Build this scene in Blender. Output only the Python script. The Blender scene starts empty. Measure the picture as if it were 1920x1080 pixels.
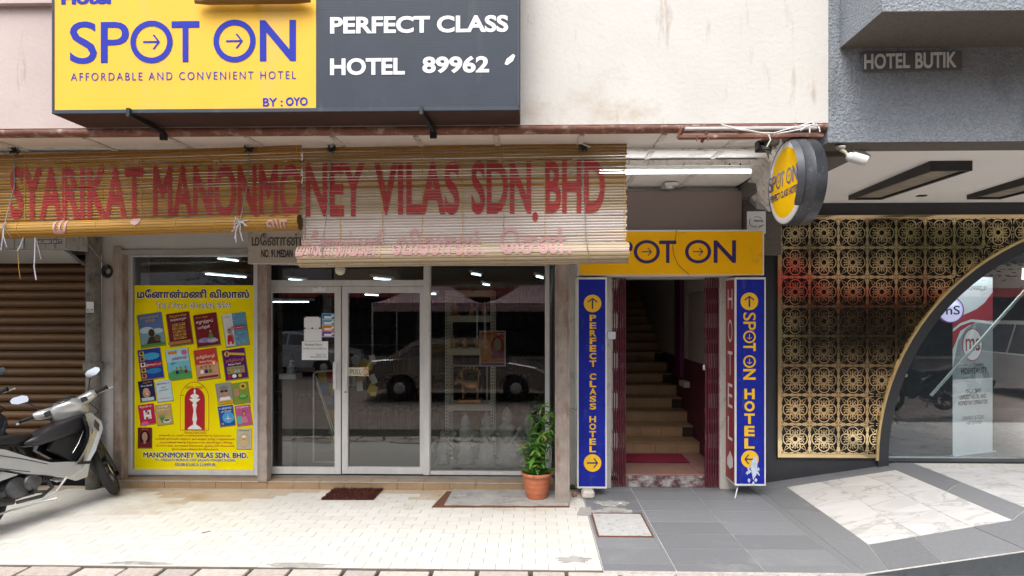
import bpy, bmesh, math, random
from mathutils import Vector, Matrix
random.seed(7)
R = math.radians
sc = bpy.context.scene
C = sc.collection
# ------------------------------------------------------------------ camera
F, CX, CY, VX, HC = 1100.0, 975.0, 586.0, 1000.0, 1.92
TH = math.atan((VX - CX) / F)
cd = bpy.data.cameras.new('camera'); cam = bpy.data.objects.new('camera', cd); C.objects.link(cam)
cam.location = (0, 0, HC); cam.rotation_euler = (R(90), 0, TH)
cd.sensor_width = 36; cd.lens = 36 * F / 1920
cd.shift_x = -(CX - 960) / 1920; cd.shift_y = (CY - 540) / 1920
cd.clip_end = 1000; sc.camera = cam
# ------------------------------------------------------------------ sky, sun, exposure
SUN_EL, SUN_AZ = R(58), R(196)          # azimuth measured clockwise from +Y: behind the camera
w = bpy.data.worlds.new("World"); sc.world = w; w.use_nodes = True
nt = w.node_tree; bg = nt.nodes['Background']
sky = nt.nodes.new('ShaderNodeTexSky'); sky.sky_type = 'NISHITA'; sky.sun_disc = False
sky.sun_elevation = SUN_EL; sky.sun_rotation = SUN_AZ; sky.air_density = 1.0; sky.dust_density = 4.0; sky.ozone_density = 1.0
hs = nt.nodes.new('ShaderNodeHueSaturation'); hs.inputs['Saturation'].default_value = 0.38
nt.links.new(sky.outputs[0], hs.inputs['Color']); nt.links.new(hs.outputs[0], bg.inputs[0])
bg.inputs[1].default_value = 0.15
sl = bpy.data.lights.new('sun', 'SUN'); sl.energy = .85; sl.angle = R(35); sl.color = (1, .97, .92)
so = bpy.data.objects.new('sun', sl); C.objects.link(so)
sd = Vector((math.sin(SUN_AZ) * math.cos(SUN_EL), math.cos(SUN_AZ) * math.cos(SUN_EL), math.sin(SUN_EL)))
so.rotation_euler = sd.to_track_quat('Z', 'Y').to_euler()
sc.view_settings.view_transform = 'Standard'; sc.view_settings.look = 'None'
sc.view_settings.exposure = 1.2; sc.view_settings.gamma = 1; sc.view_settings.use_curve_mapping = False
sc.cycles.max_bounces = 8; sc.cycles.transparent_max_bounces = 12
sc.cycles.use_denoising = True; sc.cycles.sample_clamp_indirect = 6

# ------------------------------------------------------------------ pixel -> world
ct, st = math.cos(TH), math.sin(TH)
def P(px, py, Y):
    u = (px - CX) / F; v = -(py - CY) / F
    dy = ct + u * st; t = Y / dy
    return Vector((t * (u * ct - st), Y, HC + t * v))
def PZ(px, py, z=0.0):                 # pixel onto a horizontal plane
    u = (px - CX) / F; v = -(py - CY) / F
    t = (z - HC) / v
    return Vector((t * (u * ct - st), t * (ct + u * st), z))
def X(px, Y): return P(px, 500, Y).x
def Z(py, Y, xr=900): return P(xr, py, Y).z
def ramp(x): return min(max(0.0, .155 * (x - 2.45)), .245)
def PR(px, py):                        # pixel onto the ramp
    z = 0.0
    for _ in range(30): p = PZ(px, py, z); z = .6 * z + .4 * ramp(p.x)
    p.z = ramp(p.x); return p

# ------------------------------------------------------------------ mesh helpers
class MB:
    def __init__(s): s.v = []; s.f = []; s.m = []; s.sm = []; s.mats = []
    def mi(s, m):
        if m is None: return 0
        if m not in s.mats: s.mats.append(m)
        return s.mats.index(m)
    def add(s, vs, fs, mat=None, smooth=False):
        b = len(s.v); s.v += [tuple(v) for v in vs]; k = s.mi(mat)
        for f in fs: s.f.append([b + i for i in f]); s.m.append(k); s.sm.append(smooth)
        return s
    def box(s, x0, y0, z0, x1, y1, z1, mat=None):
        x0, x1 = sorted((x0, x1)); y0, y1 = sorted((y0, y1)); z0, z1 = sorted((z0, z1))
        vs = [(x, y, z) for x in (x0, x1) for y in (y0, y1) for z in (z0, z1)]
        return s.add(vs, [(0, 1, 3, 2), (4, 6, 7, 5), (0, 4, 5, 1), (2, 3, 7, 6), (0, 2, 6, 4), (1, 5, 7, 3)], mat)
    def bbox(s, x0, y0, z0, x1, y1, z1, b=.004, mat=None):     # box with chamfered edges
        x0, x1 = sorted((x0, x1)); y0, y1 = sorted((y0, y1)); z0, z1 = sorted((z0, z1))
        bm = bmesh.new(); bmesh.ops.create_cube(bm, size=1)
        for v in bm.verts: v.co = Vector(((x0 + x1) / 2 + v.co.x * (x1 - x0), (y0 + y1) / 2 + v.co.y * (y1 - y0), (z0 + z1) / 2 + v.co.z * (z1 - z0)))
        b = min(b, .45 * min(x1 - x0, y1 - y0, z1 - z0))
        bmesh.ops.bevel(bm, geom=bm.edges[:], offset=b, segments=1, affect='EDGES')
        s.addbm(bm, mat); return s
    def addbm(s, bm, mat=None, smooth=False, M=None):
        bm.verts.index_update()
        s.add([(M @ v.co if M else v.co) for v in bm.verts], [[v.index for v in f.verts] for f in bm.faces], mat, smooth); bm.free()
    def obox(s, c, ax, h, mat=None):  # oriented box: centre, 3 axes, half sizes
        c = Vector(c); a = [Vector(q).normalized() * k for q, k in zip(ax, h)]
        vs = [c + a[0] * i + a[1] * j + a[2] * k for i in (-1, 1) for j in (-1, 1) for k in (-1, 1)]
        return s.add(vs, [(0, 1, 3, 2), (4, 6, 7, 5), (0, 4, 5, 1), (2, 3, 7, 6), (0, 2, 6, 4), (1, 5, 7, 3)], mat)
    def bar(s, a, b, wd, ht, up=(0, 0, 1), mat=None):
        a = Vector(a); b = Vector(b); d = b - a; sd = d.cross(Vector(up))
        if sd.length < 1e-6: sd = Vector((1, 0, 0))
        u = sd.cross(d)
        return s.obox((a + b) / 2, (d, sd, u), (d.length / 2, wd / 2, ht / 2), mat)
    def tube(s, pts, r, n=8, mat=None, caps=True):
        pts = [Vector(p) for p in pts]; k = len(pts)
        rs = r if isinstance(r, (list, tuple)) else [r] * k
        vs = []; pu = None
        for i, p in enumerate(pts):
            d = (pts[min(i + 1, k - 1)] - pts[max(i - 1, 0)]).normalized()
            if pu is None:
                pu = Vector((0, 0, 1)) if abs(d.z) < .9 else Vector((1, 0, 0))
            sdv = d.cross(pu).normalized(); pu = sdv.cross(d).normalized()
            for j in range(n):
                a = 2 * math.pi * j / n
                vs.append(p + (sdv * math.cos(a) + pu * math.sin(a)) * rs[i])
        fs = [(i * n + j, i * n + (j + 1) % n, (i + 1) * n + (j + 1) % n, (i + 1) * n + j) for i in range(k - 1) for j in range(n)]
        s.add(vs, fs, mat, True)
        if caps:
            s.add(vs[:n], [tuple(range(n))[::-1]], mat); s.add(vs[-n:], [tuple(range(n))], mat)
        return s
    def lathe(s, prof, c=(0, 0, 0), axis='Z', n=24, mat=None, smooth=True, sx=1, sy=1, cap=True):
        cap = cap and not (abs(prof[0][0] - prof[-1][0]) < 1e-6 and abs(prof[0][1] - prof[-1][1]) < 1e-6)
        vs = []; c = Vector(c)
        for (r, h) in prof:
            for j in range(n):
                a = 2 * math.pi * j / n; x, y = r * math.cos(a) * sx, r * math.sin(a) * sy
                q = {'Z': (x, y, h), 'Y': (x, h, y), 'X': (h, x, y)}[axis]
                vs.append(c + Vector(q))
        k = len(prof)
        fs = [(i * n + j, i * n + (j + 1) % n, (i + 1) * n + (j + 1) % n, (i + 1) * n + j) for i in range(k - 1) for j in range(n)]
        if cap and prof[0][0] > 1e-6: fs.append(tuple(range(n))[::-1])
        if cap and prof[-1][0] > 1e-6: fs.append(tuple(range((k - 1) * n, k * n)))
        return s.add(vs, fs, mat, smooth)
    def prism(s, poly, d, mat=None):    # polygon (3D pts) extruded by vector d
        d = Vector(d); n = len(poly); a = [Vector(p) for p in poly]; b = [p + d for p in a]
        return s.add(a + b, [tuple(range(n)), tuple(range(2 * n - 1, n - 1, -1))] + [(i, i + n, (i + 1) % n + n, (i + 1) % n) for i in range(n)], mat)
    def loft(s, secs, n=16, mat=None, p=2.4, axis='x'):   # (x, y, z, hw, hh)
        vs = []
        for q in secs:
            x, y, z, hw, hh = q
            for j in range(n):
                a = 2 * math.pi * j / n; c_, s_ = math.cos(a), math.sin(a)
                e = lambda t: math.copysign(abs(t) ** (2 / p), t)
                vs.append((x, y + hw * e(c_), z + hh * e(s_)) if axis == 'x' else (x + hw * e(c_), y + hh * e(s_), z))
        k = len(secs)
        fs = [(i * n + j, i * n + (j + 1) % n, (i + 1) * n + (j + 1) % n, (i + 1) * n + j) for i in range(k - 1) for j in range(n)]
        fs += [tuple(range(n))[::-1], tuple(range((k - 1) * n, k * n))]
        return s.add(vs, fs, mat, True)
    def mesh(s, name, mat=None, fix=True):
        me = bpy.data.meshes.new(name); me.from_pydata(s.v, [], s.f); me.update()
        mats = s.mats or ([mat] if mat else [])
        for m in mats: me.materials.append(m)
        if len(mats) > 1: me.polygons.foreach_set('material_index', s.m)
        me.polygons.foreach_set('use_smooth', s.sm)
        if fix:
            bm = bmesh.new(); bm.from_mesh(me); bmesh.ops.recalc_face_normals(bm, faces=bm.faces[:]); bm.to_mesh(me); bm.free()
        return me
def link(name, me, parent=None, loc=None):
    o = bpy.data.objects.new(name, me); C.objects.link(o)
    if parent is not None:
        o.parent = parent
        if loc is None:
            q = parent; t = Vector((0, 0, 0))
            while q is not None: t += q.location; q = q.parent
            o.location = -t
    if loc is not None: o.location = loc
    return o
def obj(name, mb, mat, parent=None, sub=False):
    if isinstance(mb, Print) and name in ('lettering', 'emblem') and mb.cuts:
        o = None; ends = mb.cuts + [len(mb.f)]; st_ = 0
        for e in ends:
            fs = mb.f[st_:e]; ids = sorted({i for f in fs for i in f}); mp = {v: k for k, v in enumerate(ids)}
            q = MB(); q.mats = mb.mats; q.v = [mb.v[i] for i in ids]; q.f = [[mp[i] for i in f] for f in fs]; q.m = mb.m[st_:e]; q.sm = mb.sm[st_:e]
            used = sorted(set(q.m)); q.mats = [mb.mats[k] for k in used]; q.m = [used.index(k) for k in q.m]
            o = link(name, q.mesh(name, mat), parent); st_ = e
        return o
    return link(name, mb.mesh(name, mat), parent)
def tag(o, label=None, cat=None, group=None, kind=None):
    if label: o['label'] = label
    if cat: o['category'] = cat
    if group: o['group'] = group
    if kind: o['kind'] = kind
    return o
def thing(name, label, cat, loc=(0, 0, 0), group=None):
    o = bpy.data.objects.new(name, None); C.objects.link(o); o.location = loc; o.empty_display_size = .1
    return tag(o, label, cat, group)
def copy_tree(o, parent=None):
    c = o.copy(); C.objects.link(c)
    if parent is not None: c.parent = parent
    for ch in [x for x in C.objects if x.parent == o]: copy_tree(ch, c)
    return c

# ------------------------------------------------------------------ materials
def M(name, col, rough=.7, metal=0, var=.12, vs=4, bump=0, bs=60, dirt=None, stretch=(1, 1, 1), emit=0, coat=0, trans=0, spec=None, dirt2=None):
    m = bpy.data.materials.new(name); m.use_nodes = True; t = m.node_tree; n = t.nodes; L = t.links
    b = n['Principled BSDF']; b.inputs['Roughness'].default_value = rough; b.inputs['Metallic'].default_value = metal
    if spec is not None: b.inputs['Specular IOR Level'].default_value = spec
    if spec is not None: b.inputs['Specular IOR Level'].default_value = spec
    if coat: b.inputs['Coat Weight'].default_value = coat; b.inputs['Coat Roughness'].default_value = .08
    c4 = (*col, 1)
    tc = n.new('ShaderNodeTexCoord'); mp = n.new('ShaderNodeMapping'); mp.inputs['Scale'].default_value = stretch
    L.new(tc.outputs['Object'], mp.inputs[0]); out = None
    if var > 0:
        nz = n.new('ShaderNodeTexNoise'); nz.inputs['Scale'].default_value = vs; nz.inputs['Detail'].default_value = 8; nz.inputs['Roughness'].default_value = .65
        L.new(mp.outputs[0], nz.inputs[0])
        cr = n.new('ShaderNodeValToRGB'); cr.color_ramp.elements[0].position = .3; cr.color_ramp.elements[1].position = .7
        cr.color_ramp.elements[0].color = (*[max(0, x * (1 - var)) for x in col], 1); cr.color_ramp.elements[1].color = (*[min(1, x * (1 + var)) for x in col], 1)
        L.new(nz.outputs[0], cr.inputs[0]); out = cr.outputs[0]
    for dirt in [d for d in (dirt, dirt2) if d]:
        dc, amt, ds, ds_str = dirt if len(dirt) == 4 else (*dirt, (1, 1, 1))
        m2 = n.new('ShaderNodeMapping'); m2.inputs['Scale'].default_value = ds_str; m2.inputs['Location'].default_value = (3.1, 1.7, .4); L.new(tc.outputs['Object'], m2.inputs[0])
        nz = n.new('ShaderNodeTexNoise'); nz.inputs['Scale'].default_value = ds; nz.inputs['Detail'].default_value = 10; nz.inputs['Roughness'].default_value = .7
        L.new(m2.outputs[0], nz.inputs[0])
        cr = n.new('ShaderNodeValToRGB'); cr.color_ramp.elements[0].position = .62 - .3 * amt; cr.color_ramp.elements[1].position = .78 - .22 * amt
        cr.color_ramp.elements[0].color = (0, 0, 0, 1); cr.color_ramp.elements[1].color = (1, 1, 1, 1)
        L.new(nz.outputs[0], cr.inputs[0])
        mx = n.new('ShaderNodeMixRGB'); L.new(cr.outputs[0], mx.inputs[0]); mx.inputs[2].default_value = (*dc, 1)
        if out: L.new(out, mx.inputs[1])
        else: mx.inputs[1].default_value = c4
        out = mx.outputs[0]
    if out: L.new(out, b.inputs['Base Color'])
    else: b.inputs['Base Color'].default_value = c4
    if bump:
        nz = n.new('ShaderNodeTexNoise'); nz.inputs['Scale'].default_value = bs; nz.inputs['Detail'].default_value = 6
        L.new(mp.outputs[0], nz.inputs[0]); bp = n.new('ShaderNodeBump'); bp.inputs['Strength'].default_value = min(1, bump); bp.inputs['Distance'].default_value = .02 * bump
        L.new(nz.outputs[0], bp.inputs['Height']); L.new(bp.outputs[0], b.inputs['Normal'])
    if emit:
        b.inputs['Emission Color'].default_value = c4; b.inputs['Emission Strength'].default_value = emit
    if trans:
        tr = n.new('ShaderNodeBsdfTranslucent'); mxs = n.new('ShaderNodeMixShader'); mxs.inputs[0].default_value = trans
        if out: L.new(out, tr.inputs[0])
        else: tr.inputs[0].default_value = c4
        L.new(b.outputs[0], mxs.inputs[1]); L.new(tr.outputs[0], mxs.inputs[2]); L.new(mxs.outputs[0], n['Material Output'].inputs[0])
    return m
def glass(name, tint=(.8, .85, .84), k=2.2, rough=0.0):
    m = bpy.data.materials.new(name); m.use_nodes = True; t = m.node_tree; n = t.nodes; L = t.links
    n.remove(n['Principled BSDF'])
    tr = n.new('ShaderNodeBsdfTransparent'); tr.inputs[0].default_value = (*tint, 1)
    gl = n.new('ShaderNodeBsdfGlossy'); gl.inputs['Roughness'].default_value = rough
    fr = n.new('ShaderNodeFresnel'); fr.inputs[0].default_value = 1.5
    ma = n.new('ShaderNodeMath'); ma.operation = 'MULTIPLY'; ma.use_clamp = True; ma.inputs[1].default_value = k
    L.new(fr.outputs[0], ma.inputs[0]); mx = n.new('ShaderNodeMixShader')
    L.new(ma.outputs[0], mx.inputs[0]); L.new(tr.outputs[0], mx.inputs[1]); L.new(gl.outputs[0], mx.inputs[2]); L.new(mx.outputs[0], n['Material Output'].inputs[0])
    return m
_flat = {}
def FM(col, rough=.45):
    k = (tuple(round(c, 3) for c in col), rough)
    if k not in _flat: _flat[k] = M('print_ink', col, .6, var=.08, vs=25, spec=.12)
    return _flat[k]
m_cream = M('cream_plaster', (.62, .605, .57), .85, var=.05, vs=1.5, bump=.38, bs=34, dirt=((.50, .42, .34), .16, 1.1, (1, 1, 1.4)), dirt2=((.40, .31, .24), .10, 2.2, (3.2, 1, .55)))
m_pink = M('pink_plaster', (.56, .46, .44), .85, var=.08, vs=1.5, bump=.35, bs=30, dirt=((.36, .29, .27), .2, 1.4), dirt2=((.25, .2, .18), .12, 2.2, (3, 1, .5)))
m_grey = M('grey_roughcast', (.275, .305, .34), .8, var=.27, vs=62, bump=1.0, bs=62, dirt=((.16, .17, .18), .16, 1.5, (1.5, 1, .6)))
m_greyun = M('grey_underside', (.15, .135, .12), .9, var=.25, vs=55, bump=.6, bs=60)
m_lip = M('brown_edge_paint', (.20, .085, .06), .75, var=.25, vs=8, bump=.6, bs=30, dirt=((.5, .42, .36), .32, 9))
m_soffit = M('soffit_board', (.78, .75, .72), .7, var=.05, vs=2, dirt=((.30, .26, .23), .12, 3))
m_batten = M('soffit_batten_paint', (.66, .63, .59), .7, var=.1, vs=6, dirt=((.16, .13, .11), .36, 14))
m_white = M('white_paint', (.74, .74, .72), .6, var=.04, vs=3)
m_wsoff = M('white_ceiling', (.88, .87, .86), .7, var=.03, vs=2)
m_alu = M('aluminium', (.60, .60, .60), .4, .3, var=.08, vs=12, stretch=(1, 1, .2))
m_alu2 = M('dull_aluminium', (.34, .33, .32), .5, .6, var=.15, vs=8)
m_rust = M('rusty_post', (.33, .28, .245), .8, .1, var=.2, vs=8, bump=.4, bs=50, dirt=((.20, .10, .06), .42, 5, (1, 1, .35)))
m_dark = M('dark_void', (.02, .02, .02), .9, var=0)
m_blk = M('black_paint', (.022, .022, .024), .45, var=.2, vs=6)
m_sign_b = M('sign_box_paint', (.03, .03, .035), .4, .2, var=.2, vs=9)
m_brown = M('brown_sheet', (.055, .03, .025), .55, .2, var=.25, vs=5)
m_yel = M('yellow_sign_face', (.90, .56, .03), .35, var=.03, vs=3, coat=.3, dirt=((.78, .52, .10), .12, 2.5, (1, 1, .3)))
m_amber = M('amber_sign_face', (.96, .49, .002), .5, var=.05, vs=3, spec=.15, dirt=((.6, .32, .04), .12, 5))
m_navy = M('blue_lettering', (.035, .05, .40), .6, var=.05, spec=.1)
m_navyd = M('indigo_lettering', (.035, .015, .12), .4, var=.05)
m_slate = M('slate_sign_face', (.05, .063, .088), .45, var=.08, vs=4, spec=.35, dirt=((.09, .10, .115), .12, 4, (2, 1, .5)))
m_wlet = M('white_lettering', (.82, .83, .86), .4, var=.02)
m_blue = M('blue_panel', (.012, .022, .30), .5, var=.14, vs=5, spec=.15, dirt=((.06, .08, .34), .12, 12), dirt2=((.10, .11, .26), .1, 4, (3, 1, .6)))
m_ylet = M('yellow_lettering', (.86, .50, .01), .4, var=.04)
m_redp = M('red_panel', (.30, .02, .03), .4, var=.12, vs=6)
m_mar = M('maroon_paint', (.115, .014, .026), .5, var=.25, vs=7, dirt=((.35, .27, .27), .1, 22), coat=.1)
m_marw = M('maroon_wall', (.10, .012, .03), .6, var=.2, vs=3)
m_cjamb = M('cream_jamb', (.52, .49, .44), .7, var=.1, vs=6, dirt=((.25, .2, .17), .2, 9))
m_steptile = M('tan_step_tile', (.35, .235, .135), .4, var=.16, vs=3)
m_tread = M('stair_tile', (.43, .275, .155), .42, var=.14, vs=3)
m_land = M('landing_tile', (.36, .20, .165), .35, var=.12, vs=3)
m_charcoal = M('charcoal_wall', (.033, .035, .041), .42, var=.12, vs=3, bump=.06, bs=200)
m_gold = M('polished_gold', (.90, .70, .40), .10, 1, var=.12, vs=3)
m_goldb = M('dark_backing', (.010, .008, .008), .25, var=.2)
m_shut = [M('shutter_brown_%d' % i, c, .45, .15, var=.3, vs=3, stretch=(.6, 1, 14), dirt=((.05, .025, .012), .3, 3, (.4, 1, 10))) for i, c in enumerate([(.12, .058, .017), (.15, .075, .022), (.10, .046, .014)])]
m_glass = glass('window_glass', (.76, .80, .79), 3.5)
m_glass2 = glass('lobby_glass', (.86, .91, .92), 2.0)
m_tube = M('lit_tube', (.93, .97, 1.0), .4, var=0, emit=5)
m_tubed = M('lit_tube_inside', (.80, .92, 1.0), .4, var=0, emit=3.6)
m_terra = M('terracotta', (.50, .155, .07), .65, var=.12, vs=6, dirt=((.36, .18, .12), .25, 7))
m_soil = M('soil', (.05, .035, .025), .95, bump=.6, bs=60)
m_conc = M('worn_concrete', (.36, .35, .33), .85, var=.2, vs=5, bump=.5, bs=45, dirt=((.17, .15, .13), .3, 6))
m_bm = [M('bamboo_%d' % i, c, .55, var=.22, vs=5, stretch=(1.4, 3, 30)) for i, c in enumerate([(.33, .165, .018), (.28, .135, .015), (.38, .20, .03)])]
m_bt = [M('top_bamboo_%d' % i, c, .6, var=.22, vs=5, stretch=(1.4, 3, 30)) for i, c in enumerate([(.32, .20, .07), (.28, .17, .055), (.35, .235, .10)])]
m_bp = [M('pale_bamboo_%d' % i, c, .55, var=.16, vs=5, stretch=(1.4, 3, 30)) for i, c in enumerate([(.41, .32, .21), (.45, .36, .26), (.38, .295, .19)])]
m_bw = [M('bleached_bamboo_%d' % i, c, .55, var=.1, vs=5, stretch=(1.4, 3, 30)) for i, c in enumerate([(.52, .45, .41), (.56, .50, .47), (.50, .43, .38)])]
m_red = M('red_brush_paint', (.36, .035, .04), .6, var=.25, vs=6, stretch=(1, 1, 6), spec=.2, dirt=((.34, .17, .09), .30, 5, (1.2, 1, 22)))
m_pinkp = M('faded_pink_paint', (.50, .27, .26), .65, var=.12, vs=9, dirt=((.50, .42, .37), .45, 5, (1.2, 1, 22)))
m_string = M('yellow_string', (.50, .30, .05), .8, var=.1)
m_rope = M('grey_rope', (.24, .26, .25), .85, var=.2, vs=30)
m_rope2 = M('white_rope', (.45, .45, .50), .8, var=.15, vs=40)
m_leaf = [M('leaf_%d' % i, c, .42, var=.25, vs=8, trans=.3) for i, c in enumerate([(.14, .34, .05), (.08, .21, .035), (.25, .46, .09), (.38, .38, .08)])]
m_bark = M('bark', (.10, .075, .05), .9, var=.3, vs=8, bump=.5, bs=30)
m_crown = [M('crown_leaf_%d' % i, c, .6, var=.3, vs=3, trans=.2) for i, c in enumerate([(.045, .085, .02), (.03, .06, .014), (.07, .12, .03)])]
m_silver = M('silver_bodywork', (.60, .61, .60), .3, .45, var=.05, coat=.7)
m_bplast = M('black_plastic', (.018, .018, .02), .38, var=.15, coat=.15)
m_rubber = M('tyre_rubber', (.02, .02, .02), .75, var=.2, vs=30, bump=.3, bs=90)
m_seat = M('black_seat_vinyl', (.016, .016, .017), .5, var=.1, bump=.1, bs=150)
m_chrome = M('chrome', (.70, .68, .62), .12, 1, var=.05)
m_engine = M('engine_metal', (.13, .13, .135), .45, .8, var=.2, vs=20)
m_lens = M('smoked_lens', (.05, .05, .055), .08, var=0, coat=.8)
m_mirror = M('mirror_face', (.34, .36, .38), .05, 1, var=0)
m_mat = M('red_brown_mat', (.105, .025, .016), .95, var=.3, vs=40, bump=1, bs=120)
m_paper = M('paper', (.72, .75, .78), .6, var=.04)
m_ac = M('painted_sheet_grey', (.36, .36, .35), .6, var=.1, vs=4, dirt=((.2, .18, .16), .22, 5))
m_bulk = M('bulkhead_grey', (.44, .44, .43), .7, var=.06, vs=2)
m_pipe = M('mossy_pipe', (.21, .20, .175), .9, var=.3, vs=9, bump=.7, bs=55, dirt=((.09, .085, .07), .45, 10))
m_pil = M('white_pillar', (.55, .53, .51), .8, var=.1, vs=4, bump=.3, bs=40, dirt=((.28, .25, .22), .25, 5))
m_redact = M('taupe_board', (.24, .19, .175), .7, var=.02)
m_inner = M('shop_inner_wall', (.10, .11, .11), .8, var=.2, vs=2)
m_rack = M('cream_steel', (.72, .67, .55), .5, var=.1, vs=8)
m_plaster = M('statue_plaster', (.42, .43, .42), .6, var=.2, vs=20, bump=.3, bs=60)
m_brass = M('antique_brass', (.55, .30, .14), .35, .9, var=.3, vs=18)

# ------------------------------------------------------------------ lettering
_tc = {}
def tam(s):            # Tamil left-side vowel signs go before their consonant
    o = []
    for ch in s:
        if ch in 'ெேை': o.insert(len(o) - 1, ch)
        elif ch == 'ொ': o.insert(len(o) - 1, 'ெ'); o.append('ா')
        elif ch == 'ோ': o.insert(len(o) - 1, 'ே'); o.append('ா')
        else: o.append(ch)
    return ''.join(o)
def glyphs(s, bold=0.0, sp=1.0):
    s = tam(s)
    k = (s, bold, sp)
    if k in _tc: return _tc[k]
    cu = bpy.data.curves.new('lettering', 'FONT'); cu.body = s; cu.size = 1; cu.space_character = sp; cu.resolution_u = 4
    if bold: cu.bevel_depth = bold; cu.bevel_resolution = 0
    o = bpy.data.objects.new('lettering', cu); C.objects.link(o)
    dg = bpy.context.evaluated_depsgraph_get(); dg.update()
    me = bpy.data.meshes.new_from_object(o.evaluated_get(dg))
    vs = [v.co.copy() for v in me.vertices]; fs = [tuple(p.vertices) for p in me.polygons]
    bpy.data.objects.remove(o); bpy.data.curves.remove(cu); bpy.data.meshes.remove(me)
    x0 = min(v.x for v in vs); x1 = max(v.x for v in vs); y0 = min(v.y for v in vs); y1 = max(v.y for v in vs)
    zm = max(abs(v.z) for v in vs) or 1
    vs = [((v.x - x0) / (x1 - x0 or 1), (y1 - v.y) / (y1 - y0 or 1), v.z / zm) for v in vs]
    _tc[k] = (vs, fs, (x1 - x0) / (y1 - y0 or 1)); return _tc[k]
class Print(MB):
    """flat print on a face; frame(a,b,d) maps sheet coordinates (b downwards, d towards the viewer) into the world"""
    def __init__(s, frame): super().__init__(); s.fr = frame; s.T = None; s.d = .0015; s.lock = 0; s.cuts = []
    def new(s):
        if not s.lock and s.f and (not s.cuts or s.cuts[-1] != len(s.f)): s.cuts.append(len(s.f))
    def pt(s, a, b, d=None):
        if s.T: a, b = s.T(a, b)
        return s.fr(a, b, s.d if d is None else d)
    def poly(s, pts, mat, layer=0): s.add([s.pt(a, b, s.d + layer * .0012) for a, b in pts], [tuple(range(len(pts)))], mat)
    def rect(s, x0, y0, x1, y1, mat, layer=0): s.poly([(x0, y0), (x0, y1), (x1, y1), (x1, y0)], mat, layer)
    def disc(s, cx, cy, r, mat, layer=0, ry=None, n=28): s.poly([(cx + r * math.cos(2 * math.pi * i / n), cy + (ry or r) * math.sin(-2 * math.pi * i / n)) for i in range(n)], mat, layer)
    def ring(s, cx, cy, r, wd, mat, layer=0, ry=None, a0=0, a1=360, n=40):
        ry = ry or r; q = ry / r; vs = []; fs = []
        for i in range(n + 1):
            a = R(a0 + (a1 - a0) * i / n)
            vs += [s.pt(cx + r * math.cos(a), cy - ry * math.sin(a), s.d + layer * .0012), s.pt(cx + (r - wd) * math.cos(a), cy - (ry - wd * q) * math.sin(a), s.d + layer * .0012)]
        fs = [(2 * i, 2 * i + 1, 2 * i + 3, 2 * i + 2) for i in range(n)]
        s.add(vs, fs, mat)
    def text(s, t, x0, y0, x1, y1, mat, bold=0, layer=0, sp=1.0, rot=0):
        if layer < 1: s.new()
        vs, fs, ar = glyphs(t, bold, sp); out = []
        for (a, b, z) in vs:
            if rot == 90: a, b = 1 - b, a          # reads downwards
            out.append(s.pt(x0 + a * (x1 - x0), y0 + b * (y1 - y0), s.d + layer * .0012 + (z * .0006 if bold else 0)))
        s.add(out, fs, mat)
    def arrow(s, cx, cy, L, mat, ang=0, layer=0, wd=.16, q=1.0):
        ca, sa = math.cos(R(ang)), math.sin(R(ang)); t = wd * L
        def r_(x, y): return (cx + (x * ca - y * sa) * q, cy - (x * sa + y * ca))
        h = L / 2
        s.poly([r_(-h, t / 2), r_(-h, -t / 2), r_(h - t, -t / 2), r_(h - t, t / 2)], mat, layer)
        s.poly([r_(h, 0), r_(h - t, 0), r_(h - .45 * L, .42 * L - t * .0), r_(h - .45 * L + t * 1.1, .42 * L)][::1], mat, layer + .3)
        s.poly([r_(h, 0), r_(h - .45 * L + t * 1.1, -.42 * L), r_(h - .45 * L, -.42 * L), r_(h - t, 0)], mat, layer + .3)
    def spot_on(s, x0, y0, x1, y1, mat, bold=.03, rot=0, arrow=0):
        W, H = x1 - x0, y1 - y0; s.new(); s.lock = 1
        L = [('S', 0, .12), ('P', .137, .262), ('T', .45, .573), ('N', .84, 1.0)]
        def put(t, a, b, bold=bold):
            if t in 'SP': bold *= .3
            if rot == 90: s.text(t, x0, y0 + a * H, x1, y0 + b * H, mat, bold, rot=90)
            else: s.text(t, x0 + a * W, y0 + (.02 if t != 'S' else 0) * H, x0 + b * W, y1 - (.02 if t != 'S' else 0) * H, mat, bold)
        for t, a, b in L: put(t, a, b)
        for a, b in ((.268, .455), (.635, .822)):
            c = (a + b) / 2; r = (b - a) / 2
            if rot == 90:
                s.ring((x0 + x1) / 2, y0 + c * H, W / 2 * 1.0, W * .13, mat, ry=r * H, layer=.5)
                s.arrow((x0 + x1) / 2, y0 + c * H, W * .42, mat, -90, wd=.13)
            else:
                s.ring(x0 + c * W, (y0 + y1) / 2, r * W, r * W * .26, mat, ry=H / 2, layer=.5)
                s.arrow(x0 + c * W, (y0 + y1) / 2, H * .40, mat, 0, wd=.11, q=(r * W) / (H / 2))
        s.lock = 0
def wframe(Y, xr):
    return lambda a, b, d: Vector((X(a, Y), Y - d, Z(b, Y, xr)))
def pbox(mb, x0, y0, x1, y1, Y0, Y1, xr=None, mat=None, b=0):
    xr = (x0 + x1) / 2 if xr is None else xr
    a = (X(x0, Y0), Y0, Z(y1, Y0, xr), X(x1, Y0), Y1, Z(y0, Y0, xr))
    return mb.bbox(*a, b=b, mat=mat) if b else mb.box(*a, mat=mat)
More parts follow.
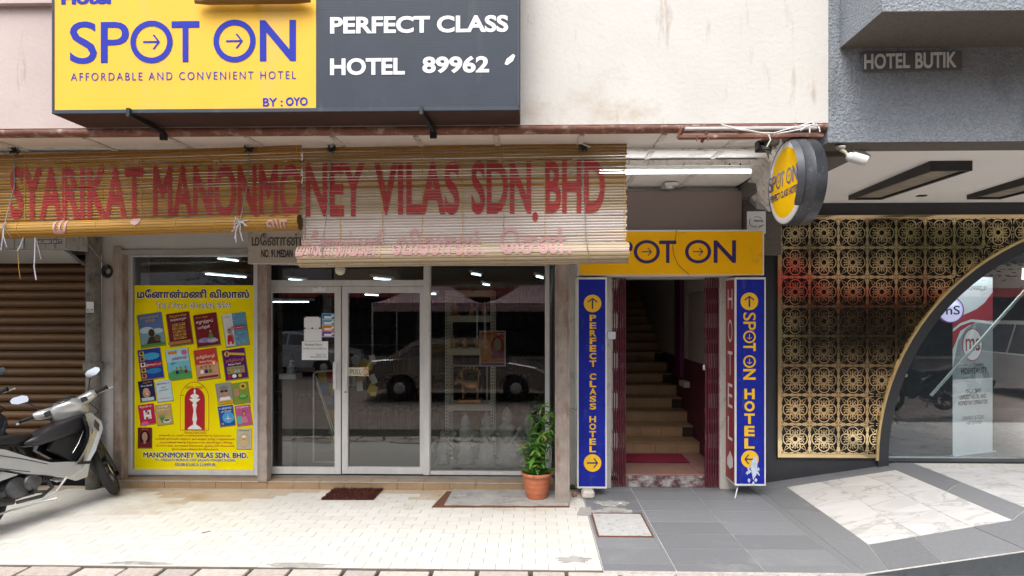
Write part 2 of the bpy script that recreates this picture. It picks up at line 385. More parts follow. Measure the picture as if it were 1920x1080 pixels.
# ================================================================== SETTING: ground
YF, YG, YB = 4.40, 6.50, 4.72
def noise_tile_mats(name, cols, rough, var=.06, vs=2, dirt=None, bump=0, bs=80):
    return [M(name + '_%d' % i, c, rough, var=var, vs=vs, dirt=dirt, bump=bump, bs=bs) for i, c in enumerate(cols)]
m_wtile = noise_tile_mats('white_glazed_brick', [(.66, .645, .60), (.68, .665, .625), (.645, .625, .575)], .42, dirt=((.46, .38, .28), .2, .9))
m_wtan = M('stained_glazed_brick', (.52, .44, .34), .45, var=.12, vs=2, dirt=((.40, .28, .16), .3, 1.6))
m_gtile = noise_tile_mats('grey_granite_tile', [(.20, .207, .22), (.183, .19, .203), (.215, .223, .237)], .5, var=.14, vs=60, dirt=((.27, .27, .275), .2, 3))
m_marb = []
for i, ang in enumerate((20, 75, -35, 120)):
    m = bpy.data.materials.new('white_marble_%d' % i); m.use_nodes = True; t = m.node_tree; n = t.nodes; L = t.links; b = n['Principled BSDF']
    b.inputs['Roughness'].default_value = .38
    tc = n.new('ShaderNodeTexCoord'); mp = n.new('ShaderNodeMapping'); mp.inputs['Rotation'].default_value[2] = R(ang); mp.inputs['Scale'].default_value = (1, 2.3, 1); mp.inputs['Location'].default_value = (i * 3.3, i, 0)
    L.new(tc.outputs['Object'], mp.inputs[0]); nz = n.new('ShaderNodeTexNoise'); nz.inputs['Scale'].default_value = 1.7; nz.inputs['Detail'].default_value = 10; nz.inputs['Distortion'].default_value = 1.0
    L.new(mp.outputs[0], nz.inputs[0]); cr = n.new('ShaderNodeValToRGB')
    cr.color_ramp.elements[0].position = .34; cr.color_ramp.elements[0].color = (.56, .55, .54, 1)
    cr.color_ramp.elements[1].position = .64; cr.color_ramp.elements[1].color = (.66, .655, .65, 1)
    e = cr.color_ramp.elements.new(.44); e.color = (.62, .61, .60, 1); e = cr.color_ramp.elements.new(.475); e.color = (.42, .41, .40, 1); e = cr.color_ramp.elements.new(.50); e.color = (.60, .59, .58, 1)
    L.new(nz.outputs[0], cr.inputs[0]); L.new(cr.outputs[0], b.inputs['Base Color']); m_marb.append(m)
m_grout = M('pale_grout', (.60, .58, .55), .9, var=.2, vs=20)
m_groutw = M('brown_grout', (.13, .11, .09), .95, var=.3, vs=6)
m_paver = noise_tile_mats('pavement_slab', [(.46, .40, .36), (.52, .47, .42), (.42, .38, .35)], .8, var=.15, vs=8, dirt=((.22, .18, .14), .3, 5), bump=.3)
m_moss = M('mossy_joint', (.035, .035, .02), .95, var=.5, vs=12)

# street and pavement outside
m_street = bpy.data.materials.new('street_paving'); m_street.use_nodes = True; t = m_street.node_tree; n = t.nodes; L = t.links; b = n['Principled BSDF']; b.inputs['Roughness'].default_value = .8
tc = n.new('ShaderNodeTexCoord'); br = n.new('ShaderNodeTexBrick'); br.inputs['Scale'].default_value = 1; br.inputs['Brick Width'].default_value = .6; br.inputs['Row Height'].default_value = .3; br.inputs['Mortar Size'].default_value = .01
br.inputs['Color1'].default_value = (.21, .165, .135, 1); br.inputs['Color2'].default_value = (.27, .22, .185, 1); br.inputs['Mortar'].default_value = (.04, .035, .03, 1)
L.new(tc.outputs['Object'], br.inputs[0]); L.new(br.outputs[0], b.inputs['Base Color'])
g = MB().box(-150, -160, -.5, 150, 4.1, -.14).mesh('street', m_street)
tag(link('street', g), kind='structure')
g = MB().box(-30, 3.2, -.3, 30, 4.39, -.035).mesh('pavement', m_moss); pav = tag(link('pavement', g), kind='structure')
pt = [MB().bbox(0, 0, -.03, 1, 1, 0, b=.012).mesh('paver', m) for m in m_paver]
for r_ in range(3):
    x = -5.2 + random.random() * .3; y1 = 4.375 - r_ * .17
    while x < 5.5:
        L_ = random.choice((.26, .3, .34, .4))
        if abs(y1 - 4.0) < .6 and -5.4 < x < 5.4:
            o = link('paver', random.choice(pt), pav, loc=(x, y1 - .155, -.012 + random.uniform(-.006, .004)))
            o.scale = (L_ - random.uniform(.02, .035), .152, 1); o.rotation_euler = (0, 0, random.uniform(-.03, .03))
        x += L_
# yellow road line
tag(link('road_line', MB().box(-30, 2.9, -.139, 30, 3.0, -.136).mesh('road_line', M('yellow_line', (.62, .36, .04), .7, dirt=((.25, .2, .15), .3, 6)))), kind='structure')

# white tiled shop floor
XD = .52                                   # border of the white floor and the grey hotel floor
fl = tag(link('shop_floor', MB().box(-9, 4.37, -.3, XD, 6.4, -.0045).mesh('shop_floor', m_groutw)), kind='structure')
tm = [MB().box(0, 0, -.0045, .1968, .0965, 0).mesh('tile', m) for m in m_wtile]
cand = []
row = 0; y = 4.385
while y < 6.30:
    x = XD - .003 - (.1 if row % 2 else 0); first = True
    if row % 2: cand.append((x, y, .0975))
    while x > -6.3:
        x -= .2003; cand.append((x, y, .1975))
    y += .1003; row += 1
vis = lambda x, y: -4.3 - (y - 4.4) * .95 < x
cand = [c for c in cand if vis(c[0] + .2, c[1])]
rest = MB()
for i, (x, y, L_) in enumerate(cand):
    if L_ > .15 and i < 300:
        o = link('tile', tm[random.choice((0, 1, 1, 2)) if y < 5.5 + random.random() * .4 else 2], fl, loc=(x, y, random.uniform(0, .0012)))
        o.rotation_euler = (random.uniform(-.003, .003), random.uniform(-.002, .002), random.uniform(-.004, .004))
    else:
        rest.box(x, y, -.0045, x + L_ - .0007, y + .0965, random.uniform(0, .001), mat=random.choice(m_wtile) if y < 5.5 + random.random() * .4 else m_wtan if y > 5.95 + .22 * math.sin(x * 2.3) + random.random() * .16 else m_wtile[2])
o = obj('tile_field', rest, None, fl); o['kind'] = 'stuff'
# torn, cemented edge pieces of the shop floor
def blob(cx, cy, rx, ry, z, h, n=26, jag=.3, seed=0, ax=0):
    rr = random.Random(seed); mb = MB(); pts = []
    for i in range(n):
        a = 2 * math.pi * i / n; k = 1 + rr.uniform(-jag, jag)
        pts.append((cx + rx * k * math.cos(a), cy + ry * k * math.sin(a)))
    top = [(p[0], p[1], z + h) for p in pts]; bot = [(cx + (p[0] - cx) * 1.06, cy + (p[1] - cy) * 1.06, z) for p in pts]
    mb.add(top + bot + [(cx, cy, z + h * 1.3)], [(i, (i + 1) % n, 2 * n) for i in range(n)] + [(i, i + n, (i + 1) % n + n, (i + 1) % n) for i in range(n)])
    return mb
for k, (px, py, rx, ry) in enumerate([(560, 1062, .22, .03), (1075, 1050, .12, .05), (1100, 960, .08, .12), (1150, 944, .16, .07), (250, 1062, .25, .02)]):
    c = PZ(px, py)
    o = obj('cement_patch', blob(c.x, max(c.y, 4.42), rx, ry, .0015, .006, seed=k), m_conc, fl)

# grey hotel floor with marble diamonds on the ramp
hf = tag(link('hotel_floor', MB().box(XD, 4.379, -.3, 2.45, 6.75, -.0045).mesh('hotel_floor', m_grout)), kind='structure')
xs = [XD + .002, 1.065, 1.72, 2.365]
ys = [4.38, 4.50, 4.80, 5.11, 5.41, 5.71, 6.02, 6.33, 6.52]
hole = (.55, 5.03, 1.03, 5.62)
for i in range(3):
    for j in range(len(ys) - 1):
        x0, x1, y0, y1 = xs[i] + .003, xs[i + 1] - .003, ys[j] + .003, ys[j + 1] - .003
        if i == 0 and y1 > hole[1] and y0 < hole[3]:
            for q in ((x0, y0, hole[0] - .002, y1), (hole[2] + .002, y0, x1, y1), (hole[0], y0, hole[2], hole[1] - .002), (hole[0], hole[3] + .002, hole[2], y1)):
                if q[2] - q[0] > .01 and q[3] - q[1] > .01: obj('tile', MB().bbox(q[0], q[1], -.0045, q[2], q[3], .0005, b=.001), m_gtile[j % 3], hf)
            continue
        obj('tile', MB().bbox(x0, y0, -.0045, x1, y1, random.uniform(0, .001), b=.001), random.choice(m_gtile), hf)
obj('tile', MB().bbox(xs[3] + .003, 4.38, -.0045, 2.45, 6.6, .0), m_gtile[0], hf)
# ramp sheet
def rquad(mb, pts, h=.0, mat=None, sub=1):
    top = [(x, y, ramp(x) + h) for x, y in pts]; n = len(top)
    mb.add(top + [(a, b, c - .03) for a, b, c in top], [tuple(range(n))] + [(i, i + n, (i + 1) % n + n, (i + 1) % n) for i in range(n)], mat)
mb = MB()
for a, b in ((2.45, 4.03), (4.03, 9)):
    rquad(mb, [(a, 4.379), (b, 4.379), (b, 6.95), (a, 6.95)], -.0045)
rp = tag(obj('entrance_ramp', mb, m_grout), kind='structure')
mb = MB(); mb.add([(2.35, 4.377, -.3), (9, 4.377, -.3), (9, 4.377, .235), (4.03, 4.377, .235), (2.45, 4.377, -.012)], [(0, 1, 2, 3, 4)])
obj('ramp_side', mb, M('ramp_side_granite', (.06, .07, .08), .6, vs=30), rp)
d1 = [PR(*p) for p in ((1475, 913), (1628, 1021), (1899, 975), (1680, 881))]
d1 = [(p.x, p.y) for p in d1]
def lerp2(a, b, t): return (a[0] + (b[0] - a[0]) * t, a[1] + (b[1] - a[1]) * t)
def shrink(pts, e=.0042):
    cx = sum(p[0] for p in pts) / len(pts); cy = sum(p[1] for p in pts) / len(pts)
    o = []
    for p in pts:
        d = math.hypot(p[0] - cx, p[1] - cy); o.append((cx + (p[0] - cx) * (1 - e * 1.3 / d), cy + (p[1] - cy) * (1 - e * 1.3 / d)))
    return o
def clipx(pts):    # split polygon at the ramp's top so that faces stay planar
    def half(pts, sgn):
        out = []
        for i in range(len(pts)):
            a, b = pts[i], pts[(i + 1) % len(pts)]; da, db = sgn * (a[0] - 4.03), sgn * (b[0] - 4.03)
            if da <= 0: out.append(a)
            if da * db < 0: out.append(lerp2(a, b, da / (da - db)))
        return out
    return [h for h in (half(pts, 1), half(pts, -1)) if len(h) > 2]
def rtile(pts, mat, h=0.0):
    mb = MB()
    for q in clipx(shrink(pts)): rquad(mb, q, h + random.uniform(0, .001))
    return obj('tile', mb, mat, rp)
A, Bq, Cq, D = d1
# marble slabs inside the diamond: irregular cut
g_ = lambda u, v: lerp2(lerp2(A, Bq, u), lerp2(D, Cq, u), v)
cuts = [[(0, 0), (.42, 0), (.30, .38), (0, .30)], [(0, .30), (.30, .38), (.22, .74), (0, .70)], [(0, .70), (.22, .74), (.28, 1), (0, 1)],
        [(.42, 0), (.74, 0), (.66, .34), (.30, .38)], [(.74, 0), (1, 0), (1, .36), (.66, .34)], [(.30, .38), (.66, .34), (.60, .70), (.22, .74)],
        [(.66, .34), (1, .36), (1, .72), (.60, .70)], [(.22, .74), (.60, .70), (.64, 1), (.28, 1)], [(.60, .70), (1, .72), (1, 1), (.64, 1)]]
for k, q in enumerate(cuts): rtile([g_(*p) for p in q], m_marb[k % 4])
# second diamond to the right
v1 = (Cq[0] - A[0], Cq[1] - A[1]); e2 = [PR(1735, 877), PR(1920, 949)]
sh = (e2[0].x - A[0], e2[0].y - A[1])
off = [(p[0] + sh[0] * 1.0, p[1] + sh[1] * 1.0) for p in d1]
A2, B2, C2, D2 = off
D2 = (D2[0], min(D2[1], 6.7)); A2 = (A2[0], min(A2[1], 6.72))
g2 = lambda u, v: lerp2(lerp2(A2, B2, u), lerp2(D2, C2, u), v)
for k, q in enumerate(cuts): rtile([g2(*p) for p in q], m_marb[(k + 1) % 4])
# granite bands between and round the diamonds
yb = 6.70
rtile([(2.45, 4.38), (B2 and Bq[0] - .10, 4.38), Bq, lerp2(A, Bq, .5), (2.45, lerp2(A, Bq, .35)[1])], m_gtile[0])
rtile([(2.45, lerp2(A, Bq, .35)[1]), lerp2(A, Bq, .5), A, (2.45, A[1] + .05)], m_gtile[1])
rtile([(2.45, A[1] + .05), A, lerp2(A, D, .5), lerp2(A, D, .5)[0:1] + (yb,), (2.45, yb)], m_gtile[2])
rtile([lerp2(A, D, .5), D, (D[0], yb), (lerp2(A, D, .5)[0], yb)], m_gtile[0])
rtile([(Bq[0] - .10, 4.38), (Bq[0] + .30, 4.38), lerp2(Bq, Cq, .32), Bq], m_gtile[1])
rtile([(Bq[0] + .30, 4.38), (Bq[0] + .9, 4.38), lerp2(Bq, Cq, .72), lerp2(Bq, Cq, .32)], m_gtile[2])
rtile([(Bq[0] + .9, 4.38), (Bq[0] + 2.4, 4.38), (Cq[0] + .6, Cq[1] - .1), Cq, lerp2(Bq, Cq, .72)], m_gtile[0])
rtile([D, lerp2(D, Cq, .5), lerp2(A2, B2, .35), A2, (A2[0], yb), (D[0], yb)], m_gtile[1])
rtile([lerp2(D, Cq, .5), Cq, lerp2(A2, B2, .85), lerp2(A2, B2, .35)], m_gtile[2])
rtile([Cq, (Cq[0] + .6, Cq[1] - .1), B2, lerp2(A2, B2, .85)], m_gtile[0])
# covered inspection hatch sunk in the grey floor
o = thing('inspection_cover', 'cracked grey concrete inspection cover in a rusty iron frame, set in the grey floor', 'manhole cover', (.79, 5.3, 0))
obj('slab', MB().bbox(hole[0] + .015, hole[1] + .015, -.004, hole[2] - .015, hole[3] - .015, .006, b=.003), M('cracked_cement', (.46, .46, .45), .85, var=.1, vs=12, bump=.4, dirt=((.09, .085, .08), .25, 26)), o)
mb = MB()
for q in ((hole[0], hole[1], hole[2], hole[1] + .013), (hole[0], hole[1] + .013, hole[0] + .013, hole[3] - .013), (hole[2] - .008, hole[1] + .013, hole[2], hole[3] - .013), (hole[0], hole[3] - .010, hole[2], hole[3])):
    mb.box(q[0], q[1], -.004, q[2], q[3], .009)
obj('iron_frame', mb, M('rusty_iron', (.16, .06, .04), .8, var=.4, vs=20), o)
obj('rubble', blob(.78, 5.70, .14, .05, .0, .02, seed=4, jag=.45), m_conc, o)

# ================================================================== SHOPHOUSE BUILDING
sh_ = thing('shophouse', 'old shophouse with cream and pinkish plaster upper wall over a covered front', 'building', (-1, 5, 0))
XR = X(1553, YF)
WB = Z(235, YF, 900)       # bottom of upper wall
XL = X(620, YF)
mb = MB(); mb.box(XL, YF, WB, XR, YF + .22, 7.5); obj('upper_wall', mb, m_cream, sh_)
mb = MB(); mb.box(-9, YF, WB, XL, YF + .22, 7.5); obj('upper_wall', mb, m_pink, sh_)['label'] = 'pinkish plaster stretch of the upper wall'
obj('ledge', MB().box(-9, YF - .05, Z(12, YF, 60), X(97, YF - .05), YF, 7.5), m_pink, sh_)
# brown painted lower edge, uneven
mb = MB(); xsn = [-9 + i * .12 for i in range(int((XR + 9) / .12) + 1)] + [XR]
zb = 3.276
for i in range(len(xsn) - 1):
    pass
N = len(xsn); rr = random.Random(3)
pr_ = []
for x in xsn:
    a = rr.uniform(-.006, .006); pr_.append([(x, YF + .012, WB + .0), (x, YF - .004 + rr.uniform(0, .006), WB + a * .6 - .008), (x, YF + .004, zb + .012 + a), (x, YF + .03, zb + a * .4), (x, YF + .07, zb)])
vs = [p for q in pr_ for p in q]
mb.add(vs, [(i * 5 + j, i * 5 + j + 1, (i + 1) * 5 + j + 1, (i + 1) * 5 + j) for i in range(N - 1) for j in range(4)], smooth=True)
obj('wall_edge', mb, m_lip, sh_)
# soffit boards and battens
sx = [-9, -7.8, -6.6, X(28, 4.7), X(163, 4.5), X(320, 4.5), X(465, 4.5), X(625, 4.5), X(780, 4.5), X(930, 4.5), X(1090, 4.5), X(1245, 4.5), X(1388, 4.5), XR]
yj = [YF + .065, 4.84, 5.21, 6.6]
for i in range(len(sx) - 1):
    for j in range(3):
        obj('soffit_board', MB().box(sx[i] + .004, yj[j] + .004, zb, sx[i + 1] - .004, yj[j + 1] - .004, zb + .02), m_soffit, sh_)
for x in sx[1:-1]:
    obj('batten', MB().bbox(x - .022, YF + .075, zb - .012, x + .022, 6.55, zb - .001, b=.003), m_batten, sh_)
for y in (4.84, ):
    obj('batten', MB().bbox(-9, y - .025, zb - .026, XR, y + .025, zb - .0125, b=.003), m_batten, sh_)
obj('beam', MB().bbox(-9, 5.18, zb - .070, X(1421, 5.2), 5.25, zb - .013, b=.004), m_batten, sh_)
for px in (1368, 1388): obj('beam_hole', MB().lathe([(.0001, -.002), (.012, -.001)], (X(px, 5.18), 5.18, Z(308, 5.18, px)), 'Y', 4), m_dark, sh_)
obj('floor_slab', MB().box(-9, YF + .23, zb + .03, XR, 12.5, zb + .3), m_dark, sh_)
# torn plaster lining on the right end of the soffit
rr = random.Random(9)
mb = MB(); rows = []; nk = 16
for k in range(nk + 1):
    t_ = k / nk; y = 4.62 + 1.83 * t_; xc_ = 1.93 + .35 * t_
    rows.append([(xc_, y, zb - .004), (xc_ + .035 + rr.uniform(-.012, .012), y, zb - .06), (xc_ + .07 + rr.uniform(-.02, .02), y + .02, zb - .13 + rr.uniform(-.015, .015)), (xc_ + .14 + rr.uniform(-.02, .02), y, zb - .20 + rr.uniform(-.03, .03)), (xc_ + .24, y, zb - .25 + rr.uniform(-.05, .03)), (xc_ + .34, y, zb - .24)])
mb.add([p for r_ in rows for p in r_], [(i * 6 + j, i * 6 + j + 1, (i + 1) * 6 + j + 1, (i + 1) * 6 + j) for i in range(nk) for j in range(5)])
obj('torn_lining', mb, m_batten, sh_)
# party wall between the two buildings
obj('party_wall', MB().box(X(1393, 6.45), 6.45, 2.55, X(1437, 6.6) + .1, 6.615, zb), m_greyun, sh_)
obj('party_wall', MB().box(X(1362, 6.46), 6.62, 0, X(1437, 6.6) + .1, 7.0, zb), m_charcoal, sh_)
# --- masonry between and round the shop fronts (facade plane)
ZT = Z(437, YG, 300)          # underside of bulkhead zone top
def col(x0, x1, y0, y1, Ya, Yb, mat, name='pillar', lab=None, b=.004):
    mb = MB(); pbox(mb, x0, y0, x1, y1, Ya, Yb, b=b); o = obj(name, mb, mat, sh_)
    if lab: o['label'] = lab
    return o
Zs = .118
obj('bulkhead', MB().box(X(172, 6.35), 6.35, Z(466, 6.35, 330), X(1036, 6.35), 6.9, zb), m_bulk, sh_)
obj('pillar', MB().bbox(X(189, 6.38), 6.38, 0, X(213, 6.38), 7.0, zb, b=.01), m_pil, sh_)
obj('pillar', MB().bbox(X(1041, 6.42), 6.42, 0, X(1086, 6.42), 7.0, zb, b=.006), m_pil, sh_)
obj('pillar', MB().bbox(X(1083, 6.42), 6.43, 0, X(1146, 6.42), 6.9, zb, b=.004), m_cjamb, sh_)
obj('pillar', MB().bbox(X(1350, 6.42), 6.42, 0, X(1384, 6.42), 6.9, zb, b=.004), m_cjamb, sh_)
obj('lintel', MB().box(X(1147, 6.42), 6.42, Z(520, 6.42, 1250), X(1349, 6.42), 6.9, zb), m_cjamb, sh_)
# raised shop step with tan tiles
sx0, sx1 = X(213, 6.33), X(1040, 6.33)
obj('step', MB().box(sx0, 6.335, -.01, sx1, 6.9, .076), m_conc, sh_)
nt_ = 17; wd = (sx1 - sx0) / nt_
for i in range(nt_):
    a = sx0 + i * wd
    obj('step_tile', MB().bbox(a + .002, 6.322, .001, a + wd - .002, 6.334, .074, b=.002), m_steptile, sh_)
    obj('step_tile', MB().bbox(a + .002, 6.336, .0762, a + wd - .002, 6.455, .084, b=.002), m_steptile, sh_)
mb = MB().bbox(sx0, 6.316, .075, sx1, 6.335, .084, b=.003)
obj('nosing', mb, m_alu2, sh_)
mb = MB()
for i in range(int((sx1 - sx0) / .022)): mb.box(sx0 + i * .022, 6.312, .077, sx0 + i * .022 + .012, 6.3155, .083)
o = obj('nosing_dots', mb, M('white_dots', (.7, .7, .68), .6), sh_); o['kind'] = 'stuff'
obj('sill', MB().box(sx0, 6.456, .05, sx1, 6.7, .112), m_alu2, sh_)
# shop interior shell (rooms behind the glass)
ix0, ix1 = X(225, 6.6), X(1040, 6.6)
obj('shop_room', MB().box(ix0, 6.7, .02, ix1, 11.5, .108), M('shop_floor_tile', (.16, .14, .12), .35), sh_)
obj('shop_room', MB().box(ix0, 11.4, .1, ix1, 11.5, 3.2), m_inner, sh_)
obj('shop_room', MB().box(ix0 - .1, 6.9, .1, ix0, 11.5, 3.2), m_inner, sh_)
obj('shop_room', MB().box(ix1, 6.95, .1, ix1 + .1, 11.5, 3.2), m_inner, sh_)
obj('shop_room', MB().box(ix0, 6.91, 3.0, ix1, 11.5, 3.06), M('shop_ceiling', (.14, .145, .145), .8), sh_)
# --- roller shutter left
rs = obj('roller_shutter', MB().box(-9, 6.62, 0, X(163, 6.6), 6.7, 3.2), m_dark, sh_)
z = .01; xsr = X(166, 6.6)
prof = [(6.60, 0), (6.575, .018), (6.57, .05), (6.585, .082), (6.60, .092)]
me_s = []
for m in m_shut:
    mb = MB(); mb.add([(x, y, zz) for (y, zz) in prof for x in (-8, xsr)], [(2 * i, 2 * i + 1, 2 * i + 3, 2 * i + 2) for i in range(4)], smooth=True); me_s.append(mb.mesh('slat', m))
kk = 0
while z < Z(485, 6.6, 80):
    o = link('slat', me_s[kk % 3 if kk % 5 else 0], rs, loc=(0, 0, z)); z += .0985; kk += 1
# guide column: mossy rain pipe and its bracket
pi_ = thing('rain_pipe', 'mossy grey cast iron rain pipe beside the brown roller shutter', 'pipe', (X(174, 6.4), 6.3, 0))
xp = X(175, 6.3)
obj('pipe', MB().lathe([(.072, 0), (.070, 1.25), (.072, zb - .02)], (xp, 6.3, 0), n=20), m_pipe, pi_)
obj('collar', MB().lathe([(.085, 1.28), (.094, 1.30), (.094, 1.36), (.085, 1.38)], (xp, 6.3, 0), n=20), m_pipe, pi_)
pr = Print(wframe(6.222, 170)); pr.rect(162, 566, 176, 586, m_paper); pr.text('95279', 163, 579, 175, 585, m_blk, .01, 1)
obj('paper_label', pr, None, pi_)
# --- sheet metal box over the shutter (sign number)
bx = thing('metal_canopy_box', 'grey panelled sheet metal box under the ceiling with a small black number plate', 'canopy box', (X(80, 6.1), 6.2, 2.5))
Yb = 6.0
zt_, zb_ = Z(425, Yb, 80), Z(468, Yb, 80)
obj('casing', MB().bbox(-8, Yb, zb_, X(127, Yb), 6.55, zb - .03, b=.006), m_ac, bx)
for k, px in enumerate((-40, -15, 10, 28, 48, 68, 86, 106)):
    obj('panel', MB().bbox(X(px, Yb) + .006, Yb - .012, zb_ + .01, X(px + 19, Yb) - .004, Yb - .001, zt_ + .25, b=.003), m_ac, bx)
obj('panel', MB().bbox(X(132, 6.2), 6.14, zb_, X(160, 6.2), 6.5, zb - .04, b=.004), m_ac, bx)
obj('stay', MB().bar((X(118, Yb), Yb + .05, zb_ + .0), (X(157, 6.5), 6.5, Z(497, 6.5, 157)), .03, .012), m_alu2, bx)
pr = Print(wframe(Yb - .013, 93)); pr.rect(70, 449, 116, 457, m_blk); pr.text('NO.000012457-T', 71, 450.3, 115, 456, m_wlet, .01, 1)
obj('number_plate', pr, None, bx)
obj('sloping_panel', MB().prism([(-8, 6.0, zb_ - .001), (X(120, 6.0), 6.0, zb_ - .001), (X(155, 6.5), 6.5, zb_ - .09), (-8, 6.5, zb_ - .09)], (0, 0, -.01)), m_bulk, bx)

# --- shop front: frames, panes, doors
def frame_rect(mb, x0, y0, x1, y1, wl, wt, wr, wb, Ya=6.46, Yb=6.51, xr=None):
    """hollow frame, pixel extents; widths in px"""
    xr = xr or (x0 + x1) / 2
    pbox(mb, x0, y0, x0 + wl, y1, Ya, Yb, xr, b=.003); pbox(mb, x1 - wr, y0, x1, y1, Ya, Yb, xr, b=.003)
    pbox(mb, x0 + wl, y0, x1 - wr, y0 + wt, Ya + .001, Yb - .001, xr, b=.003); pbox(mb, x0 + wl, y1 - wb, x1 - wr, y1, Ya + .001, Yb - .001, xr, b=.003)
def pane(parent, x0, y0, x1, y1, Y=6.49, mat=None, xr=None):
    xr = xr or (x0 + x1) / 2; mb = MB()
    a, b, c, d = X(x0, Y), X(x1, Y), Z(y1, Y, xr), Z(y0, Y, xr)
    mb.add([(a, Y, c), (b, Y, c), (b, Y, d), (a, Y, d)], [(0, 1, 2, 3)]); me = mb.mesh('pane', mat or m_glass, fix=False)
    return link('pane', me, parent)
wl = obj('window_frame', (lambda mb: (frame_rect(mb, 230, 471, 484, 891, 17, 10, 9, 10, 6.44, 6.52), mb)[1])(MB()), m_alu, sh_)
mb = MB(); pbox(mb, 246, 479, 250, 881, 6.455, 6.50, 360); obj('bead', mb, m_alu2, wl)
pane(wl, 250, 481, 476, 882)
obj('awning_rail', MB().bbox(X(222, 6.3), 6.33, Z(477, 6.33, 350), X(470, 6.3), 6.38, Z(468, 6.33, 350), b=.004), m_alu2, sh_)
wr = obj('window_frame', (lambda mb: (frame_rect(mb, 803, 488, 1030, 891, 4, 10, 8, 7, 6.455, 6.515), mb)[1])(MB()), m_alu, sh_)
pane(wr, 807, 498, 1022, 884)
wn = obj('window_frame', (lambda mb: (frame_rect(mb, 1030, 488, 1046, 891, 1, 10, 3, 7, 6.455, 6.515), mb)[1])(MB()), m_alu2, sh_)
pane(wn, 1031, 498, 1043, 884)
mb = MB(); pbox(mb, 794, 488, 805, 891, 6.435, 6.53, b=.003); pbox(mb, 501, 525, 794, 536, 6.445, 6.53, b=.003); pbox(mb, 496, 488, 502, 891, 6.44, 6.53, b=.003); pbox(mb, 502, 488, 794, 496, 6.45, 6.52, b=.003)
df = obj('door_surround', mb, m_alu, sh_)
pane(df, 502, 496, 794, 526)
for (a, b_, lw, rw, hx0, hx1) in ((503, 639, 5, 12, 624, 630), (641, 795, 11, 8, 644.5, 651)):
    dr = obj('door', (lambda mb: (frame_rect(mb, a, 537, b_, 889, lw, 12, rw, 13, 6.455, 6.505), mb)[1])(MB()), m_alu, sh_)
    pane(dr, a + lw, 549, b_ - rw, 876)
    mb = MB(); pbox(mb, hx0, 679, hx1, 730, 6.385, 6.405, b=.003); xm = X((hx0 + hx1) / 2, 6.4)
    for yy in (685, 724): mb.tube([(xm, 6.40, Z(yy, 6.4, 640)), (xm, 6.457, Z(yy, 6.4, 640))], .008)
    obj('handle', mb, m_alu, dr)
mb = MB(); pbox(mb, 645, 731, 651, 741, 6.449, 6.456); mb.lathe([(.007, -.004), (.007, .002)], (X(648, 6.45), 6.449, Z(735, 6.45, 648)), 'Y', 12, m_blk); obj('lock', mb, None, dr) if False else obj('lock', MB().lathe([(.012, -.006), (.012, .002)], (X(648, 6.45), 6.449, Z(735, 6.45, 648)), 'Y', 14), m_brass, dr)
# rusty posts
def post(x0, x1, ytop, ybot, Yp, label, dp=.10):
    o = thing('steel_post', label, 'post', (X((x0 + x1) / 2, Yp), Yp, 0))
    a, b_ = X(x0, Yp), X(x1, Yp); zt = Z(ytop, Yp, (x0 + x1) / 2); z0 = max(Z(ybot, Yp, (x0 + x1) / 2), .0)
    mb = MB(); w_ = b_ - a
    mb.bbox(a, Yp, z0, b_, Yp + dp, zt, b=.004)
    mb.bbox(a + w_ * .0, Yp - .008, z0, a + w_ * .14, Yp, zt, b=.002); mb.bbox(b_ - w_ * .14, Yp - .008, z0, b_, Yp, zt, b=.002)
    obj('channel', mb, m_rust, o); return o
post(1041, 1068, 486, 945, 5.9, 'rusty steel channel post standing beside the potted plant')
post(483, 501, 486, 903, 6.30, 'narrow rusty post between the yellow poster and the glass doors')
post(213, 229, 462, 905, 6.34, 'rusty post at the left end of the shop window, against the white pillar')

# --- hotel doorway with staircase
hx0, hx1 = X(1146, 6.5), 2.12
m_st = M('stair_side', (.05, .03, .025), .8)
stc = obj('staircase', MB().box(.98, 6.505, -.01, hx1 + .03, 7.58, .122), m_land, sh_)
obj('threshold', MB().bbox(hx0 + .18, 6.47, 0, X(1322, 6.47), 6.504, .124, b=.006), M('chipped_threshold', (.09, .03, .04), .8, var=.4, vs=10, bump=.5, dirt=((.42, .41, .39), .62, 7, (1, 1, 1.6))), stc)
for i in range(4):
    for j in range(3):
        a = 1.0 + i * .28; y0 = 6.52 + j * .34
        obj('landing_tile', MB().bbox(a + .002, y0 + .002, .1225, a + .278, y0 + .338, .132, b=.002), m_land, stc)
rise, tread, y0s = .143, .30, 7.53
for k in range(17):
    z0 = .13 + rise * k; y0 = y0s + tread * k; right = hx1 - .0
    o = obj('step', MB().box(1.0, y0 + .012, z0 - .3 if k else 0, right, y0 + tread + .05, z0 + rise - .008), m_st, stc)
    if k < 8:
        for i in range(4):
            a = 1.0 + i * .28 - (.14 if k % 2 else 0)
            b_ = min(a + .28, right); a = max(a, 1.0)
            if b_ > a: o2 = MB().bbox(a + .002, y0, z0 + .001, b_ - .002, y0 + .0115, z0 + rise - .018, b=.002); q = obj('riser_tile', o2, m_tread, stc)
    else: obj('riser_tile', MB().box(1.0, y0, z0 + .001, right, y0 + .0115, z0 + rise - .018), m_tread, stc)
    obj('tread_tile', MB().bbox(1.0, y0 - .018, z0 + rise - .0155, right, y0 + tread + .01, z0 + rise, b=.005), m_tread, stc)
obj('stair_wall', MB().box(hx1, 6.9, 0, hx1 + .1, 13, 1.28), m_marw, stc)
obj('stair_wall', MB().box(hx1 + .002, 6.9, 1.28, hx1 + .1, 13, 6), m_cjamb, stc)['label'] = 'cream upper part of the stair wall'
obj('stair_wall', MB().box(.9, 6.9, 0, 1.0, 13, 6), m_wsoff, stc)
obj('stair_wall', MB().box(.9, 13, 0, 2.3, 13.1, 6), m_cjamb, stc)
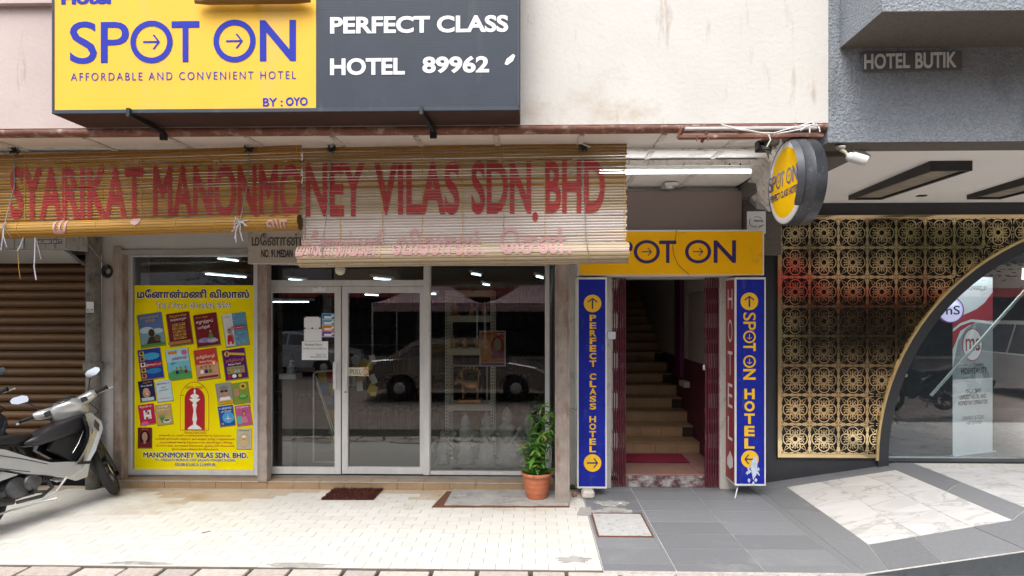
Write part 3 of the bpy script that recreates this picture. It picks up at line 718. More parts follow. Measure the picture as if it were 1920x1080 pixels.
obj('stair_wall', MB().box(.9, 9.8, 4.1, 2.3, 13.1, 4.2), m_wsoff, stc)
obj('door_post', MB().bbox(hx1 - .06, 8.3, 1.0, hx1, 8.62, 2.7, b=.005), M('purple_door_post', (.12, .01, .08), .5), stc)
obj('door_post', MB().bbox(hx1 - .08, 8.0, .9, hx1 - .001, 8.28, .98, b=.005), m_cjamb, stc)
nb = tag(obj('notice_board', MB().bbox(hx1 - .02, 7.25, Z(683, 7.3, 1300), hx1 - .001, 8.0, Z(548, 7.3, 1300), b=.004), M('cream_board', (.30, .27, .235), .7, var=.1)), 'warped cream board fixed to the wall beside the hotel stairs', 'board')
mb = MB(); mb.bbox(1.06, 7.0, .1335, 1.86, 7.42, .142, b=.003)
dm = tag(obj('door_mat', mb, M('maroon_mat', (.14, .006, .02), .9)), 'striped maroon mat at the foot of the hotel stairs', 'mat')
mbs = MB()
for k in range(9): mbs.bbox(1.065, 7.015 + k * .045, .1422, 1.855, 7.040 + k * .045, .150, b=.003)
obj('ridges', mbs, M('maroon_ridges', (.25, .015, .04), .85), dm)
# folding gates
def gate(x0, x1, label, n=6):
    Yg = 6.455; g = thing('folding_gate', label, 'gate', (X((x0 + x1) / 2, Yg), Yg, .02))
    zt = Z(521, Yg, 1240); a, b_ = X(x0, Yg), X(x1, Yg); w_ = (b_ - a) / n
    for i in range(n):
        xx = a + i * w_
        mb = MB(); mb.bbox(xx + .003, Yg - .002, .015, xx + w_ * .62, Yg + .028, zt, b=.002)
        obj('bar', mb, m_mar, g)
    for k, zz in enumerate([.15 + .44 * q for q in range(6)]):
        mb = MB()
        for i in range(n - 1):
            xx = a + i * w_ + w_ * .3
            mb.bar((xx, Yg + .034, zz), (xx + w_, Yg + .034, zz + .28), .016, .003, (0, 1, 0)); mb.bar((xx, Yg + .04, zz + .28), (xx + w_, Yg + .04, zz), .016, .003, (0, 1, 0))
            mb.lathe([(.006, -.008), (.006, .002)], (xx, Yg - .0, zz), 'Y', 8)
        obj('lattice', mb, m_mar, g)
    return g
gate(1149, 1175, 'folded maroon collapsible gate at the left of the hotel doorway')
g2_ = gate(1322, 1350, 'folded maroon collapsible gate at the right of the hotel doorway, with a padlock')
obj('padlock', MB().bbox(X(1318, 6.43), 6.425, Z(694, 6.43, 1320), X(1322, 6.43), 6.44, Z(684, 6.43, 1320), b=.003), m_alu, g2_)

# ================================================================== BIG HOTEL SIGN
YS = 4.09
bs_ = thing('hotel_signboard', 'large yellow and slate lightbox sign reading SPOT ON and PERFECT CLASS HOTEL 89962', 'sign', (X(540, YS), 4.2, Z(213, YS, 540)))
zb0, zt0 = Z(211, YS, 540), 4.62
xa, xb_, xm = X(99, YS), X(974, YS), X(593, YS)
obj('lightbox', MB().bbox(xa, YS, zb0, xb_, YF - .003, zt0, b=.004), m_brown, bs_)
mb = MB()
t_ = .028
mb.bbox(xa, YS - .012, zb0, xb_, YS - .001, zb0 + t_, b=.003); mb.bbox(xa, YS - .012, zb0 + t_, xa + .018, YS - .001, zt0, b=.003)
mb.bbox(xb_ - .018, YS - .012, zb0 + t_, xb_, YS - .001, zt0, b=.003); mb.bbox(xa, YS - .012, zt0, xb_, YS - .001, zt0 + t_, b=.003)
obj('frame', mb, m_slate, bs_)
m_yel2 = M('pale_yellow_sheet', (.86, .50, .06), .5, var=.03, vs=3, spec=.2, dirt=((.72, .47, .14), .22, 2.2, (1, 1, .25)))
obj('face', MB().box(xa + .018, YS - .006, zb0 + t_, xm, YS - .0012, zt0), m_yel2, bs_)['label'] = 'yellow sign face'
obj('face', MB().box(xm + .0005, YS - .006, zb0 + t_, xb_ - .018, YS - .0012, zt0), m_slate, bs_)['label'] = 'slate blue ribbed sign face'
mb = MB(); z = zb0 + t_ + .004
while z < zt0: mb.box(xm + .002, YS - .0072, z, xb_ - .02, YS - .0062, z + .005); z += .0125
o = obj('ribs', mb, m_slate, bs_); o['kind'] = 'stuff'
pr = Print(wframe(YS - .007, 345)); pr.spot_on(131, 38, 555, 118, m_navy, .014)
pr.text('AFFORDABLE AND CONVENIENT HOTEL', 133, 135, 555, 150, m_navy, 0, sp=1.35)
pr.text('BY :', 493, 185, 530, 201, m_navy, .02); pr.text('OYO', 536, 184, 577, 200, m_navy, .03)
pr.text('Hotel', 115, -18, 208, 6, m_navy, .05)
obj('lettering', pr, None, bs_)
pr = Print(wframe(YS - .008, 785)); pr.text('PERFECT CLASS', 619, 30, 953, 62, m_wlet, .034); pr.text('HOTEL', 619, 108, 759, 140, m_wlet, .034); pr.text('89962', 792, 106, 917, 138, m_wlet, .034); pr.new()
pr.poly([(946, 122), (950, 112), (962, 103), (966, 106), (962, 116), (951, 124)], m_wlet)
obj('lettering', pr, None, bs_)
for px, x2 in ((242, 306), (790, 818)):
    mb = MB(); x = X(px, YS - .02)
    mb.box(x - .012, YS - .035, zb0 - .03, x + .012, YS - .013, zb0 + .03)
    mb.bar((x, YS - .02, zb0 - .012), (x + .03, YF + .02, zb0 - .035), .03, .03)
    mb.box(x + .0, YF + .005, zb0 - .09, x + .05, YF + .03, zb0 - .0)
    obj('bracket', mb, m_blk, bs_)
# floodlight above the sign face
fl_ = thing('floodlight', 'amber floodlight bowl at the top edge of the big yellow sign', 'lamp', (X(455, 3.9), 3.9, Z(-10, 3.9, 455)))
obj('bowl', MB().loft([(X(345, 3.9), 4.03, Z(-19, 3.9, 455), .012, .02), (X(370, 3.9), 4.03, Z(-24, 3.9, 455), .025, .045), (X(540, 3.9), 4.03, Z(-24, 3.9, 455), .025, .045), (X(568, 3.9), 4.03, Z(-19, 3.9, 455), .012, .02)]), M('amber_metal', (.22, .12, .03), .35, .6), fl_)
obj('arm', MB().tube([(X(455, 3.9), 4.04, Z(-20, 3.9, 455)), (X(455, 3.9), 4.1, Z(-60, 3.9, 455)), (X(455, 3.9), 4.4, Z(-60, 3.9, 455))], .015), m_blk, fl_)

# ================================================================== BAMBOO BLINDS
def blind(label, xl, xr_, zt, dzl, flat_bottom_px, pitch_px, roll_c_px, roll_r, mats_by_row, Yb, group, wordsets, strings, ropes, xref):
    b = thing('bamboo_blind', label, 'bamboo blind', ((X(max(xl, -200), Yb) + X(xr_, Yb)) / 2, Yb, zt), group)
    x0, x1 = X(xl, Yb), X(xr_, Yb); pitch = pitch_px * Yb / F
    zf = Z(flat_bottom_px, Yb, xref); n = int((zt - zf) / pitch)
    slope = dzl                                   # left end hangs lower
    def zat(x, z): return z - slope * (x1 - x) / (x1 - x0)
    bands = []; rr = random.Random(len(label))
    for i in range(n):
        z1 = zt - i * pitch; gap = .0015 if rr.random() < .3 else .0052
        if i < n * .55 and rr.random() < .5: gap += .0022
        z0 = z1 - pitch + gap; bands.append((z0, z1))
        k = 6; vs = []
        jy = rr.uniform(-.002, .002); tl = rr.uniform(-.001, .001)
        for j in range(k + 1):
            t = j / k; x = x0 + (x1 - x0) * t + (rr.uniform(-.012, .006) if j == k else 0)
            wob = rr.uniform(-.0018, .0018); yy = Yb + jy + rr.uniform(-.001, .001)
            a, c = zat(x, z0 + wob), zat(x, z1 + wob)
            vs += [(x, yy, a), (x, yy - .0042, (a + c) / 2), (x, yy, c), (x, yy + .003, c), (x, yy + .003, a)]
        fs = [(j * 5 + q, j * 5 + (q + 1) % 5, (j + 1) * 5 + (q + 1) % 5, (j + 1) * 5 + q) for j in range(k) for q in range(5)]
        fs += [(0, 1, 2, 3, 4), tuple(k * 5 + q for q in (4, 3, 2, 1, 0))]
        obj('slat', MB().add(vs, fs), mats_by_row(i / n, rr), b)
    obj('head_rod', MB().tube([(x0, Yb, zat(x0, zt + .008)), (x1, Yb, zat(x1, zt + .008))], .008), m_bm[1], b)
    # roll: chord slats round a cylinder
    zc = Z(roll_c_px, Yb, xref); yc = Yb - roll_r * .55; ns = 16
    rs_ = []
    for i in range(ns):
        a0 = 2 * math.pi * i / ns + .1; a1 = a0 + 2 * math.pi / ns * .86; r_ = roll_r * rr.uniform(.985, 1.01)
        vs = []
        xe = x1 + rr.uniform(-.006, .006)
        for x in (x0, xe):
            for a, q in ((a0, 1), ((a0 + a1) / 2, 1.012), (a1, 1), (a1, .93), (a0, .93)):
                vs.append((x, yc - r_ * q * math.cos(a), zat(x, zc + r_ * q * math.sin(a))))
        fs = [(q, (q + 1) % 5, (q + 1) % 5 + 5, q + 5) for q in range(5)] + [(0, 1, 2, 3, 4), (9, 8, 7, 6, 5)]
        obj('slat', MB().add(vs, fs), mats_by_row(1.2, rr), b)
        rs_.append((a0, a1))
    core = []
    for k in range(150):
        a = k * .34; r_ = roll_r * (.08 + .82 * k / 150); core.append((x1 - .004, yc - r_ * math.cos(a), zat(x1, zc + r_ * math.sin(a))))
    mb = MB().tube(core, .0032, 5); mb.tube([(x0, yc, zat(x0, zc)), (x1 - .012, yc, zat(x1, zc))], roll_r * .90, 16)
    obj('rolled_core', mb, M('dark_bamboo_end', (.10, .065, .035), .9, var=.4, vs=40), b)
    # painted words, cut at the gaps and laid on the slats
    allb = sorted(bands)
    for (s_, a0_, b0_, a1_, b1_, mat, bold) in wordsets:
        vs, fs, ar = glyphs(s_, bold)
        bm = bmesh.new(); bv = [bm.verts.new((X(a0_ + u * (a1_ - a0_), Yb), 0 + zz * .0002, Z(b0_ + v * (b1_ - b0_), Yb, xref))) for (u, v, zz) in vs]
        for f in fs:
            try: bm.faces.new([bv[i] for i in f])
            except ValueError: pass
        cutz = []
        for z0, z1 in bands: cutz += [zat((X(a0_, Yb) + X(a1_, Yb)) / 2, z0), zat((X(a0_, Yb) + X(a1_, Yb)) / 2, z1)]
        zrt = zc + roll_r * .98
        for i in range(ns):
            a0, a1 = rs_[i]
            if math.cos((a0 + a1) / 2) > 0: cutz += [zc + roll_r * math.sin(a0), zc + roll_r * math.sin(a1)]
        for c in cutz: bmesh.ops.bisect_plane(bm, geom=bm.verts[:] + bm.edges[:] + bm.faces[:], plane_co=(0, 0, c), plane_no=(0, 0, 1))
        xmid = (X(a0_, Yb) + X(a1_, Yb)) / 2; dele = []
        for f in bm.faces:
            z = f.calc_center_median().z + (zt - zat(xmid, zt)); ok = False
            zz = z
            if zz > zc + roll_r:
                ok = any(q0 <= zz <= q1 for q0, q1 in bands)
            else: ok = True
            if zz < zc - roll_r * .8: ok = False
            if not ok: dele.append(f)
        bmesh.ops.delete(bm, geom=dele, context='FACES')
        off = zt - zat(xmid, zt)
        for v in bm.verts:
            zz = v.co.z + off; yv = v.co.y
            if zz < zc + roll_r * .99 and zz > zc - roll_r:
                v.co.y = yv + yc - math.sqrt(max(0, (roll_r * 1.035) ** 2 - (zz - zc) ** 2)) - .003
            else: v.co.y = yv + Yb - .0078
        mb = MB(); mb.addbm(bm); obj('lettering', mb, mat, b)['kind'] = 'stuff'
    for px in strings:
        x = X(px, Yb); pts = [(x, Yb - .006, zat(x, zt + .01)), (x, Yb - .006, zat(x, zc + roll_r * 1.15))]
        for k in range(7):
            a = math.pi / 2 - k * math.pi / 6; pts.append((x + k * .004, yc - (roll_r + .004) * math.cos(a), zat(x, zc + (roll_r + .004) * math.sin(a))))
        obj('string', MB().tube(pts, .0022, 5), m_string, b)
    for (px, dx, knot) in ropes:
        x = X(px, Yb); x2 = x + dx
        pts = [(x, Yb - .03, zb - .002), (x + .003, Yb - .02, zat(x, zt) - .03), (x + dx * .5, Yb - .015, (zt + zc) / 2), (x2, yc - roll_r * 1.04, zat(x, zc) + roll_r * .5), (x2 + .01, yc - roll_r * 1.1, zat(x, zc)), (x2 + .03, yc - roll_r * .6, zat(x, zc) - roll_r * .95)]
        obj('rope', MB().tube(pts, .0038, 6), m_rope, b)
        mb = MB(); rk = random.Random(px)
        for q in range(7):
            c = Vector((x, Yb - .03, zb - .035)); pts = [c + Vector((rk.uniform(-.03, .05), rk.uniform(-.02, .02), rk.uniform(-.03, .03))) for _ in range(5)]; mb.tube(pts, .004, 5)
        obj('knot', mb, m_blk, b)
        if knot:
            mb = MB()
            for q in range(knot):
                c = Vector((x2 + .0, yc - roll_r * 1.15, zat(x, zc)))
                a = rk.uniform(0, 6.28) if q > 2 else -1.6 + rk.uniform(-.3, .3)
                L_ = rk.uniform(.05, .10) if q > 2 else rk.uniform(.10, .17)
                e = c + Vector((math.cos(a) * L_, rk.uniform(-.02, .01), math.sin(a) * L_))
                mb.tube([c, (c + e) / 2 + Vector((rk.uniform(-.02, .02), -.01, rk.uniform(-.01, .02))), e], .0042, 5)
            obj('rope_tie', mb, m_rope2, b)
    return b
def rows_left(t, rr): return m_bm[2] if t > 1 else rr.choice(m_bm)
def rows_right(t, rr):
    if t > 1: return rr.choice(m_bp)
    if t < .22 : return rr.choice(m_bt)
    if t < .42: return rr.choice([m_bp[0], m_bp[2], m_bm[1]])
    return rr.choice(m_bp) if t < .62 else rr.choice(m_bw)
zbt = 3.262
lt = [('SYARIKAT', 20, 310, 270, 410, m_red, .03), ('MANON', 288, 308, 482, 410, m_red, .03), ('MO', 486, 308, 566, 410, m_red, .03), ('ம', 118, 408, 143, 440, m_pinkp, .02), ('•', 260, 408, 277, 425, m_pinkp, .02), ('லா', 510, 413, 548, 440, m_pinkp, .02)]
blind('honey brown bamboo blind at the left, rolled up high, painted SYARIKAT MANONMO in red', -330, 566, zbt, .10, 400, 5.4, 418, .066, rows_left, YB, 'bamboo blinds hung under the front ceiling', lt,
      [-120, -50, 48, 122, 193, 266, 340, 412, 487, 557], [(30, .0, 5), (468, -.02, 12)], 566)
rt = [('NEY', 574, 305, 684, 405, m_red, .03), ('VILAS', 702, 303, 862, 403, m_red, .03), ('SDN', 884, 302, 996, 402, m_red, .03), ('.', 998, 398, 1009, 416, m_red, .03), ('BHD', 1022, 302, 1134, 400, m_red, .03),
      ('மனோன்மணி', 566, 430, 720, 484, m_pinkp, .03), ('விலாஸ்.', 742, 428, 912, 482, m_pinkp, .03), ('சென்.', 938, 426, 1070, 480, m_pinkp, .03)]
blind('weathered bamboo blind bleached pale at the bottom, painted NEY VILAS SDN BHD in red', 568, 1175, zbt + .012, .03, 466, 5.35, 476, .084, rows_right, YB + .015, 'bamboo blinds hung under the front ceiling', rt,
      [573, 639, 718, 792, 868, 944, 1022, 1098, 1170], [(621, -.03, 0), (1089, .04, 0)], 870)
obj_h = tag(obj('plastic_hook', MB().tube([(X(1090, 4.69), 4.69, Z(262, 4.69, 1090)), (X(1092, 4.69), 4.69, Z(270, 4.69, 1090)), (X(1107, 4.69), 4.69, Z(276, 4.69, 1090))], .006), m_white), 'bent white plastic hook at the top of the right bamboo blind', 'hook')
# hanging rope ends from the left blind
ro = thing('rope_end', 'frayed white and pink rope end hanging in front of the brown shutter', 'rope', (X(65, 4.66), 4.66, 2.5))
def rope_pts(l, Y): return [(X(a, Y), Y, Z(b_, Y, 60)) for a, b_ in l]
obj('strand', MB().tube(rope_pts([(64, 432), (66, 450), (65, 485), (64, 500), (68, 525)], 4.66), .0045, 6), m_rope2, ro)
obj('strand', MB().tube(rope_pts([(62, 430), (68, 450), (72, 465), (77, 486)], 4.66), .0035, 6), m_rope, ro)
ro = thing('rope_end', 'short looped white rope end hanging leftmost below the left blind', 'rope', (X(40, 4.66), 4.66, 2.5))
obj('strand', MB().tube(rope_pts([(45, 428), (44, 445), (38, 462), (33, 470)], 4.66), .005, 6), m_rope2, ro)
obj('strand', MB().tube(rope_pts([(46, 430), (43, 448), (41, 466)], 4.67), .004, 6), m_rope2, ro)
obj('strand', MB().tube(rope_pts([(33, 462), (35, 500), (38, 523)], 4.67), .002, 5), m_string, ro)
# stay rope to the coil on the pillar
ro = thing('coiled_wire', 'coil of dark wire hanging on the white pillar, tied up to the left blind', 'wire', (X(203, 6.36), 6.36, 2.4))
obj('strand', MB().tube([(X(148, 4.75), 4.75, Z(433, 4.75, 148)), (X(165, 5.4), 5.4, Z(458, 5.4, 165)), (X(200, 6.34), 6.34, Z(500, 6.34, 200))], .005, 6), m_pipe, ro)
mb = MB(); rk = random.Random(2)
for q in range(7):
    c = (X(203, 6.36), 6.36, Z(509, 6.36, 203)); r_ = .03 + .006 * q
    mb.tube([(c[0] + r_ * math.cos(a * .5) + rk.uniform(-.003, .003), c[1] - q * .003, c[2] + r_ * math.sin(a * .5) * 1.1) for a in range(14)], .0035, 5)
obj('coil', mb, m_blk, ro)

# ================================================================== SHOP NAME BOARD behind the blinds
Yn = 6.10
nb = thing('shop_name_board', 'grey shop name board half hidden behind the blinds, reading NO. 91 MEDAN', 'sign', (X(700, Yn), Yn, 2.5))
z0, z1 = Z(495, Yn, 480), zb - .02
obj('board', MB().bbox(X(464, Yn), Yn, z0, X(1086, Yn), Yn + .05, z1, b=.01), M('weathered_board', (.40, .36, .31), .7, var=.08, vs=3, dirt=((.25, .2, .16), .15, 8)), nb)
pr = Print(wframe(Yn - .001, 520)); m_ink = M('dark_grey_lettering', (.07, .075, .065), .6)
pr.text('மனோன்மணி', 472, 437, 612, 461, m_ink, .02); pr.text('NO. 91.MEDAN', 490, 468, 549, 483, m_blk, .03); pr.text('BUNUS', 556, 468, 590, 483, m_blk, .03)
obj('lettering', pr, None, nb)

# ================================================================== YELLOW SIGNS AT THE HOTEL DOOR
Yp = 6.13
ys = thing('doorway_signboard', 'amber box sign over the stair doorway with SPOT ON in dark indigo', 'sign', (X(1258, Yp), Yp, Z(516, Yp, 1258)))
xa, xb2 = X(1085, Yp), X(1433, Yp); za, zc_ = Z(516, Yp, 1258), Z(431, Yp, 1258)
obj('box', MB().bbox(xa, Yp, za, xb2, 6.42, zc_, b=.004), m_white, ys)
obj('face', MB().box(xa + .012, Yp - .004, za + .006, xb2 - .018, Yp - .0005, zc_ - .02), m_amber, ys)
pr = Print(wframe(Yp - .0045, 1270)); pr.spot_on(1118, 450, 1380, 494, m_navyd, .012)
obj('lettering', pr, None, ys)
wp = [(1268, 431), (1267, 445), (1261, 462), (1264, 480), (1272, 497), (1292, 515)]
tag(obj('loose_wire', MB().tube([(X(a, Yp - .01), Yp - .012, Z(b_, Yp - .01, 1268)) for a, b_ in wp], .0025, 5), m_blk), 'thin black wire dangling across the amber doorway sign', 'wire')
tb = thing('blank_board', 'plain taupe board above the amber doorway sign', 'board', (X(1283, 6.3), 6.3, Z(431, 6.3, 1283)))
obj('board', MB().bbox(X(1120, 6.3), 6.3, Z(431, 6.3, 1283), X(1391, 6.3), 6.4, Z(357.5, 6.3, 1283), b=.003), m_redact, tb)
# tall blue side panels
def bpanel(label, x0, x1, y0, y1, side=None):
    xr = (x0 + x1) / 2; o = thing('vertical_sign', label, 'sign', (X(xr, Yp), Yp, Z(y1, Yp, xr)), 'tall blue signs beside the stair doorway')
    a, b_, c, d = X(x0, Yp), X(x1, Yp), Z(y1, Yp, xr), Z(y0, Yp, xr)
    obj('box', MB().bbox(a, Yp, c, b_, 6.41, d, b=.003), m_white, o)
    obj('face', MB().box(X(x0 + 3, Yp), Yp - .003, Z(y1 - 4, Yp, xr), X(x1 - 3, Yp), Yp - .0005, Z(y0 + 4, Yp, xr)), m_blue, o)
    return o
l_ = bpanel('tall blue sign left of the stair doorway, PERFECT CLASS HOTEL in stacked yellow letters', 1082, 1138, 520, 916)
pr = Print(wframe(Yp - .0035, 1110))
pr.disc(1111, 569, 16.5, m_ylet); pr.arrow(1111, 569, 21, m_navyd, 90, 1, wd=.13); pr.new(); pr.disc(1111, 868, 16.5, m_ylet); pr.arrow(1111, 868, 21, m_navyd, 0, 1, wd=.13)
def stack(pr, s_, x0, x1, y0, y1, mat, bold=.035, fill=.84):
    h = (y1 - y0) / len(s_); pr.new(); pr.lock = 1
    for i, c in enumerate(s_):
        pr.text(c, x0, y0 + i * h + h * (1 - fill) / 2, x1, y0 + (i + 1) * h - h * (1 - fill) / 2, mat, bold)
    pr.lock = 0
stack(pr, 'PERFECT', 1105.5, 1118, 589, 689, m_ylet); stack(pr, 'CLASS', 1105.5, 1118, 699, 769, m_ylet); stack(pr, 'HOTEL', 1105, 1117.5, 779, 849, m_ylet)
obj('lettering', pr, None, l_)
r_ = bpanel('tall blue sign right of the stair doorway reading SPOT ON HOTEL, smudged white below', 1378, 1436, 520, 911)
pr = Print(wframe(Yp - .0035, 1406))
pr.disc(1405, 565, 16.5, m_ylet); pr.arrow(1405, 565, 21, m_navyd, 90, 1, wd=.13); pr.new(); pr.disc(1406, 861, 16.5, m_ylet); pr.arrow(1406, 861, 21, m_navyd, 180, 1, wd=.13)
pr.spot_on(1393.5, 586, 1417, 712, m_ylet, .03, rot=90)
stack(pr, 'HOTEL', 1395.5, 1415, 727, 843, m_ylet, .04)
obj('lettering', pr, None, r_)
m_smear = M('white_smear', (.50, .56, .68), .5, var=.2, vs=20)
mb = Print(wframe(Yp - .005, 1406)); rk = random.Random(5)
for q in range(16):
    a, b_ = 1398 + rk.random() * 30, 872 + rk.random() * 32; l2 = 3 + rk.random() * 7
    mb.poly([(a, b_), (a + 1 + rk.random() * 2.5, b_ + l2 * .4), (a + rk.random() * 2, b_ + l2), (a - 1.5 - rk.random() * 1.5, b_ + l2 * .6)], m_smear, rk.random() * .5)
mb.poly([(1407, 870), (1413, 858), (1417, 852), (1420, 870), (1418, 890), (1412, 900), (1409, 885)], m_smear, .7)
obj('paint_smear', mb, None, r_)
# red side of the right panel (faces the doorway)
xf = X(1378, Yp)
def sfr(a, b_, d): return Vector((xf - .003 - d, 6.41 - (6.41 - Yp) * a, Z(b_, Yp, 1378)))
pr = Print(sfr); pr.rect(.02, 524, .98, 906, m_redp)
m_rlet = M('pale_red_lettering', (.80, .72, .73), .5)
for c, y0, y1 in (('H', 541, 579), ('O', 599, 643), ('T', 660, 706), ('E', 722, 768), ('L', 786, 830)): pr.text(c, .28, y0, .80, y1, m_rlet, .0, 2)
pr.poly([(.2, 868), (.55, 850), (.85, 862), (.85, 878), (.5, 886), (.2, 880)], m_rlet, 2)
obj('red_side', pr, None, r_)
obj('side_edge', MB().box(xf - .006, Yp - .004, Z(911, Yp, 1378), xf - .0005, Yp + .006, Z(521, Yp, 1378)), m_alu, r_)
obj('foot', MB().tube([(X(1385, 6.2), 6.2, .13), (X(1381, 6.15), 6.15, .06), (X(1378, 6.1), 6.1, .005)], .008), m_alu, r_)
# switch boxes on the cream jamb
tag(obj('switch_box', MB().bbox(X(1139, 6.4), 6.39, Z(636, 6.4, 1146), X(1154, 6.4), 6.43, Z(622, 6.4, 1146), b=.004), m_paper), 'small white box on the left jamb of the stair doorway', 'box')
# stones
def stone(label, px, py, rx, ry, rz, mat, seed):
    c = PZ(px, py); bm = bmesh.new(); bmesh.ops.create_icosphere(bm, subdivisions=2, radius=1); rk = random.Random(seed)
    for v in bm.verts:
        k = 1 + rk.uniform(-.13, .13); v.co = Vector((c.x + v.co.x * rx * k, c.y + v.co.y * ry * k, rz * .9 + v.co.z * rz * k))
    mb = MB(); mb.addbm(bm); return tag(obj('stone', mb, mat), label, 'stone')
bk = Vector(PZ(1104, 936)); mb = MB(); mb.bbox(bk.x - .07, 6.04, .0, bk.x + .06, 6.2, .083, b=.02)
tag(obj('concrete_block', mb, M('pale_block', (.58, .54, .48), .9, var=.15, vs=12, bump=.6, bs=40)), 'pale broken block propping up the left blue sign', 'block')
stone('reddish stone beside the foot of the rusty post', 1077, 931, .032, .03, .022, M('red_stone', (.32, .17, .13), .9, var=.3, vs=20), 1)
stone('small white stone in front of the reddish one', 1085, 940, .016, .014, .012, m_paper, 2)
stone('flat pale pebble on the grey floor above the inspection cover', 1163, 945, .022, .02, .006, m_paper, 3)
stone('small dark stone behind the rusty post', 1073, 918, .03, .03, .03, M('dark_stone', (.06, .05, .04), .9), 4)

# ================================================================== ROUND SIGN
D0 = thing('round_sign', 'round amber and black box sign with a torn rim, sticking out from the wall', 'sign', (1.96, 4.39, 2.89))
x0r = X(1441, 4.70); zc_ = Z(343, 4.39, 1495); rad = .312; thk = .158
obj('rim', MB().lathe([(rad - .012, .004), (rad, 0), (rad, thk * .48), (rad + .004, thk * .49), (rad + .004, thk * .53), (rad, thk * .54), (rad, thk), (rad - .02, thk + .002)], (x0r, 4.39, zc_), 'X', 64), M('black_rim', (.05, .055, .065), .42, .1, var=.35, vs=9, dirt=((.30, .33, .38), .12, 30), coat=.2), D0)
obj('face', MB().lathe([(0.0001, -.012), (rad * .6, -.009), (rad * .88, -.002), (rad - .013, .003)], (x0r, 4.39, zc_), 'X', 64), M('disc_amber', (.96, .56, .004), .7, var=.04, spec=.05), D0)
obj('face_edge', MB().lathe([(rad - .030, -.0035), (rad - .014, .0005), (rad - .010, .0045)], (x0r, 4.39, zc_), 'X', 64), m_white, D0)
def dfr(a, b_, d): return Vector((x0r - .0105 - d, 4.39 + rad - 2 * rad * a, zc_ + rad - 2 * rad * b_))
pr = Print(dfr); pr.spot_on(.06, .35, .86, .54, m_navyd, .03); pr.text('PERFECT CLASS HOTEL', .10, .585, .88, .67, m_navyd, .03)
obj('lettering', pr, None, D0)
# torn flap of rim sheet standing in front of the face
mb = MB(); vs = []; a0, a1 = R(62), R(-42)
for i in range(15):
    a = a0 + (a1 - a0) * i / 14; c_, s_ = math.cos(a), math.sin(a)
    vs += [(x0r - .045 if i not in (0, 14) else x0r - .035, 4.39 - (rad - .004) * c_, zc_ + (rad - .004) * s_), (x0r + .004, 4.39 - (rad + .003) * c_, zc_ + (rad + .003) * s_)]
mb.add(vs, [(2 * i, 2 * i + 1, 2 * i + 3, 2 * i + 2) for i in range(14)], smooth=True)
obj('torn_flap', mb, M('bent_rim', (.06, .066, .08), .4, .1, var=.3, vs=10, coat=.2), D0)
obj('mount', MB().bar((2.0, 4.62, zc_ + .29), (2.05, 4.75, zb), .03, .03), m_blk, D0)

# ================================================================== iron bracket, cables, junction box at the wall's lower right edge
ib = thing('iron_bracket_frame', 'rusty iron angle frame with a white tube on top, fixed under the wall edge', 'bracket', (X(1400, 4.35), 4.35, 3.3))
Yi = 4.30
zi = Z(238, Yi, 1400)
mb = MB(); mb.bbox(X(1275, Yi + .05), Yi + .07, zi - .065, X(1545, Yi), Yi + .09, zi - .03, b=.002); mb.bbox(X(1275, Yi), Yi, zi - .075, X(1545, Yi), Yi + .05, zi - .055, b=.002)
mb.bar((X(1280, Yi), Yi, zi), (X(1275, Yi), Yi + .05, zi - .07), .02, .03); mb.bar((X(1330, Yi), Yi, zi - .0), (X(1318, Yi), Yi + .04, zi - .10), .02, .015)
for px in (1306, 1327): mb.box(X(px, Yi), Yi, zi - .10, X(px + 2, Yi), Yi + .01, zi - .06)
obj('angle_iron', mb, m_lip, ib)
obj('tube', MB().bbox(X(1284, Yi), Yi - .01, zi - .022, X(1532, Yi), Yi + .02, zi + .002, b=.006), m_alu, ib)
cb = thing('white_cable', 'tangled white electric cables at the lower right corner of the cream wall', 'cable', (X(1490, 4.25), 4.25, 3.25))
for l in ([(1352, 232), (1380, 242), (1420, 248), (1450, 250), (1490, 238), (1530, 234)], [(1450, 252), (1480, 247), (1515, 240), (1532, 236)], [(1500, 246), (1510, 238), (1530, 234), (1536, 244)], [(1518, 238), (1517, 250)], [(1354, 234), (1400, 244), (1444, 252)], [(1440, 250), (1444, 262), (1438, 275)], [(1500, 236), (1520, 230), (1536, 240), (1536, 248)]):
    obj('cable', MB().tube([(X(a, 4.26), 4.26 - .01 * (i % 2), Z(b_, 4.26, 1490)) for i, (a, b_) in enumerate(l)], .0048, 6), m_white, cb)
jb = thing('junction_box', 'open black junction box in a lump of cement beside the round sign', 'junction box', (X(1425, 4.6), 4.6, 3.2))
mb = MB(); xj = X(1417, 4.55); zj = Z(285, 4.55, 1430); mb.box(xj, 4.55, zj, X(1447, 4.55), 4.57, zj + .075); mb.box(xj, 4.5, zj, xj + .01, 4.55, zj + .075); mb.box(xj, 4.5, zj, X(1447, 4.5), 4.55, zj + .01); mb.box(xj, 4.5, zj + .065, X(1447, 4.5), 4.55, zj + .075)
obj('casing', mb, m_blk, jb)
bm = bmesh.new(); bmesh.ops.create_icosphere(bm, subdivisions=3, radius=1); rk = random.Random(3)
for v in bm.verts: k = 1 + rk.uniform(-.14, .14); v.co = Vector((X(1446, 4.55) + v.co.x * .07 * k, 4.56 + v.co.y * .06 * k, zj + .09 + v.co.z * .05 * k))
mb = MB(); mb.addbm(bm, None, True); obj('cement_lump', mb, M('cement_lump_grey', (.30, .27, .24), .9, var=.3, vs=20), jb)
for k in range(5): mb = MB().tube([(xj + .03 + k * .012, 4.52, zj + .04), (xj + .06 + k * .01, 4.5, zj - .01 - k * .006), (xj + .12, 4.6, zj - .04 + k * .02)], .004, 5); obj('wire', mb, m_rope, jb)
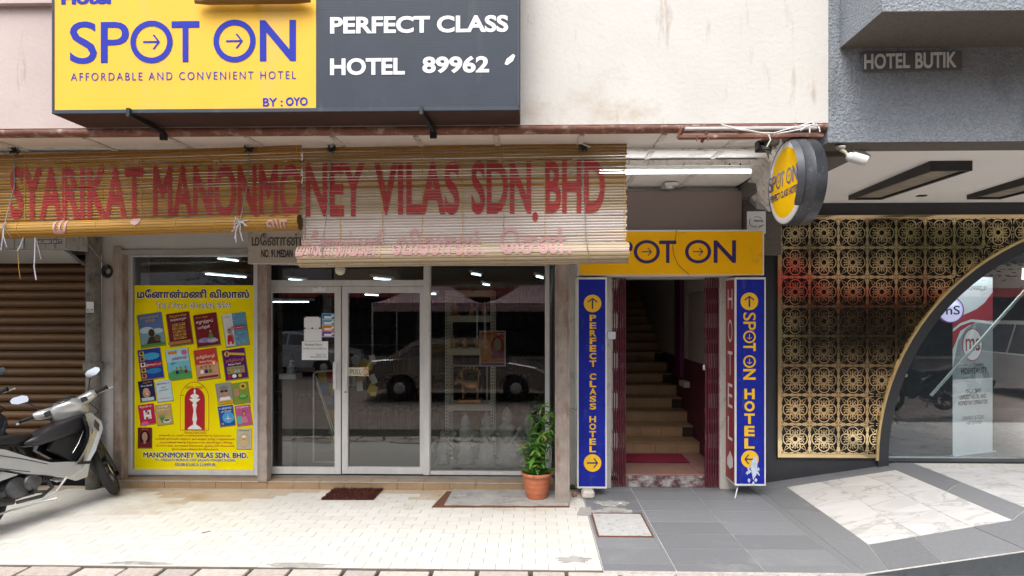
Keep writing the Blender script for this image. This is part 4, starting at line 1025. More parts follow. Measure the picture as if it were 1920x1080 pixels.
# tube light under the ceiling
tl = thing('tube_light', 'lit fluorescent tube on a cream batten under the ceiling before the stair doorway', 'tube light', (X(1290, 5.6), 5.62, 3.1))
YT = 5.2; zt2 = Z(323, YT, 1290)
obj('housing', MB().bbox(X(1120, YT), 5.185, zt2 + .018, X(1415, YT), 5.235, zb - .071, b=.004), m_white, tl)
obj('tube', MB().tube([(X(1125, YT), 5.19, zt2), (X(1405, YT), 5.19, zt2)], .0135, 10), m_tube, tl)
for px in (1122, 1408): obj('holder', MB().bbox(X(px, YT) - .008, 5.175, zt2 - .018, X(px, YT) + .008, 5.215, zt2 + .018, b=.003), m_white, tl)
sp = thing('ceiling_fitting', 'small grey square light fitting on the ceiling above the taupe board', 'ceiling light', (X(1257, 6.2), 6.2, zb))
obj('base', MB().bbox(X(1245, 6.1), 6.05, zb - .05, X(1270, 6.1), 6.25, zb - .014, b=.008), m_alu, sp); obj('lens', MB().lathe([(.0001, -.012), (.03, -.008), (.045, 0)], (X(1257, 6.1), 6.14, zb - .05), 'Z', 16), m_white, sp)
# small white notice TENTEL
Yt = 6.2
tt = thing('white_notice', 'small white square notice reading TENTEL under the round sign', 'notice', (X(1417, Yt), Yt, Z(440, Yt, 1417)))
obj('plate', MB().bbox(X(1401, Yt), Yt, Z(438, Yt, 1417), X(1436, Yt), Yt + .012, Z(396, Yt, 1417), b=.003), m_paper, tt)
pr = Print(wframe(Yt - .001, 1417)); pr.text('TENTEL', 1413, 412.5, 1432, 416, m_blk, .03); pr.new(); pr.ring(1414, 416, 9.5, 1, m_blk, a0=140, a1=300, ry=9.5); pr.ring(1419, 416, 12, 1, m_blk, a0=40, a1=120, ry=10); pr.poly([(1421, 425.5), (1432, 421), (1432, 422.5), (1423, 426.5)], m_redp)
obj('lettering', pr, None, tt)

# ================================================================== GREY BOUTIQUE HOTEL BUILDING
gb = thing('boutique_hotel', 'grey roughcast hotel building with charcoal ground floor, gold lattice and a round arch', 'building', (4, 6, 0))
XG = XR + .002; YGr = YF + .012
zg = 3.185
XE = 9.5
obj('upper_wall', MB().box(XG, YGr, zg, XE, YGr + .24, 7.5), m_grey, gb)
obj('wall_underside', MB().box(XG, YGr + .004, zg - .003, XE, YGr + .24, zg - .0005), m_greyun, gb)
xl_ = 2.275
obj('ledge', MB().box(xl_, 3.88, 3.885, XE, YGr - .002, 7.5), m_grey, gb)
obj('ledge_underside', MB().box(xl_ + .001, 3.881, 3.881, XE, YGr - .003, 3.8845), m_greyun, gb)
YW = 6.62
zs0 = 3.19; zs1 = Z(381, YW, 1750)
mb = MB(); mb.prism([(XG, YGr + .24, zs0), (XE, YGr + .24, zs0), (XE, 9, zs1 - .0), (XG + .0, 9, zs1)], (0, 0, .05))
mb2 = MB(); x0 = X(1445, YW); mb2.add([(2.562, 4.66, zs0), (XE, 4.66, zs0), (XE, YW, zs1), (2.562, YW, zs1), (2.562, 4.66, zs0 + .1), (XE, 4.66, zs0 + .1), (XE, YW, zs1 + .1), (2.562, YW, zs1 + .1)], [(0, 1, 2, 3), (4, 5, 6, 7), (0, 4, 5, 1), (1, 5, 6, 2), (2, 6, 7, 3), (3, 7, 4, 0)])
obj('ceiling', mb2, m_wsoff, gb)
# rough grey underside strip at the corner (behind the round sign)
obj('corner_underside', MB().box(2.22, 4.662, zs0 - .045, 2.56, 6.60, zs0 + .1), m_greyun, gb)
obj('roof_slab', MB().box(XG, 4.7, zs0 + .12, XE, 13, zs0 + .4), m_dark, gb)
# black framed recessed ceiling lamps
def clamp_z(y): return zs0 + (zs1 - zs0) * (y - 4.66) / (YW - 4.66)
def ceil_lamp(label, xa, xb, ya, yb):
    o = thing('ceiling_lamp', label, 'ceiling lamp', ((xa + xb) / 2, (ya + yb) / 2, 3.1), 'black framed ceiling lamps over the hotel entrance')
    h = .065; z = clamp_z((ya + yb) / 2) - h; zt = 3.19
    for q in ((xa, ya, xa + .03, yb), (xb - .03, ya, xb, yb), (xa + .03, ya, xb - .03, ya + .03), (xa + .03, yb - .03, xb - .03, yb)):
        obj('frame_side', MB().bbox(q[0], q[1], z, q[2], q[3], zt, b=.002), m_blk, o)
    obj('diffuser', MB().box(xa + .03, ya + .03, z + .02, xb - .03, yb - .03, z + .026), M('grey_diffuser', (.30, .27, .22), .5, var=.35, vs=5, stretch=(1, 3, 1)), o)
# measured from the photograph: near edge y=305..319, far edge y=361..373
def on_ceiling(px, py, z): 
    u = (px - CX) / F; v = -(py - CY) / F; t = (z - HC) / v; return (t * (u * ct - st), t * (ct + u * st))
zl = 3.105
n0 = on_ceiling(1722, 319, zl); n1 = on_ceiling(1798, 319, zl); f0 = on_ceiling(1608, 374, zl); f1 = on_ceiling(1672, 374, zl)
ceil_lamp('black framed ceiling lamp nearest the security cameras', (n0[0] + f0[0]) / 2, (n1[0] + f1[0]) / 2, n0[1], f0[1])
ceil_lamp('black framed ceiling lamp at the right edge, farther from the security cameras', (n0[0] + f0[0]) / 2 + 1.22, (n1[0] + f1[0]) / 2 + 1.22, n0[1], f0[1])
tag(obj('ceiling_slot', MB().bbox(X(1712, 6.3), 6.2, clamp_z(6.2) - .012, X(1727, 6.3), 6.26, clamp_z(6.2) + .01, b=.002), m_blk), 'small dark slot fitting on the white ceiling between the two black lamps', 'fitting')
# charcoal wall with arch
ac = P(2100, 866, YW); Rin = .4330 * 1.0 * (X(2100, YW) - X(1661, YW)) / .4330; Rout = Rin + .115; Rg = Rout + .028
def arcp(r, a, y): return (ac.x - r * math.cos(a), y, ac.z + r * math.sin(a))
zt = Z(381, YW, 1700)
x0 = X(1437, YW)
NA = 48; A1 = math.pi
# fascia above + solid panel left; wall face = fan between arch circle and rectangle
def wallsheet(y, r, xL, zT, xRr, zB=-.05, d=.12, mat=m_charcoal):
    mb = MB(); vs = []; pts = []
    hi = zB > ac.z; e_ = .002 if hi else -.12
    for i in range(NA + 1):
        a = e_ + (A1 - 2 * e_) * i / NA; p = arcp(r, a, y)
        dx, dz = p[0] - ac.x, p[2] - ac.z
        ks = []
        if dx < 0: ks.append((xL - ac.x) / dx)
        if dx > 0: ks.append((xRr - ac.x) / dx)
        if dz > 0: ks.append((zT - ac.z) / dz)
        if dz < 0: ks.append((zB - ac.z) / dz)
        k = min(ks); pts.append((p, (ac.x + dx * k, y, ac.z + dz * k)))
    # corners
    out = []
    for i, (p, q) in enumerate(pts): vs += [p, q]
    mb.add(vs, [(2 * i, 2 * i + 1, 2 * i + 3, 2 * i + 2) for i in range(NA)])
    for i in range(NA):
        q0, q1 = pts[i][1], pts[i + 1][1]
        if abs(q0[0] - q1[0]) > 1e-5 and abs(q0[2] - q1[2]) > 1e-5:
            cxn = xL if q0[0] < ac.x else xRr; czn = zT if (q0[2] + q1[2]) / 2 > ac.z else zB
            mb.add([q0, (cxn, y, czn), q1], [(0, 1, 2)])
    q = pts[0]
    if not hi: mb.add([q[0], (q[0][0] + .02, y, zB), (xL, y, zB), q[1]], [(0, 1, 2, 3)])
    return mb
obj('lower_wall', wallsheet(YW, Rin + .02, x0, zt, XE), m_charcoal, gb)
# arch ring
mb = MB(); vs = []
for i in range(NA + 1):
    a = -.10 + (A1 + .2) * i / NA
    vs += [arcp(Rin, a, YW + .16), arcp(Rin, a, YW - .05), arcp(Rout, a, YW - .05), arcp(Rout, a, YW + .02)]
mb.add(vs, [(4 * i + j, 4 * i + j + 1, 4 * i + 4 + j + 1, 4 * i + 4 + j) for i in range(NA) for j in range(3)], smooth=False)
obj('arch_ring', mb, m_charcoal, gb)
obj('fascia', MB().bbox(X(1437, YW), YW - .035, Z(403, YW - .03, 1700), XE, YW - .002, zt, b=.003), m_charcoal, gb)
obj('base_wall', MB().prism([(x0, YW - .02, -.1), (ac.x - Rout - .0, YW - .02, -.1), (ac.x - Rout + .0, YW - .02, Z(860, YW, 1650)), (x0, YW - .02, Z(860, YW, 1550))], (0, .018, 0)), m_charcoal, gb)
obj('base_wall', MB().box(x0 - .02, YW - .022, -.1, X(1457, YW), YW - .003, Z(403, YW, 1450)), m_charcoal, gb)
mb = Print(lambda a, b_, d: Vector((X(a, YW - .023), YW - .023 - d, Z(b_, YW, 1550))))
# glass in the arch
mb = MB(); YGl = YW + .13; vs = [(ac.x, YGl, ac.z - .3)]
for i in range(NA + 1): vs.append(arcp(Rin + .01, -.1 + (A1 + .2) * i / NA, YGl))
mb.add(vs, [(0, i + 1, i + 2) for i in range(NA)]); gp = link('pane', mb.mesh('pane', m_glass2, fix=False), gb)
# lobby room
obj('lobby_floor', MB().box(ac.x - 3, YGl + .02, .1, XE, 11, .235), M('lobby_floor_tile', (.16, .17, .18), .25, var=.2), gb)
obj('lobby_wall', MB().box(ac.x - 3.1, YGl + .02, .1, ac.x - 3, 11, 3.2), m_inner, gb)
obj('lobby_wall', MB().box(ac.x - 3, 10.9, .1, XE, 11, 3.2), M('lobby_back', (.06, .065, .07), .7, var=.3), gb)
obj('lobby_wall', MB().box(ac.x - 3, YW + .03, 2.75, XE, 11, 2.8), m_inner, gb)
obj('kerb_sill', MB().box(ac.x - Rin - .02, YW + .02, .0, XE, YGl + .03, .262), m_blk, gb)
# ---- gold lattice
ly, cell = YW - .052, 0
gx0, gx1 = X(1464, ly), X(1920, ly); gz1, gz0 = Z(409, ly, 1600), Z(851, ly, 1550)
cell = (X(1681, ly) - X(1464.5, ly)) / 4.0
lat = thing('gold_lattice', 'polished gold fretwork screen of rosette squares left of the arch', 'lattice screen', (X(1550, ly), ly, gz0))
obj('backing', wallsheet(ly + .022, Rout + .005, X(1458, ly), Z(404, ly, 1600), XE, zB=Z(858, ly, 1550)), m_goldb, lat)
def ribbon(mb, pts, wd, d=.006, y=0):
    n = len(pts); vs = []
    for i, p in enumerate(pts):
        a = pts[max(i - 1, 0)]; b_ = pts[min(i + 1, n - 1)]; dx, dz = b_[0] - a[0], b_[1] - a[1]; l = math.hypot(dx, dz) or 1
        nx, nz = -dz / l * wd / 2, dx / l * wd / 2
        vs += [(p[0] + nx, y, p[1] + nz), (p[0] - nx, y, p[1] - nz), (p[0] + nx, y + d, p[1] + nz), (p[0] - nx, y + d, p[1] - nz)]
    fs = []
    for i in range(n - 1):
        k = 4 * i; fs += [(k, k + 1, k + 5, k + 4), (k, k + 4, k + 6, k + 2), (k + 1, k + 3, k + 7, k + 5)]
    mb.add(vs, fs)
def arc2(cx, cz, r, a0, a1, n=9, rz=None): return [(cx + r * math.cos(R(a0 + (a1 - a0) * i / n)), cz + (rz or r) * math.sin(R(a0 + (a1 - a0) * i / n))) for i in range(n + 1)]
def motif():
    mb = MB(); k = [0]
    def rb(pts, wd):
        k[0] += 1; wd *= 1.28
        for q in range(4):
            c_, s_ = (1, 0, -1, 0)[q], (0, 1, 0, -1)[q]
            ribbon(mb, [((x * c_ - z * s_) * cell, (x * s_ + z * c_) * cell) for x, z in pts], wd * cell, y=(k[0] % 5) * .0004)
    rb(arc2(0, 0, .125, -45, 45, 8), .07)                       # hub
    rb([(-.0, .15), (0, .235)], .05); rb([(0, .20), (0, .33)], .022)
    rb([(-.075, .13), (-.085, .20), (-.055, .245), (-.085, .30), (-.12, .275)], .028)
    rb([(.075, .13), (.085, .20), (.055, .245), (.085, .30), (.12, .275)], .028)
    rb([(.10, .10), (.175, .175)], .055)
    rb(arc2(0, .255, .185, -28, 208, 16, .165), .028)           # lobe
    rb([(.175, .175), (.25, .16), (.30, .20)], .022); rb([(.175, .175), (.16, .25), (.20, .30)], .022)
    rb([(.30, .22), (.40, .40), (.22, .30)], .018); rb([(.22, .30), (.30, .22)], .016)
    rb([(.36, .44), (.44, .44), (.44, .36)], .022); rb([(.27, .46), (.40, .46)], .02); rb([(.46, .27), (.46, .40)], .02)
    rb([(-.5, .487), (.5, .487)], .026)
    rb([(.03, .487), (.10, .455), (.2, .475)], .02); rb([(-.03, .487), (-.10, .455), (-.2, .475)], .02)
    return mb
mo = motif(); mo_me = mo.mesh('lattice_tile', m_gold)
ncol = int((XE - 1.2 - gx0) / cell); nrow = 8; ch = (gz1 - gz0) / nrow
for r_ in range(nrow):
    for c_ in range(9):
        cx_, cz_ = gx0 + (c_ + .5) * cell, gz1 - (r_ + .5) * ch
        dmin = 1e9; dmax = 0
        for sx in (-.5, .5):
            for sz in (-.5, .5):
                d = math.hypot(cx_ + sx * cell - ac.x, cz_ + sz * ch - ac.z); dmin = min(dmin, d); dmax = max(dmax, d)
        if dmax < Rout: continue
        if dmin > Rout + .02:
            o = link('lattice_tile', mo_me, lat); o.location = Vector((cx_, ly, cz_)) - lat.location; o.scale = (1, 1, ch / cell)
        else:
            s2 = MB(); keep = []
            vv = [(cx_ + v[0], ly + v[1], cz_ + v[2] * ch / cell) for v in mo.v]
            keep = [f for f in mo.f if min(math.hypot(vv[i][0] - ac.x, vv[i][2] - ac.z) for i in f) > Rout + .006]
            if not keep: continue
            s2.add(vv, keep); bm_ = s2.mesh('lattice_tile', m_gold); link('lattice_tile', bm_, lat)['kind'] = 'stuff'
mb = MB()
xa, xb2 = X(1457.5, ly), X(1464, ly); zlo, zhi = Z(858, ly, 1550), Z(403.5, ly, 1600)
mb.bbox(xa, ly - .012, zlo, xb2, ly + .02, zhi, b=.002)
mb.bbox(xb2, ly - .012, zlo, ac.x - math.sqrt(Rg ** 2 - (gz0 - ac.z) ** 2) if abs(gz0 - ac.z) < Rg else ac.x - Rg, ly + .02, gz0, b=.002)
mb.bbox(xb2, ly - .012, gz1, XE, ly + .02, zhi, b=.002)
obj('border', mb, m_gold, lat)
mb = MB(); vs = []
for i in range(NA + 1):
    a = .005 + (A1 - .01) * i / NA
    vs += [arcp(Rout + .001, a, YW - .068), arcp(Rg, a, YW - .068), arcp(Rg + .004, a, YW - .05), arcp(Rout + .001, a, YW - .03)]
mb.add(vs, [(4 * i + j, 4 * i + j + 1, 4 * i + 4 + j + 1, 4 * i + 4 + j) for i in range(NA) for j in range(3)])
obj('arch_border', mb, M('satin_gold', (.85, .66, .34), .38, 1, var=.15), lat)
# HOTEL BUTIK plate
hb = thing('hotel_butik_plate', 'clear plate with grey letters HOTEL BUTIK under the ledge', 'sign', (X(1705, YGr), YGr - .01, Z(133, YGr, 1705)))
obj('plate', MB().bbox(X(1614, YGr), YGr - .018, Z(134, YGr, 1705), X(1801, YGr), YGr - .006, Z(98, YGr, 1705), b=.002), M('smoked_acrylic', (.125, .125, .13), .25, coat=.3), hb)
pr = Print(lambda a, b_, d: Vector((X(a, YGr - .018), YGr - .018 - d, Z(b_ - (a - 1705) * .016, YGr, 1705)))); m_gl = M('grey_letters', (.68, .72, .73), .5)
pr.text('HOTEL', 1620, 101, 1706, 130, m_gl, .03); pr.text('BUTIK', 1716, 101, 1794, 131, m_gl, .03)
obj('lettering', pr, None, hb)
# security cameras
def cctv(label, c, d, s=1.0):
    o = thing('security_camera', label, 'camera', c, 'white security cameras on the grey underside'); c = Vector(c); d = Vector(d).normalized()
    e = c + d * .115 * s
    mb = MB(); mb.tube([c - d * .01, c, c + d * .02, e], [.018 * s, .032 * s, .036 * s, .036 * s], 18); obj('body', mb, m_white, o)
    obj('hood', MB().tube([c + d * .03 + Vector((0, 0, .006)), e + d * .02 + Vector((0, 0, .006))], [.038 * s, .038 * s], 18, caps=False), m_white, o)
    obj('lens', MB().tube([e - d * .002, e + d * .004], [.033 * s, .031 * s], 18), m_lens, o)
    obj('mount', MB().tube([c + Vector((0, 0, .0)), c + Vector((-.02, 0, .03)), c + Vector((-.05, .01, .055))], [.012, .012, .016], 8), m_rack, o)
    obj('base', MB().lathe([(.038, 0), (.03, -.014), (.0001, -.016)], c + Vector((-.05, .01, .075)), 'Z', 16), m_rack, o)
pc = P(1588, 291, 4.5); cctv('white security camera in front, nearest the round sign', tuple(P(1590, 293, 4.45)), (.8, -.25, -.35))
cctv('white security camera just behind the nearer one', tuple(P(1604, 286, 4.62)), (.75, .2, -.3), .85)
# downlights etc in the lobby, MS disc, roll-up banner, white bar
YB2 = 7.15
bn = thing('rollup_banner', 'white and red roll-up banner behind the arch glass, reading HOTEL POWERED BY and HOSPITALITY', 'banner', (X(1824, YB2), YB2, .235))
bx0, bx1 = P(1786, 600, YB2 - .12).x, P(1861, 600, YB2 + .12).x
bz0, bz1 = Z(852, YB2, 1824), Z(519, YB2, 1824)
def bfr(a, b_, d):
    t = (a - 1786) / 75.0; return Vector((bx0 + (bx1 - bx0) * t + .0, YB2 - .12 + .24 * t - d, bz1 + (bz0 - bz1) * (b_ - 520) / 335.0))
m_ban = M('banner_white', (.80, .85, .86), .6, var=.03); m_bred = M('banner_red', (.45, .05, .07), .6); m_bgr = M('banner_grey', (.30, .36, .38), .6)
pr = Print(bfr); pr.poly([(1786, 548), (1786, 855), (1861, 855), (1861, 520), (1812, 520)], m_ban)
def wave(pts_top, pts_bot, mat, l): pr.poly(pts_top + pts_bot[::-1], mat, l)
tp = [(1786, 601), (1800, 594), (1815, 588), (1830, 581), (1845, 569), (1861, 548)]; bt = [(1786, 656), (1800, 622), (1815, 612), (1830, 606), (1845, 605), (1861, 604)]
for i in range(5): pr.poly([tp[i], bt[i], bt[i + 1], tp[i + 1]], m_bred, 1)
tp = [(1786, 690), (1796, 640), (1810, 618), (1830, 604), (1861, 603)]; bt = [(1786, 700), (1796, 690), (1810, 680), (1830, 700), (1861, 690)]
for i in range(4): pr.poly([tp[i], (tp[i][0], 712), (tp[i + 1][0], 712), tp[i + 1]], m_bgr, 2)
tp = [(1786, 618), (1800, 607), (1820, 600), (1840, 602), (1861, 606)]
for i in range(4): pr.poly([tp[i], (tp[i][0], tp[i][1] + 5), (tp[i + 1][0], tp[i + 1][1] + 5), tp[i + 1]], m_ban, 3)
pr.disc(1822, 648, 19, m_bred, 4, ry=31); pr.disc(1822, 648, 17.5, m_ban, 5, ry=29)
pr.text('ms', 1809, 636, 1836, 660, m_redp, .01, 6)
pr.text('HOTEL POWERED BY', 1795, 537, 1850, 545, m_blk, .0, 1); pr.text('MALIK STREAMS', 1806, 683, 1843, 688.5, m_blk, 0, 3); pr.text('HOSPITALITY', 1801, 691, 1850, 703, m_blk, .02, 3)
pr.rect(1786.5, 712, 1860.5, 716, m_ban, 2)
pr.text("MALAYSIA'S", 1810, 731, 1838, 739, m_blk, .015, 1); pr.text('LARGEST HOTEL AND', 1799, 742, 1848, 750, m_blk, .015, 1); pr.text('HOMESTAY OPERATOR', 1796, 753, 1851, 761, m_blk, .015, 1)
pr.text('CONTACT US TODAY', 1804, 782, 1845, 789, m_blk, 0, 1); pr.text('+60122767623', 1811, 792, 1840, 798, m_blk, 0, 1)
obj('sheet', pr, None, bn)
a, b_ = bfr(1780, 857, .02), bfr(1863, 857, .02)
obj('base_tube', MB().tube([a, b_], .036, 14), m_alu, bn); obj('end_cap', MB().tube([a - Vector((.012, .003, 0)), a + Vector((.035, .01, 0))], .041, 14), M('blue_cap', (.02, .22, .32), .4), bn)
mp_ = P(1779, 581, 6.98)
ms = thing('round_logo_light', 'lit round white and violet MS logo light inside the lobby, half hidden by the arch', 'light', tuple(mp_))
r_ = .14
obj('disc', MB().lathe([(.0001, -.03), (r_, -.03), (r_, 0)], mp_, 'Y', 40), M('lit_logo', (.62, .60, .86), .5, var=0, emit=.35), ms)
obj('rim', MB().lathe([(r_ + .001, -.034), (r_ + .012, -.034), (r_ + .012, 0)], mp_, 'Y', 40, cap=False), M('violet_rim', (.35, .15, .5), .5), ms)
pr = Print(lambda a, b_, d: Vector((mp_.x + a * r_, mp_.y - .031 - d, mp_.z - b_ * r_))); pr.text('mS', -.75, -.35, .75, .4, m_blk, .01)
obj('lettering', pr, None, ms)
q0, q1 = P(1745, 742, 6.90), P(1960, 502, 6.90)
lt2 = thing('lobby_fill_light', 'added fill light out of sight behind the arch wall, brightening the banner', 'tube light', (4.8, 7.6, 2.7))
obj('tube', MB().tube([(4.2, 6.98, 2.70), (5.6, 6.98, 2.70)], .02, 8), M('lobby_fill_glow', (.85, .95, 1.0), .4, var=0, emit=55), lt2)  # added glowing tube, unseen behind the arch wall, to brighten the banner
tag(obj('diagonal_bar', MB().bar(q0, q1, .026, .026), M('pale_green_bar', (.40, .46, .42), .5)), 'pale diagonal bar leaning across behind the arch glass, in front of the banner', 'bar')
ss = thing('lobby_table', 'dark low table with a cloth standing in the unlit lobby behind the glass', 'table', (4.6, 9.2, .235))
obj('top', MB().bbox(4.0, 8.9, .95, 5.6, 9.6, 1.0, b=.01), m_rack, ss)
for x in (4.1, 5.5):
    for y in (9.0, 9.5): obj('leg', MB().bbox(x - .02, y - .02, .235, x + .02, y + .02, .95, b=.004), m_blk, ss)
for k, (px, py) in enumerate([(1866, 492), (1908, 478), (1918, 524)]):
    p = P(px, py, 8.5); mb = MB().tube([p, p + Vector((.01, 0, .28 - k * .06))], .016, 8)
    tag(obj('pendant_light', mb, M('warm_lit_tube', (.9, .75, .45), .5, var=0, emit=2.0)), ['lit hanging tube leftmost of the three in the lobby', 'lit hanging tube at the top right edge of the lobby glass', 'lit hanging tube lowest of the three, at the right edge'][k], 'pendant light')

# ================================================================== YELLOW POSTER ON THE SHOP WINDOW
Yq = 6.475
po = thing('yellow_poster', 'large yellow Tamil book shop poster filling the window, with rows of book covers', 'poster', (X(363, Yq), Yq, Z(880, Yq, 363)))
wf = wframe(Yq, 363)
m_py = M('poster_yellow', (.86, .72, .001), .7, var=.04, vs=2, spec=.08)
mb = MB(); mb.box(X(250, Yq), Yq, Z(880, Yq, 363), X(479, Yq), Yq + .004, Z(535, Yq, 363)); obj('sheet', mb, m_py, po)
cW, cK, cN, cR, cB = FM((.8, .8, .78)), FM((.01, .01, .02)), FM((.015, .02, .13)), FM((.42, .02, .03)), FM((.02, .07, .35))
cBr, cGo, cSk, cGr, cPk, cLb, cOr, cMa, cSkin = FM((.05, .03, .02)), FM((.62, .42, .05)), FM((.25, .50, .72)), FM((.06, .25, .05)), FM((.6, .12, .30)), FM((.45, .58, .66)), FM((.65, .22, .03)), FM((.16, .02, .03)), FM((.45, .24, .15))
pr = Print(wf); pr.text('மனோன்மணி விலாஸ்', 256.5, 541, 468.5, 560, cW, .05); pr.text('மனோன்மணி விலாஸ்', 257.6, 542.2, 467.4, 558.8, cN, .03, 1.3)
obj('title', pr, None, po)
pr = Print(wf)
pr.text('Tel / Fax :- 03-2692 6596', 293, 567, 433, 578.5, cK, .06); pr.text('Tel / Fax :- 03-2692 6596', 293.6, 567.5, 432.4, 578, cW, .02, 1.3)
for k, (s_, a, b_) in enumerate([('எங்களிடம் பள்ளி மாணவர்களுக்குத் தேவையான', 298, 434), ('பயிற்சி நூல்கள் மற்றும் அனைத்து தமிழ் புத்தகங்கள்,', 291, 441), ('ஆலயங்களுக்குத் தேவையான அனைத்து பூஜை', 299, 436), ('பொருட்கள், கருங்கல் சிலைகள், ஐம்பொன் சிலைகள்', 293, 440), ('நியாயமான விலையில் கிடைக்கும்.', 322, 410)]):
    pr.text(s_, a, 814.5 + k * 6.4, b_, 819.6 + k * 6.4, cR, .015)
pr.text('MANONMONEY', 346, 809, 388, 814, cR, 0)
pr.text('MANONMONEY VILAS SDN. BHD.', 268.5, 847, 466, 859.5, cW, .05); pr.text('MANONMONEY VILAS SDN. BHD.', 269.2, 848.2, 465.3, 858.4, cN, .025, 1.4)
for s_, a, b_, y in (('91, MEDAN BUNUS OFF JALAN MASJID INDIA,', 290.5, 442.5, 859.8), ('50100 KUALA LUMPUR.', 328, 406, 867.8)):
    pr.text(s_, a, y, b_, y + 6.6, cW, .03); pr.text(s_, a + .3, y + .3, b_ - .3, y + 6.3, cB, .012, 1.4)
obj('lettering', pr, None, po)
# emblem
pr = Print(wf); ex, ew = 365.5, 21
def archpoly(cx, w_, yt, ybm, n=14): return [(cx - w_, ybm)] + [(cx + w_, ybm)] + [(cx + w_ * math.cos(math.pi * i / n), yt + w_ * 1.15 - w_ * 1.15 * math.sin(math.pi * i / n)) for i in range(n + 1)]
pr.poly(archpoly(365, 27, 716, 807), cR); pr.poly(archpoly(365, 26.2, 717, 806.2), m_py, 1); pr.poly(archpoly(365.5, 19, 727, 807), cR, 2)
pr.poly([(338.5, 741), (338.5, 742), (346, 742), (346, 741)], cR, 2)
prof = [(0, 728), (2, 733), (1.2, 738), (7, 741), (8.5, 744), (3, 746.5), (10.5, 748), (8, 751), (2.5, 755), (4.6, 759), (3, 764), (2.2, 770), (3.6, 780), (4.4, 786), (2.6, 792), (3, 796), (9, 799.5), (13, 803.5), (13, 805)]
for i in range(len(prof) - 1):
    (w0, y0), (w1, y1) = prof[i], prof[i + 1]; pr.poly([(365.5 - w0, y0), (365.5 - w1, y1), (365.5 + w1, y1), (365.5 + w0, y0)], cW, 3)
for i, c in enumerate('மனோன் மணி'.split()):
    pr.text(c, 348 + i * 19, 722, 363 + i * 19, 729, cR, 0, 3)
obj('emblem', pr, None, po)
def cover(label, cx, cy, w_, h_, rot, base, items):
    pr = Print(wf); c_, s_ = math.cos(R(rot)), math.sin(R(rot))
    pr.T = lambda u, v: (cx + (u - .5) * w_ * c_ + (v - .5) * h_ * s_, cy - (u - .5) * w_ * s_ + (v - .5) * h_ * c_)
    pr.d = .0015
    pr.rect(-.03, .02, 1.03, 1.05, FM((.30, .26, .03))); pr.rect(0, 0, 1, 1, base, 1)
    L = 2
    for it in items:
        k = it[0]
        if k == 'r': pr.rect(*it[1:5], it[5], L)
        elif k == 'd': pr.disc(it[1], it[2], it[3], it[5], L, ry=it[4], n=14)
        elif k == 't': pr.text(it[1], *it[2:6], it[6], .01, L)
        elif k == 'p': pr.poly(it[1], it[2], L)
        L += .5
    o = obj('book_cover', pr, None, po)
    if label: o['label'] = label
def person_icon(cx, y, s_, top, skin=cSkin, hair=cK):
    return [('p', [(cx - .28 * s_, y + .62 * s_), (cx + .28 * s_, y + .62 * s_), (cx + .18 * s_, y + .22 * s_), (cx - .18 * s_, y + .22 * s_)], top), ('d', cx, y - .02 * s_, .15 * s_, .17 * s_, hair), ('d', cx, y + .02 * s_, .12 * s_, .145 * s_, skin)]
rot = 8
cover('book cover with a dark seated statue under a blue cloudy sky', 284, 618, 45, 61, rot, FM((.10, .16, .36)), [('r', 0, .55, 1, 1, FM((.20, .34, .40))), ('d', .3, .5, .3, .1, cLb), ('d', .75, .56, .25, .08, cLb), ('t', 'திருக்குறள்', .12, .07, .88, .16, cGo), ('t', 'கதை', .3, .19, .7, .28, cGo), ('p', [(.2, .98), (.9, .98), (.72, .72), (.38, .72)], cBr), ('d', .5, .6, .13, .12, cBr), ('d', .72, .78, .14, .10, FM((.12, .09, .06))), ('r', 0, .93, 1, 1, cGr)])
it = [('t', 'சித்தர்களின்', .12, .05, .88, .15, cGo), ('t', 'வரலாறு', .15, .18, .85, .27, cW)]
for i in range(5):
    for j in range(5): it += [('r', .2 + i * .13, .33 + j * .105, .3 + i * .13, .41 + j * .105, [cSkin, cGo, cOr][(i + j) % 3]), ('d', .25 + i * .13, .36 + j * .105, .03, .022, cBr)]
it += [('r', 0, .88, 1, .98, FM((.40, .18, .07)))]
cover('maroon book cover with a grid of small portraits', 337, 616, 43, 60, rot, cMa, it)
cover('dark red book cover with a reading woman', 388, 618, 43, 60, rot, FM((.17, .015, .025)), [('t', 'வளரு முதல்', .08, .07, .6, .13, cGo), ('t', 'எழுத்துப்', .08, .18, .82, .31, cW), ('t', 'பயிற்சி', .12, .36, .65, .48, cW)] + person_icon(.65, .56, .38, cGr) + [('d', .35, .82, .3, .08, FM((.25, .2, .45))), ('d', .7, .86, .25, .06, FM((.45, .35, .55))), ('t', 'அ ஆ இ', .1, .77, .85, .9, cLb)])
it = [('r', .42, 0, 1, 1, FM((.12, .30, .46)))]
rk = random.Random(8)
for q in range(26): u, v = .46 + rk.random() * .5, .03 + rk.random() * .92; it.append(('d', u, v, .05, .012, FM((.30, .48, .60)) if q % 2 else FM((.07, .2, .36))))
it += [('t', 'தமிழ் கதை', .08, .08, .38, .12, cR), ('r', .36, .42, .98, .51, cR), ('t', 'இலக்கணம்', .4, .44, .94, .49, cW)] + person_icon(.25, .55, .5, cR) + [('r', .12, .82, .2, .95, cR), ('r', .3, .82, .38, .95, cR)]
cover('pale cover with blue ripples and a red figure', 442, 617, 43, 60, rot, FM((.62, .64, .68)), it)
it = [('r', 0, .45, 1, .62, FM((.35, .02, .03))), ('t', 'திருவருட்பா', .28, .49, .97, .59, cW), ('d', .55, .25, .4, .12, FM((.05, .35, .6))), ('d', .6, .75, .35, .09, FM((.03, .2, .45)))]
for j in range(5): it += [('r', .06, .06 + j * .19, .27, .2 + j * .19, [cGo, cOr, cW][j % 3]), ('d', .16, .12 + j * .19, .06, .05, cBr)]
